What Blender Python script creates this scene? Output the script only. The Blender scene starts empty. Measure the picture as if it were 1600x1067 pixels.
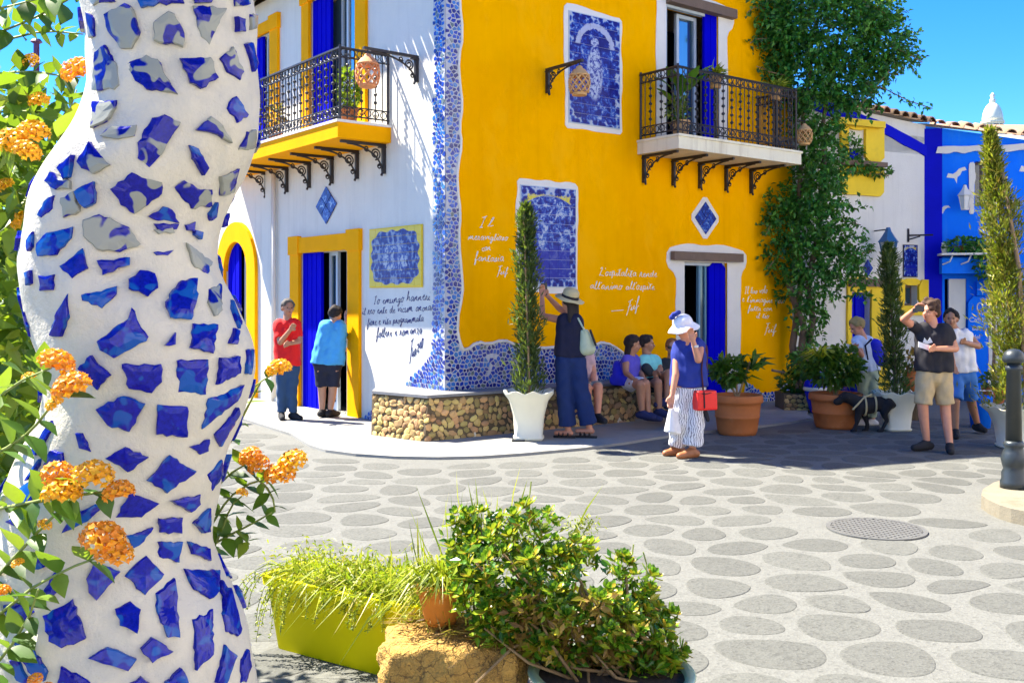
import bpy, bmesh, math, random
import numpy as np
from mathutils import Vector, Matrix
from mathutils.geometry import tessellate_polygon
random.seed(7); rng = np.random.default_rng(7)
SC = bpy.context.scene
COL = SC.collection
R = math.radians
# ------------------------------------------------------------------ camera, sky, sun, exposure
F, CX, HZ, HC = 1560.0, 800.0, 465.0, 1.72          # focal length in pixels of the 1600 px photograph, centre, horizon, eye height
cam = bpy.data.objects.new('camera', bpy.data.cameras.new('camera')); COL.objects.link(cam)
cam.location = (0, 0, HC); cam.rotation_euler = (R(90), 0, 0)
cam.data.sensor_width = 36; cam.data.lens = 36 * F / 1600
cam.data.shift_y = -(533.5 - HZ) / 1600
cam.data.clip_start = 0.05; cam.data.clip_end = 2000
SC.camera = cam
SUN_EL, SUN_H = R(54), Vector((-0.9, 0.436, 0)).normalized()    # towards the sun
w = bpy.data.worlds.new('World'); SC.world = w; w.use_nodes = True
nt = w.node_tree; nt.nodes.clear()
sky = nt.nodes.new('ShaderNodeTexSky'); sky.sky_type = 'NISHITA'; sky.sun_disc = False
sky.sun_elevation = SUN_EL; sky.sun_rotation = math.atan2(SUN_H.x, SUN_H.y)
sky.altitude = 3200; sky.air_density = 1.0; sky.dust_density = 0.1; sky.ozone_density = 6.0
hs = nt.nodes.new('ShaderNodeHueSaturation'); hs.inputs['Saturation'].default_value = 1.27; hs.inputs['Hue'].default_value = 0.508; hs.inputs['Value'].default_value = 1.0
bgn = nt.nodes.new('ShaderNodeBackground'); bgn.inputs['Strength'].default_value = 0.088
wo = nt.nodes.new('ShaderNodeOutputWorld')
nt.links.new(sky.outputs[0], hs.inputs['Color']); nt.links.new(hs.outputs[0], bgn.inputs['Color']); nt.links.new(bgn.outputs[0], wo.inputs['Surface'])
sl = bpy.data.lights.new('sun', 'SUN'); sl.energy = 4.2; sl.angle = R(0.55); sl.color = (1.0, 0.92, 0.78)
so = bpy.data.objects.new('sun', sl); COL.objects.link(so)
sd = Vector((SUN_H.x * math.cos(SUN_EL), SUN_H.y * math.cos(SUN_EL), math.sin(SUN_EL)))
so.rotation_euler = sd.to_track_quat('Z', 'Y').to_euler(); so.location = sd * 60
SC.view_settings.view_transform = 'Standard'; SC.view_settings.look = 'None'
SC.view_settings.exposure = 2.25; SC.view_settings.gamma = 1; SC.view_settings.use_curve_mapping = False
SC.cycles.max_bounces = 8; SC.cycles.diffuse_bounces = 5; SC.cycles.use_denoising = True
SC.cycles.caustics_reflective = False; SC.cycles.caustics_refractive = False
# ------------------------------------------------------------------ materials
def N(t, ty, **k):
    n = t.nodes.new(ty)
    for a, v in k.items(): setattr(n, a, v)
    return n
def ramp(t, fac, stops, interp='LINEAR'):
    r = N(t, 'ShaderNodeValToRGB'); r.color_ramp.interpolation = interp
    e = r.color_ramp.elements
    while len(e) < len(stops): e.new(0.5)
    for i, (p, c) in enumerate(stops): e[i].position = p; e[i].color = (*c, 1)
    t.links.new(fac, r.inputs[0]); return r.outputs[0]
def mixc(t, fac, a, b, blend='MIX'):
    m = N(t, 'ShaderNodeMix', data_type='RGBA', blend_type=blend)
    for s, v in ((m.inputs[0], fac), (m.inputs[6], a), (m.inputs[7], b)):
        if hasattr(v, 'is_linked'): t.links.new(v, s)
        elif isinstance(v, (int, float)): s.default_value = v
        else: s.default_value = (*v, 1)
    return m.outputs[2]
def mth(t, op, a, b=0.0, c=0.0):
    m = N(t, 'ShaderNodeMath', operation=op)
    for s, v in zip(m.inputs, (a, b, c)):
        if hasattr(v, 'is_linked'): t.links.new(v, s)
        else: s.default_value = v
    return m.outputs[0]
def noise(t, scale, detail=4, rough=0.6, co=None, dist=0.0):
    n = N(t, 'ShaderNodeTexNoise'); n.inputs['Scale'].default_value = scale; n.inputs['Detail'].default_value = detail
    n.inputs['Roughness'].default_value = rough; n.inputs['Distortion'].default_value = dist
    if co is not None: t.links.new(co, n.inputs['Vector'])
    return n.outputs[0]
def coords(t, kind='Object', ob=None):
    n = N(t, 'ShaderNodeTexCoord')
    if ob is not None: n.object = ob
    return n.outputs[kind]
def newmat(name):
    m = bpy.data.materials.new(name); m.use_nodes = True
    t = m.node_tree; b = t.nodes['Principled BSDF']
    return m, t, b
def bump(t, b, h, strength=0.3, dist=0.01):
    n = N(t, 'ShaderNodeBump'); n.inputs['Strength'].default_value = strength; n.inputs['Distance'].default_value = dist
    t.links.new(h, n.inputs['Height']); t.links.new(n.outputs[0], b.inputs['Normal'])
def crack(m, scale, width, c):
    t = m.node_tree; b = t.nodes['Principled BSDF']; v = N(t, 'ShaderNodeTexVoronoi', feature='DISTANCE_TO_EDGE'); v.inputs['Scale'].default_value = scale
    p = N(t, 'ShaderNodeNewGeometry').outputs['Position']; o = N(t, 'ShaderNodeVectorMath', operation='ADD'); n = N(t, 'ShaderNodeTexNoise'); n.inputs['Scale'].default_value = scale * 1.7; t.links.new(p, n.inputs['Vector']); t.links.new(p, o.inputs[0])
    s_ = N(t, 'ShaderNodeVectorMath', operation='SCALE'); s_.inputs['Scale'].default_value = 0.9 / scale; t.links.new(n.outputs['Color'], s_.inputs[0]); t.links.new(s_.outputs[0], o.inputs[1]); t.links.new(o.outputs[0], v.inputs['Vector'])
    old = b.inputs['Base Color'].links[0].from_socket; t.links.new(mixc(t, ramp(t, v.outputs['Distance'], [(0.0, (1, 1, 1)), (width, (0, 0, 0))]), old, c), b.inputs['Base Color'])
def mat(name, c, rough=0.7, vary=0.12, scale=6, fine=60, bmp=0.2, bd=0.006, dirt=None, rnd=0.0, isl=0.0, metal=0.0, spec=None, pos=True):
    """Base colour broken by two noises (large wear, fine grain), optional stain colour, random tint per object or island."""
    m, t, b = newmat(name)
    g = N(t, 'ShaderNodeNewGeometry')
    co = g.outputs['Position'] if pos else coords(t)
    n1 = noise(t, scale, 5, 0.65, co); n2 = noise(t, fine, 3, 0.7, co)
    lo = tuple(x * (1 - vary) for x in c); hi = tuple(min(1, x * (1 + vary)) for x in c)
    col = ramp(t, n1, [(0.3, lo), (0.7, hi)])
    col = mixc(t, 0.6 * min(1, vary * 4), col, mixc(t, n2, lo, hi))
    if dirt:
        n3 = noise(t, scale * 0.45, 6, 0.75, co)
        f = ramp(t, n3, [(dirt[1], (0, 0, 0)), (dirt[1] + 0.18, (1, 1, 1))])
        col = mixc(t, mth(t, 'MULTIPLY', f, dirt[2]), col, dirt[0])
    if rnd or isl:
        src = N(t, 'ShaderNodeObjectInfo').outputs['Random'] if rnd else g.outputs['Random Per Island']
        a = rnd or isl
        v = mth(t, 'MULTIPLY_ADD', src, 2 * a, 1 - a)
        h = N(t, 'ShaderNodeHueSaturation'); t.links.new(v, h.inputs['Value']); t.links.new(col, h.inputs['Color'])
        t.links.new(mth(t, 'MULTIPLY_ADD', mth(t, 'FRACT', mth(t, 'MULTIPLY', src, 7.3)), a * 0.12, 0.5 - a * 0.06), h.inputs['Hue'])
        col = h.outputs[0]
    t.links.new(col, b.inputs['Base Color'])
    b.inputs['Roughness'].default_value = rough; b.inputs['Metallic'].default_value = metal
    if spec is not None: b.inputs['Specular IOR Level'].default_value = spec
    if bmp: bump(t, b, mth(t, 'ADD', n2, mth(t, 'MULTIPLY', n1, 0.8)), bmp, bd)
    return m
def leafmat(name, stops, isl=True, rough=0.45, trans=0.45):
    """Leaf: colour picked per leaf from a ramp, part of the light passing through."""
    m, t, b = newmat(name)
    src = N(t, 'ShaderNodeNewGeometry').outputs['Random Per Island'] if isl else N(t, 'ShaderNodeObjectInfo').outputs['Random']
    col = ramp(t, src, stops)
    n2 = noise(t, 60, 3, 0.6, N(t, 'ShaderNodeNewGeometry').outputs['Position'])
    col = mixc(t, 0.35, col, mixc(t, n2, (0.02, 0.04, 0.01), (0.6, 0.75, 0.2)), 'OVERLAY')
    t.links.new(col, b.inputs['Base Color']); b.inputs['Roughness'].default_value = rough
    tr = N(t, 'ShaderNodeBsdfTranslucent'); t.links.new(mixc(t, 0.5, col, (0.35, 0.5, 0.02)), tr.inputs['Color'])
    mx = N(t, 'ShaderNodeMixShader'); mx.inputs[0].default_value = trans
    out = t.nodes['Material Output']
    t.links.new(b.outputs[0], mx.inputs[1]); t.links.new(tr.outputs[0], mx.inputs[2]); t.links.new(mx.outputs[0], out.inputs['Surface'])
    return m
M = {}
M['white_plaster'] = mat('white_plaster', (0.70, 0.68, 0.61), 0.85, 0.05, 1.5, 40, 0.35, 0.01, ((0.58, 0.565, 0.52), 0.56, 0.4), spec=0.1)
M['yellow_plaster'] = mat('yellow_plaster', (0.96, 0.43, 0.0), 0.8, 0.04, 1.3, 45, 0.35, 0.008, ((0.90, 0.36, 0.0), 0.5, 0.5), spec=0.0)
def streaks(m, c, amount, sx=5.0, sz=0.35):
    t = m.node_tree; b = t.nodes['Principled BSDF']; mp = N(t, 'ShaderNodeMapping'); mp.inputs['Scale'].default_value = (sx, sx, sz)
    t.links.new(N(t, 'ShaderNodeNewGeometry').outputs['Position'], mp.inputs['Vector']); n = noise(t, 1.0, 7, 0.72, mp.outputs[0]); old = b.inputs['Base Color'].links[0].from_socket
    t.links.new(mixc(t, mth(t, 'MULTIPLY', ramp(t, n, [(0.50, (0, 0, 0)), (0.72, (1, 1, 1))]), amount), old, c), b.inputs['Base Color'])
streaks(M['white_plaster'], (0.48, 0.46, 0.42), 0.35); streaks(M['yellow_plaster'], (0.80, 0.32, 0.0), 0.4); streaks(M['yellow_plaster'], (0.96, 0.50, 0.02), 0.3, 2.0, 1.1)
M['yellow_paint'] = mat('yellow_paint', (0.94, 0.40, 0.0), 0.7, 0.06, 3, 50, 0.25, 0.006, ((0.78, 0.33, 0.005), 0.55, 0.5), spec=0.05)
M['lemon_paint'] = mat('lemon_paint', (0.85, 0.58, 0.01), 0.7, 0.08, 3, 50, 0.25, 0.006, ((0.6, 0.4, 0.02), 0.55, 0.5))
M['blue_paint'] = mat('blue_paint', (0.000, 0.000, 0.50), 0.75, 0.10, 2, 60, 0.12, 0.004, spec=0.05)
M['blue_wall'] = mat('blue_wall', (0.001, 0.17, 0.95), 0.85, 0.14, 1.2, 40, 0.35, 0.01, ((0.01, 0.22, 0.92), 0.5, 0.5), spec=0.2)
M['deep_blue_wall'] = mat('deep_blue_wall', (0.001, 0.004, 0.50), 0.85, 0.12, 2, 40, 0.3, 0.01, spec=0.2)
M['border_white'] = mat('border_white', (0.74, 0.70, 0.62), 0.85, 0.05, 3, 50, 0.4, 0.008)
M['cream_stucco'] = mat('cream_stucco', (0.78, 0.72, 0.52), 0.85, 0.06, 2, 50, 0.3, 0.008, ((0.6, 0.5, 0.33), 0.56, 0.5))
M['iron'] = mat('iron', (0.022, 0.018, 0.018), 0.5, 0.3, 14, 90, 0.2, 0.003, ((0.10, 0.05, 0.025), 0.56, 0.6))
M['wood'] = mat('wood', (0.16, 0.105, 0.07), 0.8, 0.3, 9, 70, 0.5, 0.008)
M['grey_frame'] = mat('grey_frame', (0.45, 0.52, 0.58), 0.5, 0.06, 4, 40, 0.1)
M['teal_frame'] = mat('teal_frame', (0.10, 0.23, 0.33), 0.5, 0.1, 4, 40, 0.1)
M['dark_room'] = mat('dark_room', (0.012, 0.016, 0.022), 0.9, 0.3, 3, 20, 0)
M['curtain'] = mat('curtain', (0.06, 0.14, 0.22), 0.8, 0.25, 6, 40, 0.1)
m, t, b = newmat('glass'); b.inputs['Base Color'].default_value = (0.03, 0.07, 0.10, 1); b.inputs['Roughness'].default_value = 0.06; b.inputs['Specular IOR Level'].default_value = 0.8
b.inputs['Transmission Weight'].default_value = 0.35; M['glass'] = m
M['terracotta'] = mat('terracotta', (0.46, 0.15, 0.045), 0.8, 0.15, 5, 60, 0.3, 0.006, ((0.55, 0.28, 0.13), 0.56, 0.5), spec=0.2)
M['orange_terracotta'] = mat('orange_terracotta', (0.66, 0.26, 0.10), 0.8, 0.12, 8, 60, 0.2, 0.004)
M['pale_terracotta'] = mat('pale_terracotta', (0.62, 0.36, 0.14), 0.8, 0.12, 8, 60, 0.2, 0.004)
M['roof_tile'] = mat('roof_tile', (0.36, 0.22, 0.13), 0.85, 0.25, 4, 40, 0.3, 0.01, ((0.10, 0.09, 0.07), 0.5, 0.7), rnd=0.3)
streaks(M['blue_wall'], (0.03, 0.24, 0.8), 0.6, 4, .5); streaks(M['cream_stucco'], (0.42, 0.33, 0.2), 0.6)
M['white_ceramic'] = mat('white_ceramic', (0.76, 0.73, 0.55), 0.6, 0.05, 4, 50, 0.15, 0.004, ((0.5, 0.5, 0.38), 0.58, 0.5))
M['bark'] = mat('bark', (0.16, 0.11, 0.07), 0.9, 0.3, 12, 60, 0.7, 0.01)
M['soil'] = mat('soil', (0.05, 0.035, 0.025), 0.95, 0.3, 20, 90, 0.6, 0.01)
# plaza: pale washed aggregate with darker flush slabs
def aggregate(name, c, sp, dark, rnd=0.0, var=0.10):
    m, t, b = newmat(name)
    g = N(t, 'ShaderNodeNewGeometry'); p = g.outputs['Position']
    v = N(t, 'ShaderNodeTexVoronoi'); v.inputs['Scale'].default_value = sp; t.links.new(p, v.inputs['Vector'])
    n1 = noise(t, 0.9, 5, 0.6, p); n2 = noise(t, 95, 2, 0.6, p); n3 = noise(t, 7, 4, 0.65, p)
    hsv = N(t, 'ShaderNodeSeparateColor', mode='HSV'); t.links.new(v.outputs['Color'], hsv.inputs[0])
    col = mixc(t, hsv.outputs[2], tuple(x * dark for x in c), tuple(min(1, x * (2 - dark)) for x in c))
    col = mixc(t, ramp(t, n1, [(0.35, (0, 0, 0)), (0.7, (1, 1, 1))]), col, tuple(x * (1 - 2 * var) for x in c), 'MIX') if False else col
    col = mixc(t, 0.32, col, ramp(t, n1, [(0.3, tuple(x * (1 - var) for x in c)), (0.7, tuple(x * (1 + var) for x in c))]))
    col = mixc(t, 0.28, col, ramp(t, n3, [(0.35, tuple(x * (0.72) for x in c)), (0.65, tuple(x * 1.15 for x in c))]))
    n4 = noise(t, 0.33, 6, 0.7, p); st_ = mth(t, 'MULTIPLY', ramp(t, n4, [(0.52, (0, 0, 0)), (0.68, (1, 1, 1))]), 0.35)
    col = mixc(t, st_, col, tuple(x * 0.62 for x in c))
    if rnd:
        h = N(t, 'ShaderNodeHueSaturation'); t.links.new(mth(t, 'MULTIPLY_ADD', N(t, 'ShaderNodeObjectInfo').outputs['Random'], 2 * rnd, 1 - rnd), h.inputs['Value'])
        t.links.new(col, h.inputs['Color']); col = h.outputs[0]
    t.links.new(col, b.inputs['Base Color']); b.inputs['Roughness'].default_value = 0.9
    bump(t, b, mth(t, 'ADD', v.outputs['Distance'], n2), 0.35, 0.006)
    return m
M['plaza'] = aggregate('plaza', (0.122, 0.124, 0.111), 62, 0.55)
M['slab'] = aggregate('slab', (0.081, 0.083, 0.073), 70, 0.35, 0.10, 0.14)
M['pavement'] = mat('pavement', (0.27, 0.265, 0.24), 0.9, 0.08, 2, 60, 0.3, 0.005, ((0.15, 0.145, 0.13), 0.52, 0.6))
# mosaic tesserae
def tessera(name, stops, rough=0.25):
    m, t, b = newmat(name)
    g = N(t, 'ShaderNodeNewGeometry')
    n = noise(t, 2.2, 2, 0.5, g.outputs['Position'])
    f = mth(t, 'ADD', mth(t, 'MULTIPLY', g.outputs['Random Per Island'], 0.8), mth(t, 'MULTIPLY_ADD', n, 0.8, -0.28))
    t.links.new(ramp(t, f, stops), b.inputs['Base Color']); b.inputs['Roughness'].default_value = rough
    return m
M['tessera'] = tessera('tessera', [(0.0, (0.004, 0.006, 0.10)), (0.3, (0.006, 0.016, 0.22)), (0.55, (0.01, 0.05, 0.42)), (0.78, (0.04, 0.20, 0.55)), (0.9, (0.10, 0.14, 0.12)), (1.0, (0.5, 0.53, 0.6))])
M['mortar'] = mat('mortar', (0.50, 0.50, 0.52), 0.9, 0.08, 5, 60, 0.3, 0.005)
# hand painted tile fragments on the column
def shard(name, base, paint, lo, hi, sc):
    m, t, b = newmat(name)
    oi = N(t, 'ShaderNodeObjectInfo').outputs['Random']
    co = N(t, 'ShaderNodeNewGeometry').outputs['Position']
    off = N(t, 'ShaderNodeVectorMath', operation='ADD'); t.links.new(co, off.inputs[0])
    cmb = N(t, 'ShaderNodeCombineXYZ'); t.links.new(mth(t, 'MULTIPLY', oi, 37.0), cmb.inputs[0]); t.links.new(cmb.outputs[0], off.inputs[1])
    n = noise(t, sc, 1.5, 0.4, off.outputs[0], 0.5)
    k = mth(t, 'ADD', n, mth(t, 'MULTIPLY_ADD', oi, 0.20, -0.10))
    f = ramp(t, k, [(lo, (0, 0, 0)), (hi, (1, 1, 1))])
    n2 = noise(t, 130, 3, 0.7, off.outputs[0])
    c2 = mixc(t, ramp(t, n2, [(0.35, (0, 0, 0)), (0.75, (1, 1, 1))]), paint, tuple(min(1, x * 1.9 + 0.004) for x in paint))
    t.links.new(mixc(t, f, base, c2), b.inputs['Base Color']); b.inputs['Roughness'].default_value = 0.16; b.inputs['Specular IOR Level'].default_value = 0.3
    bump(t, b, noise(t, 40, 2, 0.5, off.outputs[0]), 0.12, 0.004)
    return m
M['shard_blue'] = shard('shard_blue', (0.006, 0.075, 0.34), (0.001, 0.003, 0.20), 0.40, 0.46, 30)
M['shard_white'] = shard('shard_white', (0.27, 0.28, 0.235), (0.001, 0.002, 0.17), 0.51, 0.54, 24)
M['grout'] = mat('grout', (0.60, 0.55, 0.43), 0.6, 0.06, 9, 70, 0.5, 0.006, ((0.46, 0.44, 0.37), 0.50, 0.7))
streaks(M['grout'], (0.40, 0.40, 0.36), 0.5, 16, 5)
# stones
M['yellow_stone'] = mat('yellow_stone', (0.50, 0.33, 0.12), 0.9, 0.25, 14, 80, 0.5, 0.006, rnd=0.45)
M['stone_mix'] = mat('stone_mix', (0.40, 0.28, 0.13), 0.9, 0.25, 14, 80, 0.5, 0.006, isl=0.45)
M['stone_mortar'] = mat('stone_mortar', (0.12, 0.085, 0.045), 0.95, 0.25, 16, 80, 0.5, 0.006)
M['stump'] = mat('stump', (0.52, 0.30, 0.07), 0.95, 0.35, 11, 45, 1.0, 0.03, ((0.16, 0.08, 0.025), 0.50, 0.8))
crack(M['stump'], 13, 0.035, (0.16, 0.09, 0.03))
M['pale_star'] = mat('pale_star', (0.68, 0.62, 0.46), 0.8, 0.1, 12, 60, 0.3)
M['lime_plastic'] = mat('lime_plastic', (0.90, 0.80, 0.004), 0.6, 0.06, 3, 50, 0.1, 0.003, ((0.75, 0.62, 0.02), 0.6, 0.5), spec=0.1)
M['orange_clay'] = mat('orange_clay', (0.72, 0.25, 0.03), 0.75, 0.12, 9, 70, 0.25, 0.004, ((0.45, 0.17, 0.06), 0.56, 0.6))
M['celadon'] = mat('celadon', (0.34, 0.46, 0.30), 0.25, 0.15, 6, 50, 0.1, 0.003, ((0.1, 0.2, 0.15), 0.55, 0.5))
M['cobalt_glaze'] = mat('cobalt_glaze', (0.004, 0.012, 0.5), 0.15, 0.1, 5, 40, 0.05)
M['bollard'] = mat('bollard', (0.035, 0.045, 0.05), 0.4, 0.2, 8, 70, 0.15, 0.003, ((0.12, 0.12, 0.1), 0.58, 0.4), metal=0.3)
# leaves
G1 = [(0.0, (0.015, 0.05, 0.008)), (0.4, (0.03, 0.11, 0.012)), (0.8, (0.06, 0.17, 0.02)), (1.0, (0.12, 0.22, 0.03))]
M['vine_leaf'] = leafmat('vine_leaf', [(0.0, (0.012, 0.07, 0.018)), (0.5, (0.03, 0.18, 0.03)), (0.8, (0.06, 0.29, 0.045)), (1.0, (0.18, 0.42, 0.07))], trans=0.35)
M['cypress_leaf'] = leafmat('cypress_leaf', [(0.0, (0.02, 0.045, 0.012)), (0.5, (0.05, 0.09, 0.025)), (0.85, (0.10, 0.15, 0.04)), (1.0, (0.20, 0.20, 0.07))], trans=0.3)
M['gold_cypress_leaf'] = leafmat('gold_cypress_leaf', [(0.0, (0.06, 0.08, 0.015)), (0.4, (0.16, 0.18, 0.02)), (0.75, (0.34, 0.30, 0.03)), (1.0, (0.42, 0.26, 0.05))], trans=0.35)
M['lantana_leaf'] = leafmat('lantana_leaf', [(0.0, (0.02, 0.07, 0.01)), (0.4, (0.06, 0.16, 0.015)), (0.75, (0.13, 0.24, 0.02)), (1.0, (0.25, 0.32, 0.03))], isl=False, rough=0.45, trans=0.38)
M['bush_leaf'] = leafmat('bush_leaf', [(0.0, (0.02, 0.06, 0.006)), (0.35, (0.07, 0.17, 0.012)), (0.7, (0.20, 0.29, 0.02)), (1.0, (0.40, 0.40, 0.04))])
M['jade_leaf'] = leafmat('jade_leaf', [(0.0, (0.02, 0.10, 0.012)), (0.32, (0.06, 0.21, 0.015)), (0.62, (0.18, 0.33, 0.02)), (0.86, (0.42, 0.46, 0.035)), (1.0, (0.52, 0.25, 0.04))], rough=0.3, trans=0.3)
M['dry_leaf'] = leafmat('dry_leaf', [(0.0, (0.14, 0.06, 0.02)), (0.6, (0.30, 0.15, 0.05)), (1.0, (0.45, 0.30, 0.08))], trans=0.3)
M['grass_leaf'] = leafmat('grass_leaf', [(0.0, (0.10, 0.16, 0.015)), (0.4, (0.36, 0.40, 0.015)), (0.8, (0.58, 0.55, 0.03)), (1.0, (0.40, 0.28, 0.06))], trans=0.4)
M['pot_leaf'] = leafmat('pot_leaf', G1)
M['flower_orange'] = leafmat('flower_orange', [(0.0, (0.85, 0.25, 0.003)), (0.5, (0.88, 0.31, 0.005)), (1.0, (0.92, 0.40, 0.01))], trans=0.25)
M['flower_yellow'] = leafmat('flower_yellow', [(0.0, (0.9, 0.38, 0.005)), (0.5, (0.9, 0.44, 0.008)), (1.0, (0.92, 0.52, 0.015))], trans=0.25)
M['stem'] = mat('stem', (0.20, 0.25, 0.05), 0.7, 0.2, 20, 80, 0.2, 0.002)
M['twig'] = mat('twig', (0.26, 0.17, 0.08), 0.85, 0.3, 20, 80, 0.4, 0.003)
M['ink_white'] = mat('ink_white', (0.85, 0.82, 0.70), 0.8, 0.03, 5, 50, 0)
M['ink_blue'] = mat('ink_blue', (0.02, 0.025, 0.16), 0.8, 0.05, 5, 50, 0)
def cloth(name, c, vary=0.15, rough=0.85):
    M[name] = mat(name, c, rough, vary, 10, 120, 0.25, 0.004); return M[name]
# ------------------------------------------------------------------ helpers
MW = {}                                             # world matrix of every object (no depsgraph needed)
def link(o, m, parent=None):
    COL.objects.link(o); MW[o.name] = m
    if parent is not None:
        o.parent = parent; o.matrix_basis = MW[parent.name].inverted() @ m
    else: o.matrix_basis = m
    return o
def tag(o, label=None, cat=None, group=None, kind=None):
    for k, v in (('label', label), ('category', cat), ('group', group), ('kind', kind)):
        if v: o[k] = v
    return o
def thing(name, label, cat, loc=(0, 0, 0), rz=0.0, group=None):
    o = bpy.data.objects.new(name, None); o.empty_display_size = 0.1
    link(o, Matrix.Translation(loc) @ Matrix.Rotation(rz, 4, 'Z'))
    return tag(o, label, cat, group)
def mesh_of(name, V, Fc, m, smooth=False):
    me = bpy.data.meshes.new(name)
    V = np.asarray(V, dtype=np.float64).reshape(-1, 3)
    me.from_pydata(V.tolist(), [], Fc.tolist() if isinstance(Fc, np.ndarray) else Fc)
    me.materials.append(m if not isinstance(m, str) else M[m])
    if smooth: me.polygons.foreach_set('use_smooth', np.ones(len(me.polygons), dtype=bool))
    me.update(); return me
def mk(name, V, Fc, m, parent=None, smooth=False, label=None, kind=None, local=False):
    """One mesh object from world (or, local=True, parent-space) coordinates."""
    V = np.asarray(V, dtype=np.float64).reshape(-1, 3)
    if parent is not None:
        mw = MW[parent.name]
        if not local:
            inv = np.array(mw.inverted()); V = V @ inv[:3, :3].T + inv[:3, 3]
    else:
        c = np.array([(V[:, 0].min() + V[:, 0].max()) / 2, (V[:, 1].min() + V[:, 1].max()) / 2, V[:, 2].min()])
        V = V - c; mw = Matrix.Translation(c.tolist())
    o = bpy.data.objects.new(name, mesh_of(name, V, Fc, m, smooth))
    link(o, mw, parent); return tag(o, label, kind=kind)
def inst(name, me, parent, m, label=None):
    o = bpy.data.objects.new(name, me); link(o, m, parent); return tag(o, label)
class MB:
    def __init__(s): s.v = []; s.f = []
    def add(s, V, Fc):
        b = len(s.v); s.v.extend([tuple(map(float, p)) for p in V]); s.f.extend([[i + b for i in q] for q in Fc]); return s
    def hexa(s, p):                                  # 8 corners: bottom ring 0-3, top ring 4-7
        return s.add(p, [[3, 2, 1, 0], [4, 5, 6, 7], [0, 1, 5, 4], [1, 2, 6, 5], [2, 3, 7, 6], [3, 0, 4, 7]])
    def box(s, x0, x1, y0, y1, z0, z1):
        return s.hexa([(x0, y0, z0), (x1, y0, z0), (x1, y1, z0), (x0, y1, z0), (x0, y0, z1), (x1, y0, z1), (x1, y1, z1), (x0, y1, z1)])
    def tube(s, pts, r, n=6, cap=True):
        pts = [Vector(p) for p in pts]; k = len(pts); rs = r if isinstance(r, (list, tuple)) else [r] * k
        b = len(s.v); ref = None
        for i, p in enumerate(pts):
            d = (pts[min(i + 1, k - 1)] - pts[max(i - 1, 0)]).normalized()
            if ref is None: ref = Vector((0, 0, 1)) if abs(d.z) < 0.9 else Vector((1, 0, 0))
            x = d.cross(ref).normalized(); y = d.cross(x).normalized(); ref = y.cross(d) if False else ref
            for j in range(n):
                a = 2 * math.pi * j / n; q = p + (x * math.cos(a) + y * math.sin(a)) * rs[i]; s.v.append(tuple(q))
        for i in range(k - 1):
            for j in range(n):
                j2 = (j + 1) % n; s.f.append([b + i * n + j, b + i * n + j2, b + (i + 1) * n + j2, b + (i + 1) * n + j])
        if cap: s.f.append([b + j for j in range(n)][::-1]); s.f.append([b + (k - 1) * n + j for j in range(n)])
        return s
    def lathe(s, prof, n=24, c=(0, 0, 0), cap=True, sq=None):
        b = len(s.v); k = len(prof)
        for r, z in prof:
            for j in range(n):
                a = 2 * math.pi * j / n; ca, sa = math.cos(a), math.sin(a); rr = r
                if sq: q = max(abs(ca), abs(sa)); rr = r * ((1 - sq) + sq / q)
                s.v.append((c[0] + rr * ca, c[1] + rr * sa, c[2] + z))
        for i in range(k - 1):
            for j in range(n):
                j2 = (j + 1) % n; s.f.append([b + i * n + j, b + i * n + j2, b + (i + 1) * n + j2, b + (i + 1) * n + j])
        if cap: s.f.append([b + j for j in range(n)][::-1]); s.f.append([b + (k - 1) * n + j for j in range(n)])
        return s
    def prism(s, poly, fr, d0, d1):                  # polygon (2D) extruded between depths; fr maps (x, z, depth) -> world
        n = len(poly); b = len(s.v)
        tri = tessellate_polygon([[Vector((p[0], p[1], 0)) for p in poly]])
        s.v.extend([tuple(fr(p[0], p[1], d0)) for p in poly] + [tuple(fr(p[0], p[1], d1)) for p in poly])
        for t_ in tri: s.f.append([b + n + i for i in t_]); s.f.append([b + i for i in t_][::-1])
        for i in range(n): j = (i + 1) % n; s.f.append([b + i, b + j, b + n + j, b + n + i])
        return s
    def build(s, name, m, parent=None, smooth=False, label=None, kind=None, local=False):
        o = mk(name, s.v, s.f, m, parent, smooth, label, kind, local)
        bm = bmesh.new(); bm.from_mesh(o.data); bmesh.ops.recalc_face_normals(bm, faces=bm.faces); bm.to_mesh(o.data); bm.free()
        return o
    def mesh(s, name, m, smooth=False): return mesh_of(name, s.v, s.f, m, smooth)
def at(px, py, Y): return Vector(((px - CX) / F * Y, Y, HC - (py - HZ) / F * Y))      # photo pixel + real distance -> place
def ground(px, py, z=0.0): return at(px, py, (HC - z) * F / (py - HZ))
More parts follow.
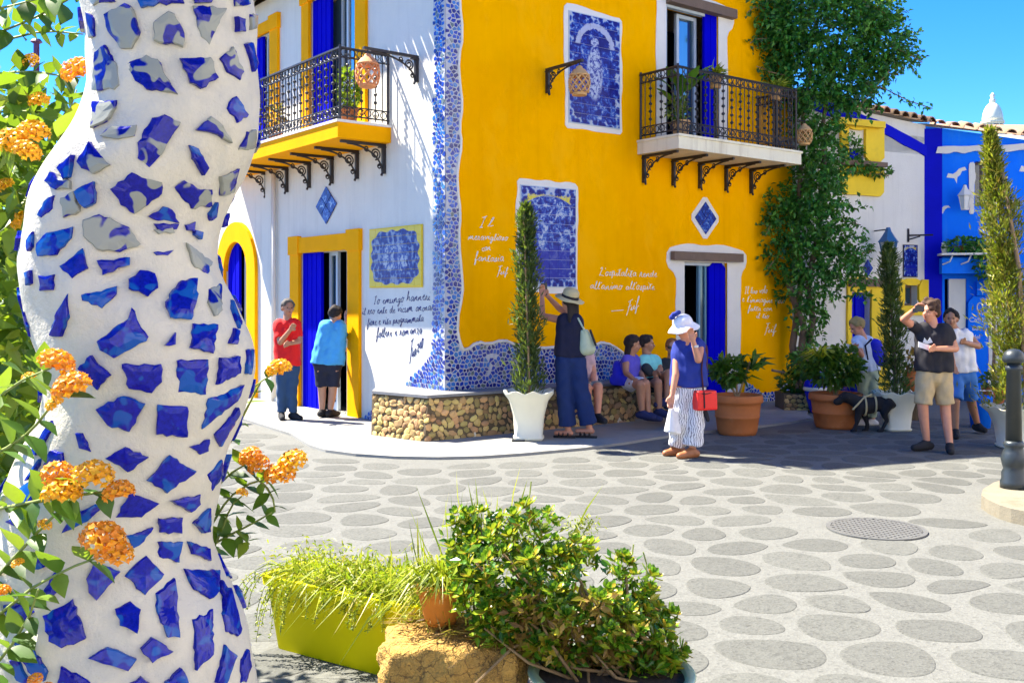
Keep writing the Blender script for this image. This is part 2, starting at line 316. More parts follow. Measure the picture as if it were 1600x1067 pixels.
class Wall:
    """A vertical wall: c = ground point of s = 0, u = direction of growing s, outward normal n."""
    def __init__(s, c, u, n): s.c = Vector((*c, 0)); s.u = Vector((*u, 0)).normalized(); s.n = Vector((*n, 0)).normalized()
    def P(s, a, z, off=0.0): return s.c + s.u * a + s.n * off + Vector((0, 0, z))
    def at(s, px, py, off=0.0):
        a = (px - CX) / F; o = s.c + s.n * off; t_ = (a * o.y - o.x) / (s.u.x - a * s.u.y); Y = o.y + s.u.y * t_
        return t_, HC - (py - HZ) / F * Y
    def S(s, px, off=0.0): return s.at(px, HZ, off)[0]
    def box(s, mb, a0, a1, z0, z1, d0, d1):
        p = s.P; return mb.hexa([p(a0, z0, d1), p(a1, z0, d1), p(a1, z0, d0), p(a0, z0, d0), p(a0, z1, d1), p(a1, z1, d1), p(a1, z1, d0), p(a0, z1, d0)])
    def rot(s): return math.atan2(s.u.y, s.u.x)
    def face(s, mb, a0, a1, z0, z1, holes, depth=0.28, step=None):
        """wall surface with rectangular openings and their reveals"""
        A = sorted({a0, a1, *[h[0] for h in holes], *[h[1] for h in holes]}); Z = sorted({z0, z1, *[h[2] for h in holes], *[h[3] for h in holes]})
        for i in range(len(A) - 1):
            for j in range(len(Z) - 1):
                ca, cz = (A[i] + A[i + 1]) / 2, (Z[j] + Z[j + 1]) / 2
                if any(h[0] < ca < h[1] and h[2] < cz < h[3] for h in holes): continue
                mb.add([s.P(A[i], Z[j]), s.P(A[i + 1], Z[j]), s.P(A[i + 1], Z[j + 1]), s.P(A[i], Z[j + 1])], [[0, 1, 2, 3]])
        for b0, b1, c0, c1 in holes:
            o = [s.P(b0, c0), s.P(b1, c0), s.P(b1, c1), s.P(b0, c1)]; q = [s.P(b0, c0, -depth), s.P(b1, c0, -depth), s.P(b1, c1, -depth), s.P(b0, c1, -depth)]
            mb.add(o + q, [[0, 1, 5, 4], [1, 2, 6, 5], [2, 3, 7, 6], [3, 0, 4, 7]])
def wavy(pts, step, amp, seed, closed=True):
    """resample a polygon and push it in and out a little: hand-painted edges"""
    r_ = random.Random(seed); out = []; n = len(pts)
    for i in range(n if closed else n - 1):
        a, b = Vector(pts[i]), Vector(pts[(i + 1) % n]); d = b - a; L = d.length; k = max(1, int(L / step)); nn = Vector((-d.y, d.x)).normalized()
        for j in range(k): out.append(a + d * (j / k) + nn * (r_.uniform(-amp, amp) if j else r_.uniform(-amp, amp) * 0.5))
    if not closed: out.append(Vector(pts[-1]))
    q = []
    for i in range(len(out)):                        # one Chaikin pass
        a, b = out[i], out[(i + 1) % len(out)]
        if not closed and i == len(out) - 1: q.append(a); break
        q += [a * 0.75 + b * 0.25, a * 0.25 + b * 0.75]
    return [(p.x, p.y) for p in q]
def inside(p, poly):
    x, y = p; c = False; j = len(poly) - 1
    for i in range(len(poly)):
        xi, yi = poly[i]; xj, yj = poly[j]
        if (yi > y) != (yj > y) and x < (xj - xi) * (y - yi) / (yj - yi) + xi: c = not c
        j = i
    return c
def edge_dist(p, poly):
    P_ = np.array(poly); Q = np.roll(P_, -1, 0); d = Q - P_; v = np.array(p) - P_
    t_ = np.clip((v * d).sum(1) / np.maximum((d * d).sum(1), 1e-12), 0, 1); return float(np.sqrt(((v - d * t_[:, None]) ** 2).sum(1)).min())
def cells(P_, nb, gap, smooth=2, rnd=0.0):
    """shrunken rounded Voronoi cells of 2D points (closed polygons)"""
    P_ = np.asarray(P_); out = []
    for i, p in enumerate(P_):
        d2 = ((P_ - p) ** 2).sum(1); idx = np.argsort(d2)[1:nb + 1]
        poly = [p + np.array(q) * 3 * math.sqrt(d2[idx[0]]) for q in ((-1, -1), (1, -1), (1, 1), (-1, 1))]
        for j in idx:
            n_ = P_[j] - p; L = np.linalg.norm(n_); n_ = n_ / L; lim = L / 2 - gap / 2; new = []
            for k in range(len(poly)):
                a, b = poly[k], poly[(k + 1) % len(poly)]; da, db = (a - p) @ n_ - lim, (b - p) @ n_ - lim
                if da <= 0: new.append(a)
                if da * db < 0: new.append(a + (b - a) * (da / (da - db)))
            poly = new
            if len(poly) < 3: break
        if len(poly) < 3: continue
        for _ in range(smooth):
            q = []
            for k in range(len(poly)): a, b = poly[k], poly[(k + 1) % len(poly)]; q += [a * 0.75 + b * 0.25, a * 0.25 + b * 0.75]
            poly = q
        out.append((p, [tuple(v) for v in poly]))
    return out
def leaves(name, P_, D, L, W, m, parent=None, kind=None, fold=0.25, droop=0.0, lng=False, label=None):
    """many separate leaves in one mesh: base P_, direction D, length L, width W (arrays); lng: 2-segment bent blades"""
    P_ = np.asarray(P_, float); n = len(P_); D = np.asarray(D, float); D = D / np.linalg.norm(D, axis=1, keepdims=True)
    L = np.broadcast_to(np.asarray(L, float), (n,))[:, None]; W = np.broadcast_to(np.asarray(W, float), (n,))[:, None]
    rd = rng.normal(size=(n, 3)); rd[:, 2] += 1.2
    S = np.cross(D, rd); S /= np.maximum(np.linalg.norm(S, axis=1, keepdims=True), 1e-9); U = np.cross(S, D)
    dr = np.array([0, 0, -1.0]) * droop * L
    if lng:
        m1 = P_ + D * L * 0.5 + U * L * 0.03; tip = P_ + D * L + dr
        V = np.stack([P_ - S * W * .35, P_ + S * W * .35, m1 + S * W * .5, m1 - S * W * .5, tip], 1).reshape(-1, 3); k = 5
        Fc = (np.arange(n)[:, None] * 5); T = [[0, 1, 2], [0, 2, 3], [3, 2, 4]]
    else:
        mid = P_ + D * L * 0.45; tip = P_ + D * L + dr
        V = np.stack([P_, mid + S * W * .5 + U * W * fold, tip, mid - S * W * .5 + U * W * fold], 1).reshape(-1, 3)
        Fc = (np.arange(n)[:, None] * 4); T = [[0, 1, 2], [0, 2, 3]]
    Fc = np.concatenate([Fc + np.array(q)[None] for q in T], 0)
    return mk(name, V, Fc, m, parent, False, label, kind)
def ball(n):
    d = rng.normal(size=(n, 3)); return d / np.linalg.norm(d, axis=1, keepdims=True)
# voxel-fused bodies --------------------------------------------------------
def cone_geo(p0, r0, p1, r1, flat=(False, False), n=14):
    p0, p1 = Vector(p0), Vector(p1); d = p1 - p0; L = d.length
    if L < 1e-6: d = Vector((0, 0, 1)); L = 1e-6
    z = d.normalized(); x = z.orthogonal().normalized(); y = z.cross(x); prof = []
    if flat[0]: prof.append((r0, 0))
    else: prof += [(r0 * math.cos(a), r0 * math.sin(a)) for a in (-1.45, -1.0, -0.5, 0)]
    if flat[1]: prof.append((r1, L))
    else: prof += [(r1 * math.cos(a), L + r1 * math.sin(a)) for a in (0, 0.5, 1.0, 1.45)]
    V = [p0 + z * h + (x * math.cos(2 * math.pi * j / n) + y * math.sin(2 * math.pi * j / n)) * r for r, h in prof for j in range(n)]; Fc = []
    for i in range(len(prof) - 1):
        for j in range(n): j2 = (j + 1) % n; Fc.append([i * n + j, i * n + j2, (i + 1) * n + j2, (i + 1) * n + j])
    Fc.append(list(range(n))[::-1]); Fc.append([(len(prof) - 1) * n + j for j in range(n)]); return V, Fc
def ell_geo(c, rad, ax=None, n=16, k=9):
    c = Vector(c); X, Y, Z = ax or (Vector((1, 0, 0)), Vector((0, 1, 0)), Vector((0, 0, 1))); V = []; Fc = []
    for i in range(k):
        th = math.pi * (i + 0.25) / (k - 0.5)
        for j in range(n): a = 2 * math.pi * j / n; V.append(c + X * (rad[0] * math.sin(th) * math.cos(a)) + Y * (rad[1] * math.sin(th) * math.sin(a)) + Z * (rad[2] * math.cos(th)))
    for i in range(k - 1):
        for j in range(n): j2 = (j + 1) % n; Fc.append([(i + 1) * n + j, (i + 1) * n + j2, i * n + j2, i * n + j])
    Fc.append(list(range(n))); Fc.append([(k - 1) * n + j for j in range(n)][::-1]); return V, Fc
def fuse(name, prims, voxel, m, parent, smooth=4, zmin=None, label=None, wrinkle=0.0):
    mb = MB()
    for p in prims:
        if p[0] == 'e': mb.add(*ell_geo(*p[1:]))
        elif p[0] == 'b':
            c_, (hx, hy, hz), a_ = p[1:]; X_ = Vector((math.cos(a_), math.sin(a_), 0)); Y_ = Vector((-math.sin(a_), math.cos(a_), 0)); mb.hexa([Vector(c_) + X_ * (sx * hx * (1 if z < 0 else .92)) + Y_ * (sy * hy) + Vector((0, 0, z * hz)) for z in (-1, 1) for sx, sy in ((-1, -1), (1, -1), (1, 1), (-1, 1))])
        else: mb.add(*cone_geo(*p))
    me = mesh_of(name, mb.v, mb.f, m); o = bpy.data.objects.new('fuse_tmp', me); COL.objects.link(o)
    r_ = o.modifiers.new('r', 'REMESH'); r_.mode = 'VOXEL'; r_.voxel_size = voxel; r_.use_smooth_shade = True
    if smooth: s_ = o.modifiers.new('s', 'SMOOTH'); s_.iterations = smooth; s_.factor = 0.5
    dg = bpy.context.evaluated_depsgraph_get(); ev = o.evaluated_get(dg); em = ev.to_mesh()
    nv = len(em.vertices); V = np.empty(nv * 3); em.vertices.foreach_get('co', V); V = V.reshape(-1, 3); Fc = [list(q.vertices) for q in em.polygons]
    ev.to_mesh_clear(); bpy.data.objects.remove(o); bpy.data.meshes.remove(me)
    if zmin is not None: V[:, 2] = np.maximum(V[:, 2], zmin)
    o = mk(name, V, Fc, m, parent, True, label)
    if wrinkle:                                                        # soft folds across the cloth
        me = o.data; n_ = len(me.vertices); nn = np.empty(n_ * 3); me.vertices.foreach_get('normal', nn); nn = nn.reshape(-1, 3); co = np.empty(n_ * 3); me.vertices.foreach_get('co', co); co = co.reshape(-1, 3); a, b_, c_, d_ = rng.uniform(0, 6, 4)
        w_ = np.sin(co[:, 0] * 48 + 2.2 * np.sin(co[:, 2] * 13 + a) + b_) * np.sin(co[:, 2] * 16 + c_) + .7 * np.sin(co[:, 2] * 42 + 1.8 * np.sin(co[:, 0] * 22 + d_) + a) + .5 * np.sin(co[:, 1] * 50 + co[:, 2] * 25 + b_)
        me.vertices.foreach_set('co', (co + nn * (wrinkle * w_)[:, None]).ravel()); me.update()
    return o
# handwriting ---------------------------------------------------------------
GL = {'a': (.95, [[.7, .85, .35, 1, .05, .5, .3, 0, .65, .4, .75, .95, .72, .15, .95, .1]]), 'c': (.8, [[.65, .8, .35, 1, .05, .5, .3, 0, .8, .2]]),
 'd': (1.0, [[.7, .8, .35, 1, .05, .5, .3, 0, .65, .4, .8, 2, .75, .15, 1, .1]]), 'e': (.75, [[.1, .45, .55, .7, .4, 1, .08, .6, .3, 0, .75, .2]]),
 'f': (.7, [[.05, .1, .4, 1.2, .5, 2, .25, 1.8, .2, 0, .1, -.9, .3, -.6, .3, .2, .7, .3]]), 'g': (.9, [[.7, .85, .35, 1, .05, .5, .3, 0, .65, .5, .75, .95, .6, -.7, .3, -.9, .2, -.5, .9, .2]]),
 'h': (1.0, [[0, .1, .35, 1.8, .15, 2, .1, 0, .4, .9, .65, .8, .65, .1, 1, .1]]), 'i': (.5, [[.05, .2, .25, 1, .2, .1, .5, .1], [.3, 1.45, .34, 1.52]]),
 'l': (.6, [[.05, .1, .45, 1.7, .25, 2, .15, .5, .25, 0, .6, .15]]), 'm': (1.4, [[.05, 0, .15, 1, .15, 0, .4, 1, .55, .8, .55, 0, .8, 1, .98, .8, 1, .1, 1.4, .1]]),
 'n': (1.0, [[.05, 0, .15, 1, .15, 0, .45, 1, .62, .8, .65, .1, 1, .1]]), 'o': (.85, [[.4, 1, .05, .6, .2, 0, .55, .1, .65, .7, .4, 1, .55, .85, .85, .8]]),
 'p': (.9, [[.1, 1, .1, -1, .15, .8, .45, 1, .65, .5, .4, 0, .2, .1, .9, .1]]), 'r': (.75, [[.05, .1, .2, 1.1, .4, .9, .4, .15, .75, .1]]), 's': (.7, [[.05, .1, .4, 1.1, .5, .5, .3, 0, .05, .1, .7, .15]]),
 't': (.65, [[.05, .1, .35, 1.8, .25, .1, .65, .1], [.05, 1.3, .6, 1.4]]), 'u': (1.0, [[.05, 1, .1, .1, .4, 0, .65, .4, .7, 1, .7, .1, 1, .1]]), 'v': (.85, [[.05, 1, .25, 0, .55, .95, .85, .9]]),
 'z': (.8, [[.05, .9, .6, 1, .15, 0, .8, .1]]), 'I': (.9, [[.1, 1.8, .7, 2, .4, 1.9, .3, .1, 0, .1, .5, .1]]), 'L': (1.1, [[.2, 1.6, .5, 2, .6, 1.7, .2, .1, .1, .05, .4, .2, 1.1, 0]]), "'": (.3, [[.1, 1.7, .15, 2]]), '-': (.9, [[.1, .5, .8, .55]]),
 'F': (1.2, [[.1, 2, .9, 2.1], [.5, 2, .3, 0, .1, -.4], [.2, 1, .8, 1.1], [.8, .2, 1.1, .9, .9, 0, 1.3, .2]])}
def write(text, wall, p0, p1, xh, ink, parent, r=0.005, off=0.003):
    """cursive line painted from pixel p0 to pixel p1 (baseline); xh = x-height in metres"""
    s0, z0 = wall.at(*p0); s1, z1 = wall.at(*p1); adv = 0; strokes = []
    for ch in text:
        if ch == ' ': adv += .75; continue
        w_, st = GL.get(ch, GL['o'])
        jy, js, jx = random.gauss(0, .07), random.uniform(.86, 1.14), random.uniform(.9, 1.08)
        for q in st: strokes.append([(adv + q[i] * jx + q[i + 1] * .18, q[i + 1] * js + jy) for i in range(0, len(q), 2)])
        adv += w_
    sx = (s1 - s0) / adv; mb = MB()
    for st in strokes:
        pts = [Vector(p) for p in st]
        for _ in range(2 if len(pts) > 2 else 0):
            q = [pts[0]]
            for a, b in zip(pts, pts[1:]): q += [a * .75 + b * .25, a * .25 + b * .75]
            pts = q + [pts[-1]]
        mb.tube([wall.P(s0 + p.x * sx, z0 + (z1 - z0) * p.x / adv + p.y * xh, off) for p in pts], r, 4)
    return mb.build('lettering', ink, parent, kind='stuff')
# ------------------------------------------------------------------ ground
S_ = 400
plaza = mk('plaza', [(-S_, -S_, 0), (S_, -S_, 0), (S_, S_, 0), (-S_, S_, 0)], [[0, 1, 2, 3]], 'plaza'); tag(plaza, kind='structure')
Cx = (-0.827, 12.4)
uY, nY = (0.7885, 0.6151), (0.6151, -0.7885)
WY = Wall(Cx, uY, nY)                               # yellow wall, s grows to the right
WW = Wall(Cx, (-uY[1], uY[0]), (-uY[0], -uY[1]))    # white wall, s grows away to the left
SWH = 0.03
def strip(s): return s
# pavement round the corner of the house: outer line 1.8 m in front of the yellow wall, 1.35 m in front of the white one
pv = [WW.P(14, 0, 1.35), WW.P(3, 0, 1.35), WW.P(1.2, 0, 1.5), WW.P(0.2, 0, 1.75)]
for a in np.linspace(0.1, 1, 6): 
    pv.append(Vector((*Cx, 0)) + (WW.n * math.cos(a * 1.45) + WY.n * math.sin(a * 1.45)) * 1.8)
pv += [WY.P(s, 0, 1.85 + 0.06 * math.sin(s * 2)) for s in np.linspace(0.6, 5.0, 8)] + [WY.P(5.3, 0, 1.5), WY.P(5.9, 0, 1.1), WY.P(7.6, 0, 0.9), WY.P(7.6, 0, -0.5), WY.P(0.5, 0, -0.5), WW.P(0.5, 0, -0.5), WW.P(14, 0, -0.5)]
pv2 = [(p.x, p.y) for p in pv]
pav = MB().prism(pv2, lambda x, y, d: (x, y, d), -0.1, SWH).build('pavement', 'pavement'); tag(pav, kind='structure')
# flush dark slabs of the plaza
pts = []
sp = 0.49
row = 0
y = 3.9
while y < 18.5:
    x = -6.0 + (row % 2) * sp / 2
    while x < 10.5:
        px = CX + x / y * F
        if -160 < px < 1760: pts.append((x + random.uniform(-.16, .16), y + random.uniform(-.15, .15)))
        x += sp * random.uniform(0.92, 1.10)
    y += sp * 0.86; row += 1
manhole_c = ground(1369, 827)
isl_c = ground(1640, 790)
slabs = []
for p, poly in cells(pts, 14, 0.07, 3):
    px = CX + p[0] / p[1] * F; py = HZ + HC * F / p[1]
    if not (-90 < px < 1690): continue
    if inside(p, pv2) or edge_dist(p, pv2) < 0.28: continue
    if p[1] < 4.2: continue
    if math.hypot(p[0] - manhole_c.x, p[1] - manhole_c.y) < 0.50: continue
    if math.hypot(p[0] - isl_c.x, p[1] - isl_c.y) < 0.95: continue
    if WW.n.dot(Vector((*p, 0)) - WW.c) < 1.35 and WY.n.dot(Vector((*p, 0)) - WY.c) < 1.9 and p[1] > 12: continue
    if px > 1180 and p[1] > 14.4: continue
    slabs.append((p[1], p, poly))
slabs.sort(key=lambda q: q[0])
rest = MB()
for i, (d, p, poly) in enumerate(slabs):
    k = len(poly)
    a = random.uniform(0.93, 1.05); A_ = np.array(poly); c_ = A_.mean(0); cv_ = np.cov((A_ - c_).T); ev, eV = np.linalg.eigh(cv_); q = []
    for v in A_ - c_:                                                  # half polygon, half its own ellipse: soft oval slabs
        l_ = eV.T @ v; k_ = math.sqrt((l_[0] ** 2 / ev[0] + l_[1] ** 2 / ev[1]) / 2); v2 = v / max(k_, .3); v3 = (v * .55 + v2 * .45) * a * .955; q.append((c_[0] + v3[0] - p[0], c_[1] + v3[1] - p[1]))
    k = len(q)
    hz_ = random.uniform(.0025, .0045); V = [(x, y_, 0.0) for x, y_ in q] + [(x * .97, y_ * .97, hz_) for x, y_ in q]
    V.append((sum(x for x, _ in q) / k, sum(y_ for _, y_ in q) / k, hz_ + .001)); Fc = [[k + j, k + (j + 1) % k, 2 * k] for j in range(k)] + [[j, (j + 1) % k, k + (j + 1) % k, k + j] for j in range(k)]
    if i < 300: inst('paving_stone', mesh_of('paving_stone', V, Fc, 'slab'), plaza, Matrix.Translation((p[0], p[1], 0)))
    else: rest.add([(v[0] + p[0], v[1] + p[1], v[2]) for v in V], Fc)
if rest.v: mk('paving_stone_field', rest.v, rest.f, 'slab', plaza, kind='stuff')
# ------------------------------------------------------------------ corner house
TOP = 6.65
house = thing('corner_house', 'two-storey corner house with a white side and a bright yellow side', 'house', (Cx[0], Cx[1], 0))
def zW(px, py): return WW.at(px, py)[1]
def zY(px, py): return WY.at(px, py)[1]
sW, sY = WW.S, WY.S
# openings measured on the walls
d1 = (sW(547), sW(470.5), SWH, WW.at(509, 393)[1])                    # ground-floor door of the white side
d2z = WW.at(520, 190)[1]
B_OUT = 0.80
fl_w = WW.at(612, 200)[1]                                             # balcony floor levels
d2 = (sW(559), sW(486), fl_w, fl_w + 2.25)
d3 = (sW(425), sW(383), fl_w, fl_w + 2.1)
arch = (sW(390), sW(354), SWH, WW.at(372, 378)[1])
mb = MB(); WW.face(mb, 0, 14, 0, TOP, [d1, d2, d3, arch])
mb.build('white_wall', 'white_plaster', house)
SE = 7.0
TOPY = TOP + 2.3
fl_y = WY.at(1000, 224)[1]
dy1 = (sY(1069), sY(1136), SWH, WY.at(1100, 410)[1])
dy2 = (sY(1040), sY(1122), fl_y, fl_y + 2.15)
mb = MB(); WY.face(mb, 0, SE, 0, TOP, [dy1, dy2])
mb.add([WY.P(0, TOP), WY.P(SE, TOP), WY.P(SE, TOP + 1.2), WY.P(4.2, TOPY)], [[0, 1, 2, 3]])      # gable
mb.build('yellow_wall', 'yellow_plaster', house)
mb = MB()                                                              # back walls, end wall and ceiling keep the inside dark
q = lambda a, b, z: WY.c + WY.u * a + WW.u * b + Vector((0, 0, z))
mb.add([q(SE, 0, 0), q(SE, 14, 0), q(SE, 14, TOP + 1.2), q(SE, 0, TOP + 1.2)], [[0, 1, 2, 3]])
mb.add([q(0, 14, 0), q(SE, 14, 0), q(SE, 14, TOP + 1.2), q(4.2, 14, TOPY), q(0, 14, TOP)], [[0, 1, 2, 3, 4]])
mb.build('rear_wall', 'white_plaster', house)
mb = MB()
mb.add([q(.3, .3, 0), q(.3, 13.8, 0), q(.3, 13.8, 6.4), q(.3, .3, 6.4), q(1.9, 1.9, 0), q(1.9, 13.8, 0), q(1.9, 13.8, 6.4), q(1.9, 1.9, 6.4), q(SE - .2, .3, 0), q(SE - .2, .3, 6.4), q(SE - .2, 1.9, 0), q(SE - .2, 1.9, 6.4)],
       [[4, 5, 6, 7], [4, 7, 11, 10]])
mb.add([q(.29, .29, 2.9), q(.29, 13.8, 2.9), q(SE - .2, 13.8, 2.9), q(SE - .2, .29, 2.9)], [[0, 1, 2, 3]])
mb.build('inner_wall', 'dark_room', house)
mb = MB()                                                              # roof planes with eaves
mb.add([q(-.5, -.06, TOP - .02), q(4.2, -.06, TOPY), q(4.2, 14.3, TOPY), q(-.5, 14.3, TOP - .02)], [[0, 1, 2, 3]])
mb.add([q(4.2, -.06, TOPY), q(SE + .3, -.06, TOP + 1.15), q(SE + .3, 14.3, TOP + 1.15), q(4.2, 14.3, TOPY)], [[0, 1, 2, 3]])
roof = mb.build('roof', 'roof_tile', house)
tl = MB()                                                              # tile ends along the eave over the white side
for k in range(8): pass
n = 7
prof = [(0.085 * math.cos(a), 0.085 * math.sin(a)) for a in np.linspace(0, math.pi, n)]
V = [(x, 0, z) for x, z in prof] + [(x * .85, .55, z * .85 + .12) for x, z in prof] + [(x * .8, 0, z * .8) for x, z in prof]
Fc = [[i, i + 1, n + i + 1, n + i] for i in range(n - 1)] + [[i, 2 * n + i, 2 * n + i + 1, i + 1] for i in range(n - 1)]
tile_me = mesh_of('roof_tile', V, Fc, 'roof_tile', True)
rz = math.atan2(uY[1], uY[0]) - math.pi / 2
for k in range(40):
    p = q(-.62, 0.1 + k * .2, TOP - .02)
    inst('eave_tile', tile_me, roof, Matrix.Translation(p) @ Matrix.Rotation(rz, 4, 'Z') @ Matrix.Rotation(R(random.uniform(-2, 2)), 4, 'X'))
# frames, shutters, door leaves
def leaf_door(W, a0, a1, z0, z1, fm, parent, off=-0.10, w_=0.055, glass=True, mids=(0.4,), name='glazed_door'):
    mb = MB(); W.box(mb, a0, a0 + w_, z0, z1, off - .05, off); W.box(mb, a1 - w_, a1, z0, z1, off - .05, off)
    W.box(mb, a0 + w_, a1 - w_, z1 - w_, z1, off - .05, off - .002); W.box(mb, a0 + w_, a1 - w_, z0, z0 + .12, off - .05, off - .002)
    for f_ in mids: zz = z0 + (z1 - z0) * f_; W.box(mb, a0 + w_, a1 - w_, zz, zz + .04, off - .045, off - .004)
    d = mb.build(name, fm, parent)
    if glass: MB().add([W.P(a0 + w_, z0 + .12, off - .025), W.P(a1 - w_, z0 + .12, off - .025), W.P(a1 - w_, z1 - w_, off - .025), W.P(a0 + w_, z1 - w_, off - .025)], [[0, 1, 2, 3]]).build('pane', 'glass', d)
    return d
def shutter(W, a0, a1, z0, z1, parent, off=-0.03, m='blue_paint', wav=0.0, th=.045):
    mb = MB(); n_ = 6
    if wav:
        pl = wavy([(a0, z0), (a1, z0), (a1, z1), (a0, z1)], .3, wav, int(a0 * 99)); mb.prism(pl, lambda x, z, d: W.P(x, z, d), off - th, off)
    else:
        W.box(mb, a0, a1, z0, z1, off - th, off)
    s = mb.build('shutter', m, parent)
    k = max(2, int(abs(a1 - a0) / .13)); mb = MB()
    for i in range(1, k): x = a0 + (a1 - a0) * i / k; W.box(mb, x - .005, x + .005, z0 + .02, z1 - .02, off + .001, off + .007)
    mb.build('batten', m, s); return s
def yframe(W, ai, ao, zi, zo, z0, parent, m='yellow_paint', d=0.05, cap=.03):
    """ai/ao inner and outer s of both jambs, zi/zo inner and outer lintel height"""
    mb = MB(); W.box(mb, ao[0], ai[0], z0, zi, -.02, d); W.box(mb, ai[1], ao[1], z0, zi, -.02, d); W.box(mb, ao[0], ao[1], zi, zo, -.02, d + .004)
    W.box(mb, ao[0] - cap, ai[0] + cap * .3, zi - .02, zo + cap * 1.5, -.02, d + .02); W.box(mb, ai[1] - cap * .3, ao[1] + cap, zi - .02, zo + cap, -.02, d + .02)
    return mb.build('door_frame', m, parent)
# white side, street door
yframe(WW, (d1[0], d1[1]), (sW(565), sW(457)), d1[3], WW.at(510, 368)[1], SWH - .03, house)
shutter(WW, sW(499), d1[1], SWH, d1[3], house)
leaf_door(WW, sW(512.5), sW(499.5), SWH, d1[3], 'grey_frame', house, off=-.16)
leaf_door(WW, d1[0] + .02, sW(537), SWH, d1[3], 'grey_frame', house, off=-.05, glass=False)
WW.box(MB(), 0, 0, 0, 0, 0, 0)
# white side, arched door
ca, ra = (arch[0] + arch[1]) / 2, (arch[1] - arch[0]) / 2; zc = arch[3] - ra
sp_o = (sW(344) - sW(405)) / 2 
mb = MB(); ro, ri = max(ra + .2, sp_o), ra - .0
ring = [(ca + ro * math.cos(a), zc + ro * math.sin(a)) for a in np.linspace(0, math.pi, 15)]
rin = [(ca + ri * math.cos(a), zc + ri * math.sin(a)) for a in np.linspace(math.pi, 0, 15)]
mb.prism([(ca + ro, SWH)] + ring + [(ca - ro, SWH), (ca - ri, SWH)] + rin + [(ca + ri, SWH)], lambda x, z, d: WW.P(x, z, d), -.02, .06)
mb.build('arched_frame', 'yellow_paint', house)
mb = MB()
for sgn in (0, 1):                                                     # spandrels that round the top of the opening
    aa = np.linspace(0, math.pi / 2, 8) if sgn == 0 else np.linspace(math.pi / 2, math.pi, 8)
    pl = [(ca + ri * math.cos(a), zc + ri * math.sin(a)) for a in aa]; c_ = (ca + ri * (1 if sgn == 0 else -1), zc + ri)
    mb.prism(pl + [c_], lambda x, z, d: WW.P(x, z, d), -.03, -.001)
mb.build('arch_spandrel', 'yellow_paint', house)
shutter(WW, ca + .02, arch[1], SWH, arch[3], house)
leaf_door(WW, arch[0], ca, SWH, arch[3] - .25, 'grey_frame', house, off=-.12)
# white side, two balcony doors
yframe(WW, (d2[0], d2[1]), (sW(575), sW(475)), d2[3], d2[3] + .2, fl_w, house)
shutter(WW, sW(513.6), d2[1], fl_w, d2[3], house)
g = leaf_door(WW, d2[0], sW(533), fl_w, d2[3], 'grey_frame', house, off=-.09)
leaf_door(WW, sW(531), sW(514.5), fl_w, d2[3], 'grey_frame', house, off=-.20)
mb = MB()
for i in range(9): x0 = d2[0] + (d2[1] - d2[0]) * i / 9; WW.box(mb, x0, x0 + (d2[1] - d2[0]) / 9 - .004, fl_w + .02, d2[3] - .02, -.27 - .03 * (i % 2), -.255 - .03 * (i % 2))
mb.build('curtain', 'curtain', house)
yframe(WW, (d3[0], d3[1]), (sW(437.5), sW(372)), d3[3], d3[3] + .18, fl_w, house)
shutter(WW, sW(408), d3[1], fl_w, d3[3], house)
leaf_door(WW, d3[0], sW(409), fl_w, d3[3], 'grey_frame', house, off=-.09)
MB().tube([WW.P(sW(433), 0.1, .06), WW.P(sW(433), fl_w - .1, .06)], .035, 8).build('drain_pipe', 'white_plaster', house, True)
pl_ = MB(); WW.box(pl_, sW(428), sW(414), 0, fl_w - .15, 0, .05); pl_.build('pilaster', 'white_plaster', house)
# yellow side: painted white surrounds with wandering edges
def surround(W, outer, inner, parent, amp=.03, seed=1, d=.008, step=.22):
    o_ = wavy(outer, step, amp, seed); mb = MB(); mb.prism(o_ , lambda x, z, dd: W.P(x, z, dd), .001, d) if inner is None else None
    if inner is not None:                                              # open ring: outer line starts and ends at the floor
        oo = wavy(outer, step, amp, seed, closed=False); mb.prism(oo + [tuple(p) for p in inner[::-1]], lambda x, z, dd: W.P(x, z, dd), .001, d)
    return mb.build('painted_surround', 'border_white', parent)
a = WY.at
e = .002
surround(WY, [(sY(1054), SWH), a(1056, 430), a(1041, 415), a(1042, 388), a(1078, 380), a(1100, 385), a(1125, 381), a(1165, 394), a(1166, 415), a(1157, 428), (sY(1157), SWH)],
         [(dy1[0], SWH), (dy1[0], dy1[3]), (dy1[1], dy1[3]), (dy1[1], SWH)], house, .02, 3)
up = fl_y + 2.15
surround(WY, [(sY(1023.5), fl_y), (sY(1026), up - .1), (sY(1024), up + .16), (sY(1080), up + .24), (sY(1146), up + .14), (sY(1146), up - .12), (sY(1136), up - .25), (sY(1137), fl_y)],
         [(dy2[0], fl_y), (dy2[0], dy2[3]), (dy2[1], dy2[3]), (dy2[1], fl_y)], house, .02, 4)
mb = MB(); s0, s1 = sY(1047), sY(1155); zl = WY.at(1100, 402)[1]
WY.box(mb, s0, s1, zl - .06, zl + .07, -.02, .09); mb.build('wood_lintel', 'wood', house)
mb = MB(); WY.box(mb, sY(1040), sY(1143), up - .02, up + .12, -.02, .12); mb.build('wood_lintel', 'wood', house)
shutter(WY, sY(1110), dy1[1], SWH, dy1[3], house, wav=.012)
leaf_door(WY, sY(1097), sY(1110) - .01, SWH, dy1[3] - .02, 'teal_frame', house, off=-.07, w_=.04)
mb = MB(); WY.box(mb, dy1[0], dy1[0] + .04, SWH, dy1[3], -.12, -.05); WY.box(mb, dy1[0] + .04, dy1[1], dy1[3] - .05, dy1[3], -.12, -.05); mb.build('inner_frame', 'grey_frame', house)
shutter(WY, sY(1103), dy2[1], fl_y, dy2[3], house)
leaf_door(WY, sY(1071), sY(1102), fl_y, dy2[3] - .06, 'grey_frame', house, off=-.18, mids=())
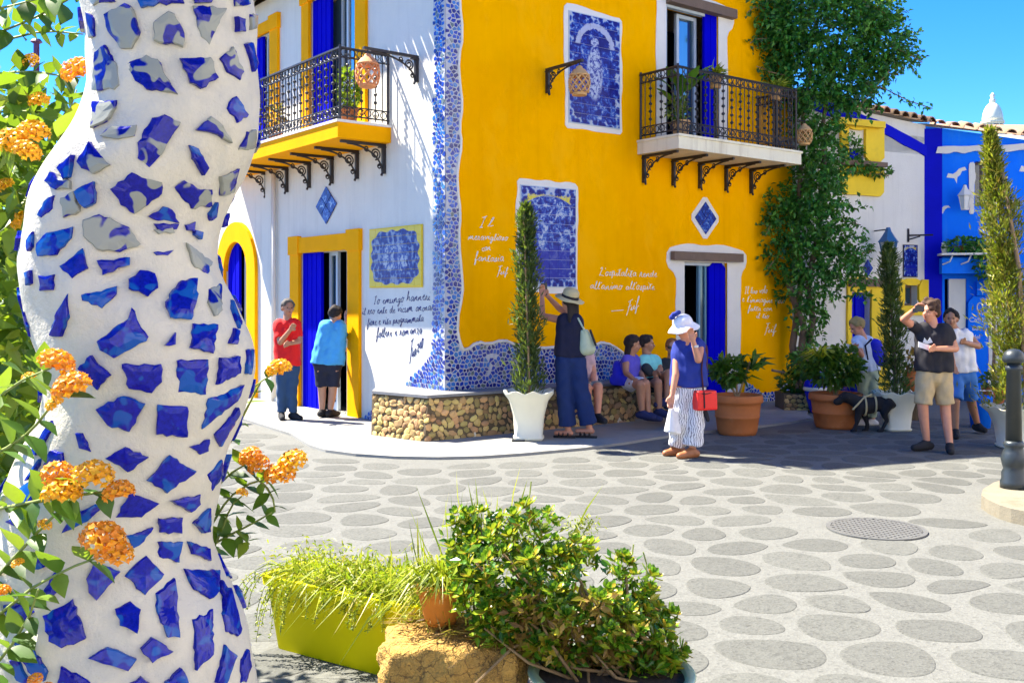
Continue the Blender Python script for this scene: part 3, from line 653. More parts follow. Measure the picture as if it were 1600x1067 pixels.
mb = MB(); WY.box(mb, dy2[0], dy2[0] + .05, fl_y, dy2[3], -.1, -.02); WY.box(mb, dy2[0] + .05, sY(1103), dy2[3] - .06, dy2[3], -.1, -.02); mb.build('inner_frame', 'grey_frame', house)
# goods seen in the dark ground-floor doorway
mb = MB()
for i in range(14): x = random.uniform(dy1[0] + .1, sY(1094)); z = random.uniform(.7, 2.3); WY.box(mb, x, x + random.uniform(.04, .12), z, z + random.uniform(.03, .12), -.62, -.6)
mb.build('shop_display', 'grey_frame', house)
mb = MB(); x = sW(522); z = WW.at(522, 456)[1]
WW.box(mb, x - .02, x + .10, z - .07, z - .05, -.5, -.48); WW.box(mb, x + .08, x + .10, z - .05, z + .05, -.5, -.48); WW.box(mb, x, x + .10, z + .05, z + .07, -.5, -.48)
mb.build('shop_display', 'border_white', house)
# ------------------------------------------------------------------ mosaic corner band
bY = [(720, -60), (716, 0), (723, 55), (715, 90), (717, 130), (722, 165), (716, 200), (721, 225), (714, 260), (713, 290), (719, 335), (715, 370), (721, 435), (722, 460), (712, 505), (718, 540), (727, 549), (745, 533), (762, 539), (785, 530), (805, 539), (840, 545), (880, 541), (925, 541), (943, 533), (969, 548), (1000, 575), (1035, 592), (1060, 610)]
polyY = [(0.0, TOP)] + [WY.at(*p) for p in bY] + [(sY(1060), 0.0), (0.0, 0.0)]
polyY[1] = (polyY[1][0], TOP)
bW = [(678, -60), (678, 0), (680, 100), (676, 200), (679, 300), (677, 400), (678, 480), (676, 530), (668, 565), (640, 592), (622, 613), (604, 632), (585, 638), (568, 655)]
polyW = [(0.0, TOP)] + [WW.at(*p) for p in bW] + [(sW(567), 0.0), (0.0, 0.0)]
polyW[1] = (polyW[1][0], TOP)
polyE = [(sY(1160), 0.0), (sY(1165), .38), WY.at(1190, 614), WY.at(1215, 612), (SE - .1, .36), (SE - .1, 0.0)]
mb = MB()
for W, pl, k in ((WY, polyY, 1), (WW, polyW, 1), (WY, polyE, 1)):
    mb.prism(pl, (lambda W_: (lambda x, z, d: W_.P(x, z, d)))(W), .001, .012)
band = mb.build('mosaic_mortar', 'mortar', house)
mb = MB()                                                              # thin raised white line along the yellow side
ln = [WY.P(*WY.at(*p), .012) for p in bY]
q2 = [ln[0]]
for p_, r_ in zip(ln, ln[1:]): q2 += [p_ * .7 + r_ * .3, p_ * .3 + r_ * .7]
mb.tube(q2 + [ln[-1]], .022, 6); mb.build('mosaic_border', 'border_white', house, True)
def tesserae(W, pl, seed, sp=.060, shrink=.014):
    r_ = random.Random(seed); mb = MB(); xs = [p[0] for p in pl]; zs = [p[1] for p in pl]; P_ = []
    z = min(zs); rr = 0
    while z < max(zs):
        x = min(xs) + (rr % 2) * sp / 2
        while x < max(xs): P_.append((x + r_.uniform(-.35, .35) * sp, z + r_.uniform(-.35, .35) * sp)); x += sp
        z += sp * .9; rr += 1
    P_ = [p for p in P_ if inside(p, pl) and edge_dist(p, pl) > shrink]
    A = np.array(P_)
    for p, poly in cells(A, 9, .012, 0):
        k = len(poly); L = max(math.hypot(v[0] - p[0], v[1] - p[1]) for v in poly)
        if L > sp * 1.1: poly = [(p[0] + (v[0] - p[0]) * min(1, sp * .62 / max(1e-6, math.hypot(v[0] - p[0], v[1] - p[1]))), p[1] + (v[1] - p[1]) * min(1, sp * .62 / max(1e-6, math.hypot(v[0] - p[0], v[1] - p[1])))) for v in poly]
        o_ = .017 + r_.uniform(-.002, .003)
        mb.add([W.P(v[0], v[1], .010) for v in poly] + [W.P(p[0] + (v[0] - p[0]) * .92, p[1] + (v[1] - p[1]) * .92, o_) for v in poly], [[k + j for j in range(k)]] + [[j, (j + 1) % k, k + (j + 1) % k, k + j] for j in range(k)])
    return mb
mb = tesserae(WY, polyY, 1)
for W, pl, k in ((WW, polyW, 2), (WY, polyE, 3)):
    t_ = tesserae(W, pl, k); mb.add(t_.v, t_.f)
mk('mosaic_tesserae', mb.v, mb.f, 'tessera', house, kind='stuff')
# ------------------------------------------------------------------ balconies
def baluster_mesh(ornate, h):
    mb = MB()
    if not ornate: mb.tube([(0, 0, 0), (0, 0, h)], .0085, 4)
    else:
        mb.tube([(0, 0, 0), (0, 0, h)], [.009, .009], 4)
        for f_ in (.28, .40, .52, .64, .76):
            z = h * f_; mb.lathe([(.004, -.028), (.026, -.008), (.026, .008), (.004, .028)], 6, (0, 0, z))
        for sx in (-1, 1):
            for z0_, dz in ((h * .84, 1), (h * .16, -1)):
                mb.tube([(sx * .006, 0, z0_), (sx * .042, 0, z0_ + dz * .02), (sx * .040, 0, z0_ + dz * .06), (sx * .012, 0, z0_ + dz * .075), (sx * .02, 0, z0_ + dz * .045)], .006, 4)
    return mb.mesh('baluster', 'iron')
H_RAIL = .92
BAL = [baluster_mesh(False, H_RAIL), baluster_mesh(True, H_RAIL)]
def bracket_mesh(L, H, name='bracket'):
    """scrolled iron corbel: arm along +y, post down the wall (x is the thickness)"""
    mb = MB(); t_ = .022
    mb.box(-t_, t_, 0, L, -.035, 0); mb.box(-t_, t_, 0, .05, -H, -.037); mb.box(-t_ * 1.5, t_ * 1.5, 0, .10, -.055, -.0365)
    k = 14; arc = [(0, .05 + (L * .86 - .05) * (1 - math.cos(a)), -.035 - (H - .06) * (1 - math.sin(a))) for a in np.linspace(0, math.pi / 2, k)]
    mb.tube(arc, .014, 4)
    sc = min(L, H); cy, cz = .05 + sc * .26, -.035 - sc * .27
    mb.tube([(0, cy + sc * (.05 + .15 * f_) * math.cos(f_ * 11), cz + sc * (.05 + .15 * f_) * math.sin(f_ * 11)) for f_ in np.linspace(0, 1, 26)], .011, 4)
    cy2, cz2 = .05 + sc * .60, -.035 - sc * .12
    mb.tube([(0, cy2 + sc * (.03 + .07 * f_) * math.cos(-f_ * 9), cz2 + sc * (.03 + .07 * f_) * math.sin(-f_ * 9)) for f_ in np.linspace(0, 1, 16)], .010, 4)
    cy3, cz3 = .05 + sc * .10, -.035 - sc * .68
    mb.tube([(0, cy3 + sc * (.03 + .06 * f_) * math.cos(f_ * 9), cz3 + sc * (.03 + .06 * f_) * math.sin(f_ * 9)) for f_ in np.linspace(0, 1, 16)], .010, 4)
    mb.tube([(0, .04, -H + .02), (0, .06, -H - .03)], .018, 5)
    return mb.mesh(name, 'iron')
def balcony(W, s0, s1, out, z_top, th, slab_m, brs, name_label):
    mb = MB(); W.box(mb, s0, s1, z_top - th, z_top, -.02, out); bal = mb.build('balcony', slab_m, house, label=name_label)
    mb = MB(); W.box(mb, s0 - .015, s1 + .015, z_top + .001, z_top + .035, -.0, out + .02); mb.build('balcony_floor', 'border_white' if slab_m != 'cream_stucco' else 'cream_stucco', bal)
    mb = MB(); i0, i1, io = s0 + .05, s1 - .05, out - .06
    for z, r_ in ((z_top + .10, .012), (z_top + H_RAIL + .06, .02), (z_top + H_RAIL - .06, .012), (z_top + .22, .010)):
        mb.tube([W.P(i0, z, .0), W.P(i0, z, io)], r_, 5); mb.tube([W.P(i1, z, .0), W.P(i1, z, io)], r_, 5); mb.tube([W.P(i0, z, io), W.P(i1, z, io)], r_, 5)
    for (s_, o_) in ((i0, io), (i1, io), (i0, .02), (i1, .02)): mb.tube([W.P(s_, z_top + .03, o_), W.P(s_, z_top + H_RAIL + .10, o_)], .018, 5)
    def scrolls(pa, pb, z, rad):
        d = pb - pa; k = int(d.length / (rad * 2.3))
        for i in range(k):
            c_ = pa + d * ((i + .5) / k); u_ = d.normalized()
            mb.tube([c_ + u_ * (rad * math.cos(t_)) + Vector((0, 0, z + rad * math.sin(t_))) for t_ in np.linspace(0, 6.28, 9)], .007, 4, False)
    P0 = lambda s_, o_: W.P(s_, 0, o_)
    for z, rad in ((z_top + .16, .048), (z_top + H_RAIL, .05)):
        scrolls(P0(i0, .03), P0(i0, io), z, rad); scrolls(P0(i1, .03), P0(i1, io), z, rad); scrolls(P0(i0, io), P0(i1, io), z, rad)
    mb.build('railing', 'iron', bal)
    k = 0
    def line(pa, pb, rot):
        nonlocal k
        n_ = max(2, int((pb - pa).length / .095))
        for i in range(1, n_):
            inst('baluster', BAL[k % 2], bal, Matrix.Translation(pa + (pb - pa) * (i / n_) + Vector((0, 0, z_top + .06))) @ Matrix.Rotation(rot, 4, 'Z')); k += 1
    line(P0(i0, 0), P0(i0, io), W.rot() + math.pi / 2); line(P0(i0, io), P0(i1, io), W.rot()); line(P0(i1, io), P0(i1, 0), W.rot() + math.pi / 2)
    ro_ = math.atan2(W.n.y, W.n.x) - math.pi / 2
    for s_ in brs: inst('bracket', BR, bal, Matrix.Translation(W.P(s_, z_top - th - .002, .0)) @ Matrix.Rotation(ro_, 4, 'Z'))
    return bal
BR = bracket_mesh(.68, .40)
sR = sW(611)
balW = balcony(WW, sR, sW(372), B_OUT, fl_w, .20, 'yellow_paint', [sW(p) for p in (602, 560, 520.6, 485, 450, 418)], 'yellow balcony slab with iron railing and scrolled brackets')
sE_ = WY.at(1252, 240, .8)[0]
balY = balcony(WY, sY(996), sE_, B_OUT, fl_y, .17, 'cream_stucco', [sY(p) for p in (1004.5, 1050.5, 1092, 1133, 1172)], 'cream balcony slab with iron railing and scrolled brackets')
WBR = bracket_mesh(.80, .34)
WBR2 = bracket_mesh(.72, .33)
def wall_bracket(W, px, py, me):
    s_, z_ = W.at(px, py); ro_ = math.atan2(W.n.y, W.n.x) - math.pi / 2
    inst('lantern_bracket', me, house, Matrix.Translation(W.P(s_, z_, 0)) @ Matrix.Rotation(ro_, 4, 'Z')); return s_, z_
b1 = wall_bracket(WW, 653, 88, WBR); b2 = wall_bracket(WY, 854, 108, WBR2)
def lantern(label, p, sc=1.0, cm='pale_terracotta'):
    """pierced clay lantern; p is the point it hangs from"""
    t_ = thing('clay_lantern', label, 'lantern', (p[0], p[1], p[2] - .46 * sc), 0, 'pierced clay lanterns')
    S = lambda r_, z: (r_ * sc, z * sc); x, y_, z_ = p[0], p[1], p[2] - .46 * sc
    MB().lathe([S(.135, .27), S(.15, .285), S(.13, .30), S(.085, .36), S(.05, .38), S(.045, .40), S(.02, .42)], 14, (x, y_, z_)).build('lantern_cap', cm, t_, True)
    MB().lathe([S(.06, 0), S(.10, 0), S(.108, .03), S(.10, .045)], 14, (x, y_, z_)).build('lantern_base', cm, t_, True)
    mb = MB(); pr = lambda f_: .10 + .048 * math.sin(math.pi * (.15 + .6 * f_))
    for k in range(9):
        for sg in (-1, 1):
            mb.tube([(x + sc * pr(f_) * math.cos(k * .698 + sg * f_ * 1.4), y_ + sc * pr(f_) * math.sin(k * .698 + sg * f_ * 1.4), z_ + sc * (.035 + .245 * f_)) for f_ in np.linspace(0, 1, 7)], .011 * sc, 4)
    mb.build('lantern_lattice', cm, t_, True)
    MB().tube([(x, y_, z_ + .41 * sc), (x, y_, z_ + .475 * sc)], .008, 5).build('hook', 'iron', t_)
pW = WW.P(b1[0], b1[1] - .04, .74); pY = WY.P(b2[0], b2[1] - .04, .66)
lantern('orange clay lantern hanging from the iron bracket beside the white-side balcony', pW, 1.0, 'orange_terracotta')
lantern('clay lantern hanging on the bracket in front of the upper blue tile picture', pY, .92)
se_, ze_ = WY.at(1257, 190, .80); pE = WY.P(se_, ze_, .80)
mb = MB(); mb.tube([WY.P(sE_ - .05, ze_ + .02, .74), pE], .012, 5); mb.build('lantern_hook', 'iron', house)
lantern('clay lantern at the vine-covered end of the cream balcony', pE, .80)
# ------------------------------------------------------------------ lettering
for tx, p0, p1, xh in (('Io emungo hanneri', (584, 476), (672, 469), .075), ('il reo ente de vicum onorar', (566, 492), (678, 485), .07), ('fiore e vita programmata', (574, 509), (662, 503), .07), ('follere e romanza', (588, 527), (660, 521), .075)):
    write(tx, WW, p0, p1, xh * .85, 'ink_blue', house, .0042)
write('Fazio', WW, (640, 563), (662, 541), .11, 'ink_blue', house)
for tx, p0, p1, xh in (('Il', (747, 357), (770, 354), .075), ('meraviglioso', (731, 375), (793, 376), .06), ('con', (752, 392), (766, 392), .06), ('fantasia', (741, 408), (787, 409), .07), ('Fif', (776, 430), (793, 428), .06),
    ("L'ospitalita rende", (935, 431), (1026, 433), .075), ("all'animo all'ospite", (921, 452), (1022, 453), .07), ('-', (950, 489), (975, 487), .05), ('Fif', (978, 490), (998, 480), .09),
    ('Il tuo volo', (1163, 459), (1199, 458), .07), ("e l'immagine vera", (1159, 472), (1226, 474), .06), ('fatta con', (1168, 486), (1206, 486), .06), ('il tio', (1181, 497), (1201, 498), .06), ('Fif', (1194, 520), (1212, 519), .08)):
    write(tx, WY, p0, p1, xh * .85, 'ink_white', house, .005)
# ------------------------------------------------------------------ tile pictures
def picture_mat(name, ob, w_, h_, scallop, ymix, seed, arch=False, sc=7.0, inv=0.0, lift=0.0):
    """glazed blue painting over the whole picture: ob gives its coordinates (x along the wall, z up)"""
    m, t, b = newmat(name); co = coords(t, 'Object', ob)
    sp = N(t, 'ShaderNodeSeparateXYZ'); t.links.new(co, sp.inputs[0])
    x = mth(t, 'DIVIDE', sp.outputs[0], w_ / 2); z = mth(t, 'SUBTRACT', mth(t, 'DIVIDE', sp.outputs[2], h_ / 2), 1.0)
    off = N(t, 'ShaderNodeVectorMath', operation='ADD'); t.links.new(co, off.inputs[0]); off.inputs[1].default_value = (seed * 3.1, 0, seed)
    n1 = noise(t, sc, 5, 0.65, off.outputs[0], 1.2); n2 = noise(t, sc * 4, 4, 0.7, off.outputs[0], 0.6)
    v = N(t, 'ShaderNodeTexVoronoi'); v.inputs['Scale'].default_value = sc * 2.2; t.links.new(off.outputs[0], v.inputs['Vector'])
    k = mth(t, 'ADD', mth(t, 'MULTIPLY', n1, 0.6), mth(t, 'MULTIPLY', n2, 0.4))
    scene_c = ramp(t, k, [(0.46 - lift, (0.001, 0.004, 0.15)), (0.52 - lift, (0.003, 0.022, 0.30)), (0.57 - lift, (0.03, 0.12, 0.45)), (0.63 - lift, (0.42, 0.48, 0.58))])
    if inv: scene_c = mixc(t, inv, scene_c, (0.62, 0.66, 0.74))
    ax, az = mth(t, 'ABSOLUTE', x), mth(t, 'ABSOLUTE', z)
    bx = mth(t, 'MULTIPLY', mth(t, 'SUBTRACT', 1.0, ax), w_ / 2); bz = mth(t, 'MULTIPLY', mth(t, 'SUBTRACT', 1.0, az), h_ / 2)
    ed = mth(t, 'ADD', mth(t, 'MINIMUM', bx, bz), mth(t, 'MULTIPLY_ADD', n2, 0.16, -0.08))
    frame_c = ramp(t, mth(t, 'ADD', v.outputs['Distance'], mth(t, 'MULTIPLY', n2, 0.5)), [(0.62, (0.001, 0.003, 0.16)), (0.78, (0.003, 0.018, 0.28)), (0.88, (0.05, 0.15, 0.45)), (1.0, (0.4, 0.45, 0.55))])
    inner = ramp(t, ed, [(scallop, (0, 0, 0)), (scallop + 0.012, (1, 1, 1))])
    col = mixc(t, inner, frame_c, scene_c)
    if ymix == 1:                                                      # yellow ground outside a scalloped cartouche
        rr = mth(t, 'POWER', mth(t, 'ADD', mth(t, 'POWER', ax, 4.0), mth(t, 'POWER', az, 4.0)), 0.25)
        rr = mth(t, 'ADD', rr, mth(t, 'MULTIPLY', mth(t, 'SINE', mth(t, 'MULTIPLY', mth(t, 'ARCTAN2', x, z), 14.0)), 0.035))
        col = mixc(t, ramp(t, mth(t, 'ADD', rr, mth(t, 'MULTIPLY_ADD', n2, 0.14, -0.07)), [(0.46, (0, 0, 0)), (0.475, (1, 1, 1))]), ramp(t, k, [(0.42, (0.01, 0.02, 0.22)), (0.50, (0.04, 0.09, 0.35)), (0.56, (0.42, 0.44, 0.50))]), mixc(t, 0.45, frame_c, (0.002, 0.006, 0.17)))
        col = mixc(t, ramp(t, rr, [(0.90, (0, 0, 0)), (0.915, (1, 1, 1))]), col, (0.72, 0.52, 0.03))
    if ymix == 2:                                                      # yellow top field with a blue garland under it
        top = ramp(t, mth(t, 'ADD', z, mth(t, 'MULTIPLY', mth(t, 'POWER', ax, 2.0), 0.25)), [(0.83, (0, 0, 0)), (0.85, (1, 1, 1))])
        col = mixc(t, mth(t, 'MULTIPLY', mth(t, 'MULTIPLY', top, inner), ramp(t, n2, [(0.6, (1, 1, 1)), (0.64, (0, 0, 0))])), col, (0.66, 0.55, 0.05))
        low = ramp(t, mth(t, 'ADD', z, mth(t, 'MULTIPLY', n1, 0.5)), [(-0.30 * 0 + 0.0, (1, 1, 1)), (0.05, (0, 0, 0))])
        col = mixc(t, mth(t, 'MULTIPLY', mth(t, 'MULTIPLY', low, inner), 0.85), col, (0.006, 0.014, 0.30))
    if arch:                                                           # a pale arch with a plain standing shape under it
        rr = mth(t, 'SQRT', mth(t, 'ADD', mth(t, 'POWER', mth(t, 'MULTIPLY', x, 1.1), 2.0), mth(t, 'POWER', mth(t, 'MULTIPLY', mth(t, 'SUBTRACT', z, 0.45), 2.0), 2.0)))
        ring_ = ramp(t, mth(t, 'ADD', rr, mth(t, 'MULTIPLY_ADD', n2, 0.3, -0.15)), [(0.62, (0, 0, 0)), (0.64, (1, 1, 1)), (0.84, (1, 1, 1)), (0.86, (0, 0, 0))])
        up_ = ramp(t, z, [(0.44, (0, 0, 0)), (0.46, (1, 1, 1))])
        col = mixc(t, mth(t, 'MULTIPLY', ring_, mth(t, 'MULTIPLY', up_, 0.8)), col, (0.5, 0.53, 0.66))
        bod = mth(t, 'SQRT', mth(t, 'ADD', mth(t, 'POWER', mth(t, 'MULTIPLY', mth(t, 'SUBTRACT', x, -0.02), 2.9), 2.0), mth(t, 'POWER', mth(t, 'MULTIPLY', mth(t, 'SUBTRACT', z, -0.05), 1.9), 2.0)))
        hed = mth(t, 'SQRT', mth(t, 'ADD', mth(t, 'POWER', mth(t, 'MULTIPLY', mth(t, 'SUBTRACT', x, -0.02), 6.0), 2.0), mth(t, 'POWER', mth(t, 'MULTIPLY', mth(t, 'SUBTRACT', z, 0.52), 10.0), 2.0)))
        fig = mth(t, 'ADD', mth(t, 'MINIMUM', bod, hed), mth(t, 'MULTIPLY_ADD', n2, 0.5, -0.25))
        col = mixc(t, ramp(t, fig, [(0.86, (1, 1, 1)), (1.0, (0, 0, 0))]), col, mixc(t, ramp(t, n2, [(0.42, (0, 0, 0)), (0.55, (1, 1, 1))]), (0.004, 0.015, 0.26), (0.42, 0.48, 0.62)))
    t.links.new(col, b.inputs['Base Color']); b.inputs['Roughness'].default_value = 0.3; b.inputs['Specular IOR Level'].default_value = 0.2
    return m
def tile_picture(W, s0, s1, z0, z1, nx, nz, label, border=None, off=.012, **kw):
    w_, h_ = abs(s1 - s0), z1 - z0; c_ = (s0 + s1) / 2
    o = thing('tile_picture', label, 'tile picture', W.P(c_, z0, off), math.atan2(W.n.y, W.n.x) + math.pi / 2, 'painted tile pictures')
    m = picture_mat('picture_' + str(kw.get('seed')), o, w_, h_, **kw)
    mb = MB(); mb.box(-w_ / 2 - .012, w_ / 2 + .012, .0, .010 , -.012, h_ + .012); mb.v = [(x, -y + .004, z) for x, y, z in mb.v]; mb.build('tile_bed', 'grey_frame' if border is None else border, o, local=True)
    tw, th = w_ / nx, h_ / nz; g = .0022
    me = MB().hexa([(-tw / 2 + g, -.0065, -th / 2 + g), (tw / 2 - g, -.0065, -th / 2 + g), (tw / 2 - g, -.005, -th / 2 + g), (-tw / 2 + g, -.005, -th / 2 + g), (-tw / 2 + g, -.0065, th / 2 - g), (tw / 2 - g, -.0065, th / 2 - g), (tw / 2 - g, -.005, th / 2 - g), (-tw / 2 + g, -.005, th / 2 - g)])
    me.v = [(x, -.012 if y < -.006 else -.004, z) for x, y, z in me.v]
    me = me.mesh('tile', m)
    for i in range(nx):
        for j in range(nz):
            loc = MW[o.name] @ Matrix.Translation((-w_ / 2 + (i + .5) * tw, random.uniform(-.001, .0005), (j + .5) * th)) @ Matrix.Rotation(R(random.uniform(-.5, .5)), 4, 'Z') @ Matrix.Rotation(R(random.uniform(-.5, .5)), 4, 'X')
            inst('tile', me, o, loc)
    return o
(pa, pb, pc, pd) = [WY.at(*p) for p in ((887, 19), (965.5, 35), (967.5, 202), (890, 191))]
s0, s1, z0, z1 = (pa[0] + pd[0]) / 2, (pb[0] + pc[0]) / 2, (pc[1] + pd[1]) / 2, (pa[1] + pb[1]) / 2
surround(WY, [(s0 - .07, z0 - .09), (s1 + .06, z0 - .08), (s1 + .05, z1 + .08), (s0 - .08, z1 + .1)], None, house, .022, 11, .008, .16)
tile_picture(WY, s0, s1, z0, z1, 5, 11, 'tall blue tile picture high on the yellow wall behind the clay lantern', scallop=.07, ymix=0, seed=1, arch=True, sc=5.5)
(pa, pb, pc, pd) = [WY.at(*p) for p in ((812, 289), (896.6, 298), (899, 450), (814, 446))]
s0, s1, z0, z1 = (pa[0] + pd[0]) / 2, (pb[0] + pc[0]) / 2, (pc[1] + pd[1]) / 2, (pa[1] + pb[1]) / 2
surround(WY, [(s0 - .07, z0 - .08), (s1 + .05, z0 - .07), (s1 + .05, z1 + .09), (s0 - .06, z1 + .09)], None, house, .022, 12, .008, .16)
tile_picture(WY, s0, s1, z0, z1, 6, 11, 'blue tile picture with yellow top at street level behind the tall cypress', scallop=.10, ymix=2, seed=2, sc=6.5, lift=.05)
(pa, pb, pc, pd) = [WW.at(*p) for p in ((579, 361), (661.5, 350.5), (660, 445), (580, 450.5))]
s0, s1, z0, z1 = (pb[0] + pc[0]) / 2, (pa[0] + pd[0]) / 2, (pc[1] + pd[1]) / 2, (pa[1] + pb[1]) / 2
tile_picture(WW, s0, s1, z0, z1, 8, 7, 'yellow bordered blue tile picture on the white wall beside the street door', border='lemon_paint', scallop=.06, ymix=1, seed=3, sc=7)
def diamond(W, px, py, hw, hh, label, surround_=None):
    """lozenge of blue tiles set into the wall"""
    s_, z_ = W.at(px, py); a = abs(W.S(px + hw) - W.S(px - hw)) / 2; b = abs(W.at(px, py - hh)[1] - z_)
    if surround_: MB().prism(wavy([(s_ - a * surround_, z_), (s_, z_ - b * surround_), (s_ + a * surround_, z_), (s_, z_ + b * surround_)], .2, .01, 5), lambda x, z, d: W.P(x, z, d), .001, .008).build('painted_surround', 'border_white', house)
    o = thing('tile_diamond', label, 'tile diamond', W.P(s_, z_ - b, .01), math.atan2(W.n.y, W.n.x) + math.pi / 2, 'blue tile diamonds')
    m = picture_mat('diamond_' + str(px), o, 2 * a, 2 * b, 0.0, 0, px * .01, sc=6)
    for k, (cx_, cz_) in enumerate(((0, -.5), (-.5, 0), (.5, 0), (0, .5))):
        q = .47; pts = [(cx_ * a, b + (cz_ - q) * b), ((cx_ + q) * a, b + cz_ * b), (cx_ * a, b + (cz_ + q) * b), ((cx_ - q) * a, b + cz_ * b)]
        MB().prism(pts, lambda x, z, d: (x, -d, z), 0.0, .012).build('tile', m, o, local=True)
    return o
diamond(WW, 511, 321, 16.5, 30, 'blue tile diamond on the white wall above the street door')
diamond(WY, 1101.5, 341, 17, 26, 'blue tile diamond in a white surround above the yellow side door', 1.42)
# ------------------------------------------------------------------ stone bench round the corner
BP = [ground(580, 683), ground(663, 694), ground(992, 661)]
BP.append(WY.P(WY.S(1056), 0, .55)); BP.insert(3, BP[2] + (-WY.n) * .18)
BH = .56
bench = thing('stone_bench', 'low curved bench of yellow rubble stones hugging the corner of the house', 'bench', BP[1])
bx = [BP[0], BP[1], BP[2], BP[3], BP[4]]
back = [WW.P(WW.S(597) , 0, .03), Vector((*Cx, 0)) + WY.n * .03, WY.P(1.5, 0, .03), WY.P(WY.S(992), 0, .03), WY.P(WY.S(1056), 0, .03)]
def inset(i, d=.10):
    p, bk = bx[i], back[min(i, 4)]; c_ = (bk - p); c_.z = 0; return p + c_.normalized() * d
top = [inset(0, .12), inset(1, .12), inset(2, .10), inset(3, .05), inset(4, .05)]
mb = MB(); nb_ = len(bx)
V = [(*p.xy, -.02) for p in bx] + [(*p.xy, BH - .04) for p in top] + [(*p.xy, BH - .04) for p in back] + [(*p.xy, -.02) for p in back]; Fc = []
for i in range(nb_ - 1): Fc += [[i, i + 1, nb_ + i + 1, nb_ + i], [nb_ + i, nb_ + i + 1, 2 * nb_ + i + 1, 2 * nb_ + i]]
Fc += [[0, nb_, 2 * nb_, 3 * nb_], [nb_ - 1, 4 * nb_ - 1, 3 * nb_ - 1, 2 * nb_ - 1]]
mb.add(V, Fc); mb.build('bench_core', 'stone_mortar', bench)
lip = [p + (p - b).normalized() * .035 for p, b in zip(top, back)]
mb = MB(); mb.prism([(p.x, p.y) for p in lip] + [(p.x, p.y) for p in back[::-1]], lambda x, y, d: (x, y, d), BH - .030, BH + .004); mb.build('seat_slab', M.setdefault('seat_stone', mat('seat_stone', (.20, .20, .20), .8, .25, 25, 80, .4, .004)), bench)
mb = MB(); tp = [(p.x, p.y) for p in top] + [(p.x, p.y) for p in back[::-1]]
stones = []
for seg in range(nb_ - 1):
    a0, a1, t0, t1 = bx[seg], bx[seg + 1], top[seg] + Vector((0, 0, BH - .05)), top[seg + 1] + Vector((0, 0, BH - .05)); L = (a1 - a0).length
    nrm = (a1 - a0).cross(t0 - a0).normalized()
    if nrm.dot((bx[seg] - back[min(seg, 4)])) < 0: nrm = -nrm
    rows = 7
    for r_ in range(rows):
        x = (r_ % 2) * .04
        while x < L - .02:
            wd = random.uniform(.05, .145); f_ = (x + wd / 2) / L
            if f_ > 1: break
            z = (r_ + .5 + random.uniform(-.3, .3)) / rows; p = (a0 + (a1 - a0) * f_) * (1 - z) + (t0 + (t1 - t0) * f_) * z
            stones.append((p, (a1 - a0).normalized(), nrm, wd, random.uniform(.055, .105))); x += wd * .95
def pebble(seed, name='stone', m='yellow_stone', squash=.5):
    bm = bmesh.new(); bmesh.ops.create_icosphere(bm, subdivisions=1, radius=.5); r_ = random.Random(seed)
    for v in bm.verts: v.co *= r_.uniform(.74, 1.22)
    for v in bm.verts: v.co.y *= squash
    me = bpy.data.meshes.new(name); bm.to_mesh(me); bm.free(); me.materials.append(M[m]); return me
PB = [pebble(i) for i in range(7)]
random.shuffle(stones); stones.sort(key=lambda s_: s_[0].y > 12.9)
mass = MB()
for i, (p, u_, n_, wd, hh) in enumerate(stones):
    v_ = n_.cross(u_); m_ = Matrix(((u_.x, n_.x, v_.x, p.x), (u_.y, n_.y, v_.y, p.y), (u_.z, n_.z, v_.z, p.z), (0, 0, 0, 1))) @ Matrix.Rotation(random.uniform(-.7, .7), 4, 'Y') @ Matrix.Diagonal((wd * 1.05, .08 * random.uniform(.8, 1.3), hh * 1.15, 1))
    if i < 298: inst('stone', PB[i % 7], bench, m_)
    else: mass.add([m_ @ v.co for v in PB[i % 7].vertices], [list(q_.vertices) for q_ in PB[i % 7].polygons])
if mass.v: mk('rubble', mass.v, mass.f, 'stone_mix', bench, kind='stuff')
def star(px, py, seg, n, r0, r1, name):
    a0, a1 = bx[seg], bx[seg + 1]; nrm = (a1 - a0).normalized().cross(Vector((0, 0, 1)))
    if nrm.dot(a0 - back[seg]) < 0: nrm = -nrm
    u_ = (a1 - a0).normalized(); a = (px - CX) / F; t_ = (a * a0.y - a0.x) / (u_.x - a * u_.y); Y = a0.y + u_.y * t_; z = HC - (py - HZ) / F * Y; c_ = a0 + u_ * t_ - nrm * (.11 * z / BH)
    MB().prism([(math.cos(k * math.pi / n + 1.57) * (r0 if k % 2 == 0 else r1), math.sin(k * math.pi / n + 1.57) * (r0 if k % 2 == 0 else r1)) for k in range(2 * n)], lambda x, y, d: c_ + u_ * x + Vector((0, 0, y)) + nrm * d, -.02, .055).build(name, 'pale_star', bench)
star(632, 648, 0, 6, .085, .045, 'stone_star'); star(742, 652, 1, 6, .10, .05, 'stone_star'); star(968, 633, 1, 2, .10, .075, 'stone_diamond')
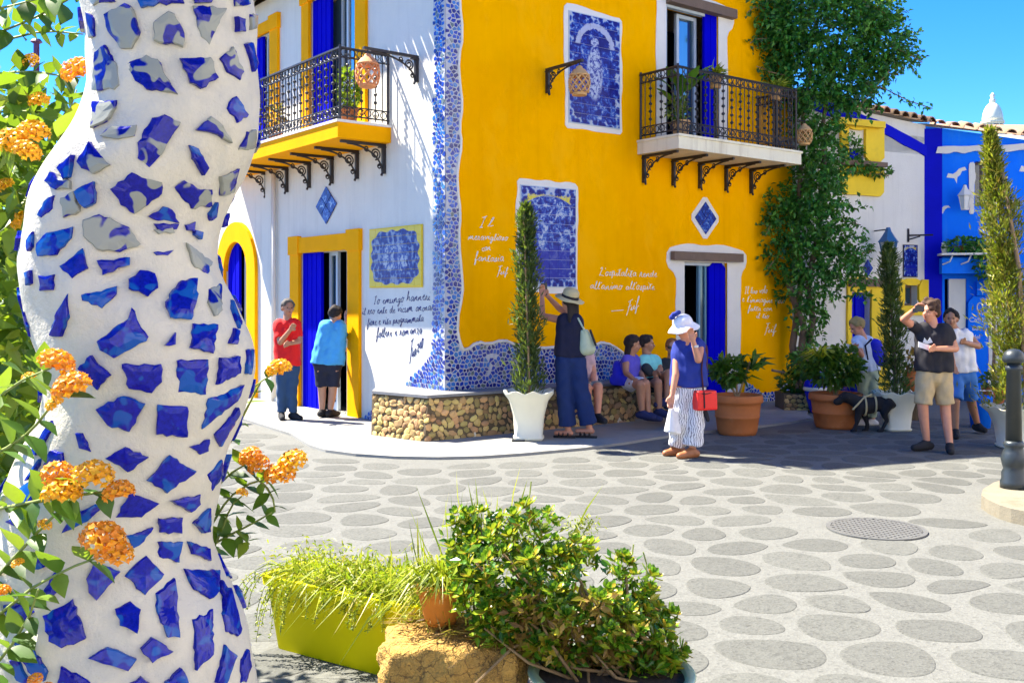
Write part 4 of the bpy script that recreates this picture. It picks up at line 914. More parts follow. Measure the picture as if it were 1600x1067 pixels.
# ------------------------------------------------------------------ house in the middle: white with lemon window surrounds
MA = (4.75, 16.75); WM = Wall(MA, (2.07, 1.0), (1.0, -2.07))
sM = WM.S; zM = lambda px, py: WM.at(px, py)[1]
SM1 = sM(1446)
mid = thing('white_house', 'small white house with lemon yellow windows and a tiled roof', 'house', (*MA, 0))
mb = MB(); zt0, zt1 = zM(1300, 158), zM(1446, 196)
win = (sM(1323), sM(1349), zM(1336, 252), zM(1336, 204)); dr = (sM(1328), sM(1359), 0.0, zM(1343, 457)); wn2 = (sM(1411), sM(1433), zM(1422, 478), zM(1422, 446))
WM.face(mb, 0, SM1, 0, 4.3, [win, dr, wn2], .22)
mb.add([WM.P(0, 4.3), WM.P(SM1, 4.3), WM.P(SM1, zt1), WM.P(0, zt0)], [[0, 1, 2, 3]])
mb.add([WM.P(0, 0), WM.P(0, 0, -5), WM.P(0, zt0, -5), WM.P(0, zt0)], [[0, 1, 2, 3]])
mb.add([WM.P(0, 0, -5), WM.P(SM1, 0, -5), WM.P(SM1, zt1, -5), WM.P(0, zt0, -5)], [[0, 1, 2, 3]])
mb.build('front_wall', 'white_plaster', mid)
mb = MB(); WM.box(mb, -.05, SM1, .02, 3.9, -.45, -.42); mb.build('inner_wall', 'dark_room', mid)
pl = [(0, zM(1300, 150) ), (sM(1370), zM(1370, 188)), (sM(1420), zM(1420, 214)), (SM1, zM(1444, 228))]
st = wavy(pl, .25, .012, 5, False); lo = wavy([(x, z - .20) for x, z in pl], .18, .03, 6, False)
MB().prism(st + lo[::-1], lambda x, z, d: WM.P(x, z, d), .001, .03).build('blue_band', 'deep_blue_wall', mid)
def lemon(px0, px1, py0, py1, hole, d=.05, name='window_surround'):
    o_ = [(sM(px0), zM((px0 + px1) / 2, py1)), (sM(px0), zM((px0 + px1) / 2, py0)), (sM(px1), zM((px0 + px1) / 2, py0)), (sM(px1), zM((px0 + px1) / 2, py1))]
    mb = MB(); h = hole
    def blk(a0, a1, c0, c1):
        if a1 - a0 > .01 and c1 - c0 > .01: mb.prism(wavy([(a0, c0), (a1, c0), (a1, c1), (a0, c1)], .3, .008, int(px0 + c0 * 10)), lambda x, z, dd: WM.P(x, z, dd), .001, d)
    zb_ = o_[0][1] if h[2] > .1 else .02; zs_ = h[2] if h[2] > .1 else .02
    blk(o_[0][0], h[0], zs_, o_[1][1]); blk(h[1], o_[2][0], zs_, o_[1][1]); blk(h[0] - .02, h[1] + .02, h[3], o_[1][1] + .02)
    if h[2] > .1: blk(o_[0][0] + .01, o_[2][0] - .01, zb_, zs_ + .01)
    return mb.build(name, 'lemon_paint', mid)
lemon(1311, 1378, 190, 306, win, .06); lemon(1322, 1387, 435, 530, dr, .05, 'door_surround'); lemon(1404, 1458, 437, 492, wn2, .05)
mb = MB(); WM.box(mb, win[0] - .35, win[1] + .32, win[3] + .05, win[3] + .16, .0, .20); mb.build('window_hood', 'lemon_paint', mid)
mb = MB(); WM.box(mb, win[0] - .3, win[1] + .35, win[2] - .10, win[2] - .02, .0, .22); mb.build('window_sill', 'wood', mid)
mb = MB(); WM.box(mb, win[0], win[1], win[2], win[3], -.16, -.12); sh_ = mb.build('shutter', 'deep_blue_wall', mid)
mb = MB(); WM.box(mb, (win[0] + win[1]) / 2 - .012, (win[0] + win[1]) / 2 + .012, win[2], win[3], -.119, -.10); mb.build('batten', 'blue_paint', sh_)
mb = MB(); WM.box(mb, dr[0], dr[1], 0, dr[3], -.16, -.12); dd_ = mb.build('door', 'deep_blue_wall', mid)
mb = MB(); WM.box(mb, (dr[0] + dr[1]) / 2 - .012, (dr[0] + dr[1]) / 2 + .012, .02, dr[3], -.119, -.10); mb.build('batten', 'blue_paint', dd_)
mb = MB(); WM.box(mb, wn2[0], wn2[1], wn2[2], wn2[3], -.16, -.13); ww_ = mb.build('window', 'wood', mid)
mb = MB(); WM.box(mb, wn2[0] + .04, wn2[1] - .04, wn2[2] + .04, wn2[3] - .04, -.129, -.12); mb.build('pane', 'glass', ww_)
mb = MB(); WM.box(mb, sM(1322), sM(1387), zM(1355, 448), zM(1355, 436), .051, .12); mb.build('door_hood', 'wood', mid)
def tiles_along(pa, pb, depth, parent, step=.21, tilt=.25):
    d = pb - pa; rz_ = math.atan2(d.y, d.x); k = int(d.length / step)
    for i in range(k + 1):
        p = pa + d * (i / k)
        inst('roof_tile', tile_me, parent, Matrix.Translation(p) @ Matrix.Rotation(rz_, 4, 'Z') @ Matrix.Rotation(R(random.uniform(-3, 3)), 4, 'Y') @ Matrix.Diagonal((1.1, 1.2, random.uniform(1.0, 1.3), 1)))
rf = MB(); zz = .02
rf.add([WM.P(-.1, zt0 + zz, .14), WM.P(SM1, zt1 + zz, .14), WM.P(SM1, zt1 + 1.0, -5), WM.P(-.1, zt0 + 1.0, -5)], [[0, 1, 2, 3]])
rf_o = rf.build('roof', 'roof_tile', mid); tiles_along(WM.P(-.05, zt0 + .03, .16), WM.P(SM1, zt1 + .03, .16), 0, rf_o)
# small tile picture, diamond, brackets with lamp on it
p0, p1 = WM.at(1411, 432), WM.at(1432, 384)
tile_picture(WM, p0[0], p1[0], p0[1], p1[1], 2, 4, 'small blue and yellow flowered tile picture on the white house', border='iron', scallop=.03, ymix=2, seed=4, sc=8)
diamond(WM, 1355, 419, 8, 14, 'small blue tile diamond over the door of the white house beside the vine')
mb = MB(); s_, z_ = WM.at(1360, 362); mb = MB()
s2, z2 = WM.at(1418, 368); mb.tube([WM.P(s2, z2 + .12, .02), WM.P(s2, z2 - .12, .02)], .018, 5); mb.tube([WM.P(s2, z2, 0), WM.P(s2 + .3, z2, .3)], .016, 5); mb.tube([WM.P(s2, z2 - .08, 0), WM.P(s2 + .15, z2 - .02, .15)], .012, 5)
mb.build('sign_bracket', 'iron', mid)
def street_lamp(p, label, sc=1.0, m='blue_wall'):
    t_ = thing('wall_lamp', label, 'lamp', p, 0, 'lanterns on the far houses'); x, y_, z = p
    MB().lathe([(.16 * sc, .28 * sc), (.10 * sc, .36 * sc), (.05 * sc, .44 * sc), (.03 * sc, .50 * sc)], 6, (x, y_, z)).build('lamp_cap', m, t_)
    mb = MB()
    for k in range(6): a = k * math.pi / 3; mb.tube([(x + .13 * sc * math.cos(a), y_ + .13 * sc * math.sin(a), z + .28 * sc), (x + .075 * sc * math.cos(a), y_ + .075 * sc * math.sin(a), z)], .010 * sc, 4)
    mb.lathe([(.08 * sc, -.02 * sc), (.085 * sc, .01 * sc)], 6, (x, y_, z)); mb.build('lamp_frame', m, t_)
    MB().lathe([(.070 * sc, .012 * sc), (.118 * sc, .275 * sc)], 6, (x, y_, z)).build('pane', 'lamp_glass', t_); return t_
m, t, b = newmat('lamp_glass'); b.inputs['Base Color'].default_value = (0.6, 0.62, 0.62, 1); b.inputs['Roughness'].default_value = .2; M['lamp_glass'] = m
M['lamp_blue'] = mat('lamp_blue', (0.02, 0.12, 0.30), 0.5, 0.1, 5, 40, .1)
LP_ = WM.P(s_ + .05, z_ - .5, .62); lp = at(1388, 408, LP_.y + .15); street_lamp((lp.x, lp.y, lp.z), 'blue capped lantern hanging in front of the white house above a cypress', 1.15, 'lamp_blue')
mb = MB(); mb.tube([WM.P(sM(1366), zM(1388, 362), 0), (lp.x, lp.y, zM(1388, 362)), (lp.x, lp.y, lp.z + .55)], .012, 5); mb.build('lamp_arm', 'iron', mid)
# ------------------------------------------------------------------ blue house
BA = WM.P(SM1, 0); WB = Wall((BA.x, BA.y), (1, -.25), (-.25, -1)); sB = WB.S; zB = lambda px, py: WB.at(px, py)[1]
blue = thing('blue_house', 'bright blue house with white birds, a shop front and a tiled roof', 'house', (BA.x, BA.y, 0))
SB1 = 7.0; zc_ = zB(1529, 228)
wb = (sB(1523), sB(1548), zB(1535, 322), zB(1535, 252)); dB1 = (sB(1476), sB(1510), 0, zB(1495, 436)); dB2 = (sB(1547), sB(1592), 0, zB(1565, 462))
mb = MB(); WB.face(mb, 0, SB1, 0, zc_ - .1, [wb, dB1, dB2], .3)
zt = zB(1440, 195) - .03
mb.add([WB.P(0, zc_ - .1), WB.P(SB1, zc_ - .1), WB.P(SB1, zc_ + .08), WB.P(sB(1600), zc_ + .08), WB.P(0, zt)], [[0, 1, 2, 3, 4]])
mb.add([WB.P(0, 0, -5), WB.P(SB1, 0, -5), WB.P(SB1, zc_, -5), WB.P(0, zt, -5)], [[0, 1, 2, 3]])
mb.add([WB.P(SB1, 0, 0), WB.P(SB1, 0, -5), WB.P(SB1, zc_, -5), WB.P(SB1, zc_, 0)], [[0, 1, 2, 3]])
mb.build('front_wall', 'blue_wall', blue)
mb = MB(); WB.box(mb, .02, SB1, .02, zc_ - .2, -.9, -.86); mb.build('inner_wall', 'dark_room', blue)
mb = MB(); WB.box(mb, -.02, .28, 0, zt - .05, .001, .02); mb.build('corner_strip', 'deep_blue_wall', blue)
top_ = wavy([(.14, zc_), (SB1, zc_)], .25, .012, 8, False); low_ = wavy([(.14, zc_ - .11), (SB1, zc_ - .11)], .12, .03, 9, False)
MB().prism(top_ + low_[::-1], lambda x, z, d: WB.P(x, z, d), .001, .05).build('cornice', 'border_white', blue)
rfb = MB(); rfb.add([WB.P(0, zt + .03, .12), WB.P(sB(1600), zc_ + .12, .12), WB.P(SB1, zc_ + .12, .12), WB.P(SB1, zc_ + .9, -5), WB.P(0, zt + .9, -5)], [[0, 1, 2, 3, 4]])
rfb_o = rfb.build('roof', 'roof_tile', blue); tiles_along(WB.P(0, zt + .04, .14), WB.P(sB(1600), zc_ + .13, .14), 0, rfb_o); tiles_along(WB.P(sB(1600), zc_ + .13, .14), WB.P(SB1 - .5, zc_ + .13, .14), 0, rfb_o)
ring_o = wavy([(wb[0] - .09, wb[2] - .14), (wb[1] + .1, wb[2] - .1), (wb[1] + .1, wb[3] + .1), (wb[0] - .1, wb[3] + .12)], .14, .03, 10)
mb = MB()
for x0_, x1_, z0_, z1_ in ((wb[0] - .1, wb[0], wb[2] - .14, wb[3] - .02), (wb[1], wb[1] + .1, wb[2] - .1, wb[3] - .02)):
    mb.prism(wavy([(x0_, z0_), (x1_, z0_), (x1_, z1_), (x0_, z1_)], .12, .018, int(x0_ * 50)), lambda x, z, d: WB.P(x, z, d), .001, .03)
mb.build('window_surround', 'border_white', blue)
mb = MB(); WB.box(mb, wb[0], wb[1], wb[2], wb[3], -.24, -.2); wv_ = mb.build('window', 'wood', blue)
for k in (0, 1):
    x0_ = wb[0] + (wb[1] - wb[0]) * k / 2 + .03; mb = MB(); WB.box(mb, x0_, x0_ + (wb[1] - wb[0]) / 2 - .05, wb[2] + .05, wb[3] - .05, -.199, -.19); mb.build('pane', 'glass', wv_)
def bird(px, py, sc, k):
    s_, z_ = WB.at(px, py)
    pl = [(-.30, -.24), (-.2, -.02), (-.05, .02), (.02, .14), (.14, .24), (.3, .26), (.38, .16), (.26, .17), (.16, .08), (.10, -.04), (.02, -.14), (0, -.3), (-.06, -.12), (-.18, -.14)]
    if k: pl = [(-.34, -.1), (-.28, .06), (-.12, .02), (.0, .1), (.1, .22), (.3, .28), (.36, .16), (.2, .12), (.14, -.02), (.04, -.1), (.02, -.34), (-.06, -.14), (-.2, -.12)]
    MB().prism([(s_ + x * sc, z_ + y * sc) for x, y in pl], lambda x, z, d: WB.P(x, z, d), .001, .007).build('painted_bird', 'border_white', blue)
bird(1494, 273, .48, 1); bird(1470, 331, .42, 0); bird(1612, 262, .6, 1)
sl_, zl_ = WB.at(1504, 318); street_lamp(WB.P(sl_, zl_ - .12, .22), 'white lantern fixed on the blue wall under a painted bird', .85, 'border_white')
MB().tube([WB.P(sl_, zl_ + .2, 0), WB.P(sl_, zl_ + .32, .12), WB.P(sl_, zl_ + .3, .22)], .012, 5).build('lamp_arm', 'iron', blue)
mb = MB(); WB.box(mb, sB(1467), sB(1531), zB(1500, 428), zB(1500, 404), .0, .32); mb.build('awning_board', 'blue_wall', blue)
mb = MB(); WB.box(mb, sB(1464), sB(1540), zB(1500, 400), zB(1500, 397), .0, .5)
for k in range(4):
    s_ = sB(1468) + k * .3; mb.tube([WB.P(s_, zB(1500, 414), .33), WB.P(s_ + .1, zB(1500, 410), .42), WB.P(s_ + .14, zB(1500, 401), .45)], .014, 5)
shelf = mb.build('shelf', 'border_white', blue)
for k in range(5):
    s_ = sB(1472) + k * .15; p = WB.P(s_, zB(1500, 397) + .003, .25); h = random.uniform(.12, .2)
    o = MB().lathe([(.035, 0), (.06, h * .5), (.045, h * .9), (.05, h)], 10, tuple(p)).build('vase', ['white_ceramic', 'cobalt_glaze', 'terracotta', 'white_ceramic', 'celadon'][k], None, True)
    tag(o, ['white vase first on the shelf of the blue house', 'cobalt vase between two vases on the blue house shelf', 'terracotta vase in the middle of the blue house shelf', 'white vase beside the green one on the blue house shelf', 'pale green vase last on the shelf of the blue house'][k], 'vase', 'vases on the shelf')
mb = MB(); WB.box(mb, dB1[1] - .30, dB1[1] - .02, 0, dB1[3], -.12, .04); mb.build('white_column', 'white_plaster', blue)
mb = MB(); WB.box(mb, dB2[0] + .06, dB2[0] + .12, 0, dB2[3] - .05, -.2, -.14); WB.box(mb, dB2[0] + .35, dB2[0] + .40, 0, dB2[3] - .05, -.2, -.14); WB.box(mb, dB2[0] + .12, dB2[0] + .35, dB2[3] - .12, dB2[3] - .05, -.2, -.14); WB.box(mb, dB2[0] + .12, dB2[0] + .35, 1.0, 1.05, -.2, -.14); gd = mb.build('shop_door', 'wood', blue)
for z0_, z1_ in ((.05, 1.0), (1.05, dB2[3] - .12)):
    mb = MB(); WB.box(mb, dB2[0] + .12, dB2[0] + .35, z0_, z1_, -.18, -.17); mb.build('pane', 'lamp_glass', gd)
def painted_text(text, W, px, py, size, ink, parent, off, vertical=False):
    cu = bpy.data.curves.new('lettering', 'FONT'); cu.body = text; cu.size = size; cu.align_x = 'CENTER'; cu.extrude = .003
    o = bpy.data.objects.new('txt', cu); COL.objects.link(o); dg = bpy.context.evaluated_depsgraph_get(); me = bpy.data.meshes.new_from_object(o.evaluated_get(dg)); bpy.data.objects.remove(o)
    s_, z_ = W.at(px, py, off); V = [W.P(s_ + v.co.x, z_ + v.co.y, off + v.co.z) for v in me.vertices]
    return mk('lettering', V, [list(p.vertices) for p in me.polygons], ink, parent, kind='stuff')
# blue advertising board beside the shop door, and the sign over it
sb0, sb1 = sB(1511), sB(1545); zb1 = zB(1528, 463)
mb = MB(); mb.prism(wavy([(sb0, .02), (sb1, .02), (sb1, zb1), (sb0, zb1)], .4, .012, 21), lambda x, z, d: WB.P(x, z, d), .02, .10)
board = mb.build('shop_board', 'blue_wall', blue)
mb = MB(); mb.prism(wavy([(sb1 - .03, .02), (sb1 + .03, .02), (sb1 + .03, zb1), (sb1 - .03, zb1)], .2, .010, 22), lambda x, z, d: WB.P(x, z, d), .101, .11); mb.build('board_edge', 'border_white', board)
for tx, py, sz in (('Caffè', 503, .12), ('Bar', 516, .11), ('del', 529, .10), ('Borgo', 543, .09)): painted_text(tx, WB, 1526, py, sz, 'border_white', board, .104)
s_, z_ = WB.at(1529, 480); mb = MB(); mb.tube([WB.P(s_ + .045 * math.cos(a), z_ + .075 * math.sin(a), .106) for a in np.linspace(0, 6.28, 15)], .012, 4, False); mb.build('oval_emblem', 'border_white', board)
mb = MB(); WB.box(mb, sB(1524), sB(1572), zB(1548, 462), zB(1548, 440), .0, .14); sg_ = mb.build('shop_sign', 'blue_wall', blue); painted_text('Caffè', WB, 1548, 457, .17, 'border_white', sg_, .143)
# far bell tower with a tiled cupola
D = 38.0; c_ = at(1551, 240, D); rr = 15.5 / F * D
bell = thing('bell_tower', 'pale domed bell tower rising behind the blue house roof', 'bell tower', (c_.x, c_.y, 0))
z1_ = at(1551, 222, D).z; z2_ = at(1551, 190, D).z; zd = at(1551, 160, D).z
MB().lathe([(rr * .95, 0), (rr * .95, z1_), (rr * 1.15, z1_ + .05), (rr * 1.15, z1_ + .15), (rr, z1_ + .17), (rr, z2_ - .1), (rr * 1.12, z2_ - .08), (rr * 1.12, z2_)], 20, (c_.x, c_.y, 0)).build('tower_drum', 'cream_stucco', bell)
MB().lathe([(rr * 1.0 * math.cos(a), z2_ + (zd - z2_) * math.sin(a)) for a in np.linspace(0, 1.45, 9)], 20, (c_.x, c_.y, 0)).build('dome', 'white_ceramic', bell, True)
MB().lathe([(.1, zd - .05), (.12, zd + .1), (.05, zd + .14), (.1, zd + .25), (.02, zd + .36)], 8, (c_.x, c_.y, 0)).build('finial', 'white_ceramic', bell, True)
for k in range(10):
    a = k * .628 + .2; mb = MB(); u_ = Vector((-math.sin(a), math.cos(a), 0)); o_ = Vector((math.cos(a), math.sin(a), 0)); b_ = Vector((c_.x, c_.y, 0))
    mb.hexa([b_ + o_ * (rr * d_) + u_ * e_ + Vector((0, 0, z_)) for z_ in (z1_ + .25, z2_ - .15) for d_, e_ in ((.96, -.09), (1.02, -.09), (1.02, .09), (.96, .09))]); mb.build('arched_window', 'dark_room', bell)
rb = at(1590, 212, 30); o = thing('far_house', 'low far house with a grey blue roof beside the bell tower', 'house', (rb.x, rb.y, 0))
x0_, x1_ = at(1556, 200, 30).x, at(1700, 200, 30).x; za, zb_ = at(0, 216, 30).z, at(0, 193, 30).z
MB().box(x0_, x1_, 30, 34, 0, za - .05).build('wall', 'white_plaster', o)
MB().add([(x0_ - .2, 29.8, za), (x1_, 29.8, za - .3), (x1_, 32, zb_), (x0_ - .1, 32, zb_), (x0_, 34.2, za), (x1_, 34.2, za)], [[0, 1, 2, 3], [3, 2, 5, 4]]).build('roof', 'grey_frame', o)
# unseen white houses added so sun bounced off them fills the shaded walls
def add_bounce_house(c, u, length, depth, height, label, nwin):
    c = Vector((*c, 0)); W = Wall((c.x, c.y), u, (u[1], -u[0])); o = thing('bounce_house', label, 'house', c, 0, 'added bounce houses out of view'); holes = []
    for k in range(nwin):
        a = (k + .5) * length / nwin
        holes.append((a - .5, a + .5, 3.7, 5.3)); holes.append((a - .5, a + .5, 0.05, 2.3) if k % 2 else (a - .45, a + .45, 1.0, 2.4))
    mb = MB(); W.face(mb, 0, length, 0, height, holes, .25)
    mb.add([W.P(0, 0), W.P(0, 0, -depth), W.P(0, height, -depth), W.P(0, height), W.P(length, 0), W.P(length, 0, -depth), W.P(length, height, -depth), W.P(length, height)], [[0, 1, 2, 3], [4, 7, 6, 5], [1, 5, 6, 2]])
    mb.build('wall', 'bounce_plaster', o)
    mb = MB(); W.box(mb, -.3, length + .3, height, height + .25, -depth - .3, .35); mb.build('roof', 'roof_tile', o)
    for h in holes: mb = MB(); W.box(mb, h[0], h[1], h[2], h[3], -.22, -.18); mb.build('window' if h[2] > .5 else 'door', 'blue_paint', o)
M['bounce_plaster'] = mat('bounce_plaster', (.86, .82, .72), .85, .05, 1.5, 40, .3, .008)
add_bounce_house((13.0, 12.5), (-.10, -.995), 19, 7, 8.6, 'long white house added unseen on the right to bounce sunlight', 7)
add_bounce_house((10.0, -8.0), (-.86, -.5), 22, 7, 8.2, 'long white house added unseen behind the viewer to bounce sunlight', 8)
# ------------------------------------------------------------------ climbing vine on the end of the yellow wall
vb = WY.P(WY.S(1238), 0, .35)
vine = thing('climbing_vine', 'tall dark green climbing vine covering the end of the yellow house', 'vine', vb)
YV = vb.y - .1
mb = MB()
for k, ch in enumerate(([(1240, 640), (1246, 590), (1238, 540), (1246, 490), (1252, 430), (1245, 360), (1250, 280), (1255, 180), (1270, 80)], [(1258, 640), (1252, 590), (1262, 545), (1270, 500), (1262, 450), (1275, 380), (1290, 300), (1285, 200), (1300, 90)], [(1249, 640), (1262, 600), (1250, 560), (1256, 510), (1240, 470), (1225, 420)])):
    mb.tube([at(px, py, YV - .05 * k) for px, py in ch], [.07 - .005 * i for i in range(len(ch))], 7)
mb.build('trunk', 'bark', vine, True)
blobs = [(1200, 45, 30, 45, .3), (1210, 75, 28, 28, .3), (1225, 400, 26, 30, .25), (1215, 330, 22, 28, .2), (1350, 110, 34, 26, .3), (1250, 20, 70, 60, .55), (1310, 40, 85, 80, .7), (1265, 110, 60, 60, .5), (1350, 55, 50, 45, .45), (1278, 170, 48, 50, .5), (1325, 130, 55, 45, .45), (1285, 225, 32, 50, .4), (1284, 260, 34, 50, .45), (1258, 310, 40, 36, .4), (1275, 350, 55, 55, .5), (1230, 355, 32, 32, .3), 
         (1265, 405, 40, 34, .4), (1305, 410, 36, 24, .35), (1248, 455, 22, 28, .3), (1278, 462, 24, 24, .3), (1225, 40, 42, 35, .35), (1385, 60, 42, 30, .35), (1360, 20, 40, 34, .4), (1405, 92, 24, 13, .25), (1335, 150, 20, 16, .3), (1332, 385, 26, 22, .25), (1215, 110, 18, 20, .2), (1265, 500, 22, 30, .25), (1330, 440, 24, 18, .2), (1255, -40, 80, 50, .6), (1330, -30, 80, 50, .6), (1280, 300, 28, 90, .5), (1370, 95, 22, 18, .2), (1400, 82, 22, 16, .2), (1225, 60, 30, 34, .3)]
PP, DD, LL = [], [], []
for cx_, cy_, rx_, ry_, dp in blobs:
    c_ = at(cx_, cy_, YV - .15); a, b_ = rx_ / F * YV, ry_ / F * YV; n_ = int(1500 * a * b_ * 2.3) + 34
    # sprigs: short shoots that carry leaves in two rows
    d = ball(n_ // 6 + 2); rad = rng.uniform(.40, 1.0, len(d))[:, None] * np.where(rng.uniform(size=len(d)) < .12, 1.3, 1)[:, None]
    base = np.array(c_) + d * rad * np.array([a, dp, b_])
    for q_, dd_ in zip(base, d):
        dr_ = dd_ + np.array([0, -.3, -.5]) + rng.normal(size=3) * .5; dr_ /= np.linalg.norm(dr_); k_ = rng.integers(5, 9); s_ = rng.uniform(.14, .30)
        for j in range(k_):
            PP.append(q_ + dr_ * s_ * j / k_); e_ = dr_ * .6 + rng.normal(size=3) * .7; DD.append(e_); LL.append(rng.uniform(.055, .115))
tips = [[(1370, 70), (1400, 75), (1425, 88), (1441, 98)], [(1370, 110), (1400, 118), (1412, 106)], [(1340, 128), (1380, 138), (1420, 158), (1457, 170)], [(1355, 20), (1378, 8), (1386, 2)], [(1330, 160), (1345, 165), (1390, 110)], [(1200, 60), (1180, 62), (1172, 68)], [(1200, 110), (1182, 104)], [(1205, 350), (1195, 370)], [(1330, 400), (1362, 392)], [(1345, 430), (1372, 440)], [(1200, 15), (1178, 12), (1168, 20)], [(1320, 345), (1345, 352)], [(1215, 400), (1200, 420)], [(1345, 0), (1390, 25)], [(1235, 120), (1200, 112)]]
mbt = MB()
for tp_ in tips:
    p3 = [at(px, py, YV - .3 - .1 * i) for i, (px, py) in enumerate(tp_)]; mbt.tube(p3, .008, 4)
    for a_, b_ in zip(p3, p3[1:]):
        k_ = int((b_ - a_).length / .022) + 1
        for j in range(k_): q_ = a_ + (b_ - a_) * (j / k_); PP.append(np.array(q_) + rng.normal(size=3) * .035); DD.append(rng.normal(size=3) + np.array([.2, 0, -.7])); LL.append(rng.uniform(.06, .11))
mbt.build('shoots', 'twig', vine)
LL = np.array(LL); leaves('foliage', PP, DD, LL, LL * .62, 'vine_leaf', vine, 'stuff', .2, .1)
# ------------------------------------------------------------------ potted plants
def urn(sq, prof, n=28): return MB().lathe(prof, n, (0, 0, 0), True, sq)
def cypress(label, base, h, prof, pot, leaf_m, n_, group=None, lean=None, name='potted_cypress', spread=1.0, ll=(.05, .11)):
    """slim cypress in a pot; prof maps height fraction to radius, lean gives the stem line offsets"""
    t_ = thing(name, label, 'potted tree', base, 0, group); b_ = Vector(base)
    top_p = pot(t_, b_)
    ln_ = lean or (lambda f_: Vector((0, 0, 0)))
    st = [b_ + Vector((0, 0, top_p + (h - top_p) * f_)) + ln_(f_) for f_ in np.linspace(-.05, .95, 9)]
    MB().tube(st, [.03 * (1 - i / 12) for i in range(9)], 6).build('trunk', 'bark', t_, True)
    f_ = rng.uniform(0, 1, n_) ** .9; th = rng.uniform(0, 2 * np.pi, n_); r_ = np.array([prof(x) for x in f_]) * np.sqrt(rng.uniform(.08, 1.0, n_)) * (1 + .30 * np.sin(th * 3 + f_ * 23) + .25 * np.sin(th * 5 - f_ * 61)) * np.where(rng.uniform(size=n_) < .06, 1.5, 1) * spread
    off = np.array([list(ln_(x)) for x in f_])
    P_ = np.stack([r_ * np.cos(th), r_ * np.sin(th), top_p + (h - top_p) * f_], 1) + np.array(b_) + off
    D = np.stack([np.cos(th) * .6, np.sin(th) * .6, np.ones(n_)], 1) + rng.normal(size=(n_, 3)) * .5
    L = rng.uniform(*ll, n_); leaves('crown', P_, D, L, L * .22, leaf_m, t_, 'stuff', .1); return t_
def white_urn(w_, h_, wavy_=True):
    def f_(t_, b_):
        mb = urn(.55, [(w_ * .30, .0), (w_ * .33, .02), (w_ * .33, .07 * h_), (w_ * .30, .09 * h_), (w_ * .34, .5 * h_), (w_ * .42, .8 * h_), (w_ * .53, .97 * h_), (w_ * .54, h_), (w_ * .48, h_ - .005), (w_ * .40, h_ * .8), (w_ * .36, h_ * .6)], 40)
        if wavy_: mb.v = [(x, y, z + (.018 * math.cos(9 * math.atan2(y, x)) if z > .93 * h_ else 0)) for x, y, z in mb.v]
        mb.v = [(x + b_.x, y + b_.y, z + b_.z) for x, y, z in mb.v]; mb.build('pot', 'white_ceramic', t_, True)
        MB().lathe([(0.001, h_ * .88), (w_ * .42, h_ * .87)], 16, tuple(b_), False).build('soil', 'soil', t_); return h_ * .9
    return f_
def round_pot(r_, h_, m='terracotta', band=True):
    def f_(t_, b_):
        pr = [(r_ * .74, 0), (r_ * .80, h_ * .1), (r_ * .93, h_ * .72), (r_ * .95, h_ * .80), (r_ * 1.02, h_ * .81), (r_ * 1.04, h_ * .86), (r_ * 1.02, h_ * .97), (r_ * .99, h_), (r_ * .90, h_), (r_ * .86, h_ * .8)]
        if band: pr[2:2] = [(r_ * .87, h_ * .42), (r_ * .895, h_ * .43), (r_ * .90, h_ * .47), (r_ * .885, h_ * .48)]
        MB().lathe(pr, 28, tuple(b_)).build('pot', m, t_, True)
        MB().lathe([(0.001, h_ * .9), (r_ * .9, h_ * .89)], 16, tuple(b_), False).build('soil', 'soil', t_); return h_ * .9
    return f_
gp = ground(826, 686, SWH)
cypress('tall slim cypress in a scalloped white urn in front of the bench', (gp.x, gp.y, SWH), SWH * 0 + at(818, 322, gp.y).z - SWH, lambda f_: .175 * (1 - .42 * f_) * (1 if f_ < .93 else max(.25, (1 - f_) / .07)) * (.85 + .18 * math.sin(f_ * 21)), white_urn(.56, .58), 'cypress_leaf', 5200, 'slim cypresses in white pots', lambda f_: Vector((-.03 * f_, 0, 0)))
cyp = bpy.data.objects['potted_cypress']
MB().tube([at(827, 600, gp.y - .12), at(818, 330, gp.y - .06)], .012, 5).build('stake', 'twig', cyp)
mb = MB(); mb.box(gp.x - .2, gp.x - .05, gp.y - .22, gp.y - .05, SWH, SWH + .02); mb.build('pot_foot', 'dark_room', cyp)
gp2 = ground(1400, 672)
cypress('slim dark cypress in a white pot before the lemon door of the white house', (gp2.x, gp2.y, 0), at(1388, 384, gp2.y).z, lambda f_: .17 * (1 - .55 * f_) * (.86 + .2 * math.sin(f_ * 17)) * (1 if f_ < .94 else max(.3, (1 - f_) / .06)), white_urn(.52, .50), 'cypress_leaf', 4200, 'slim cypresses in white pots', lambda f_: Vector((-.10 * f_, 0, 0)))
gp3 = ground(1588, 700)
Y3 = gp3.y
cypress('leaning golden cypress in a white pot at the blue shop', (at(1592, 700, Y3).x, Y3, 0), at(1545, 205, Y3).z, lambda f_: .33 * (1 - .66 * f_) * (.82 + .26 * math.sin(f_ * 19 + 1)) * (1 if f_ < .9 else max(.2, (1 - f_) / .1)), white_urn(.66, .48), 'gold_cypress_leaf', 12500, 'slim cypresses in white pots', lambda f_: Vector((-.02 - .32 * f_ ** 1.3, 0, 0)), ll=(.045, .105))
MB().tube([at(1606, 640, Y3 - .2), at(1592, 420, Y3 - .15), at(1566, 270, Y3 - .1)], [.03, .025, .02], 6).build('bare_stem', 'twig', bpy.data.objects['potted_cypress.002'], True)
def tuft(t_, c_, n_, L, W, m, name='leaves', up=.8, spread=1.0, droop=.3, lng=True, src=.04):
    d = ball(n_) * np.array([spread, spread, .6]); d[:, 2] = np.abs(d[:, 2]) + up * rng.uniform(.2, 1.2, n_)
    P_ = np.array(c_) + rng.normal(size=(n_, 3)) * src * np.array([1, 1, .3]); Ls = L * rng.uniform(.55, 1.1, n_)
    return leaves(name, P_, d, Ls, W, m, t_, 'stuff', .15, droop, lng)
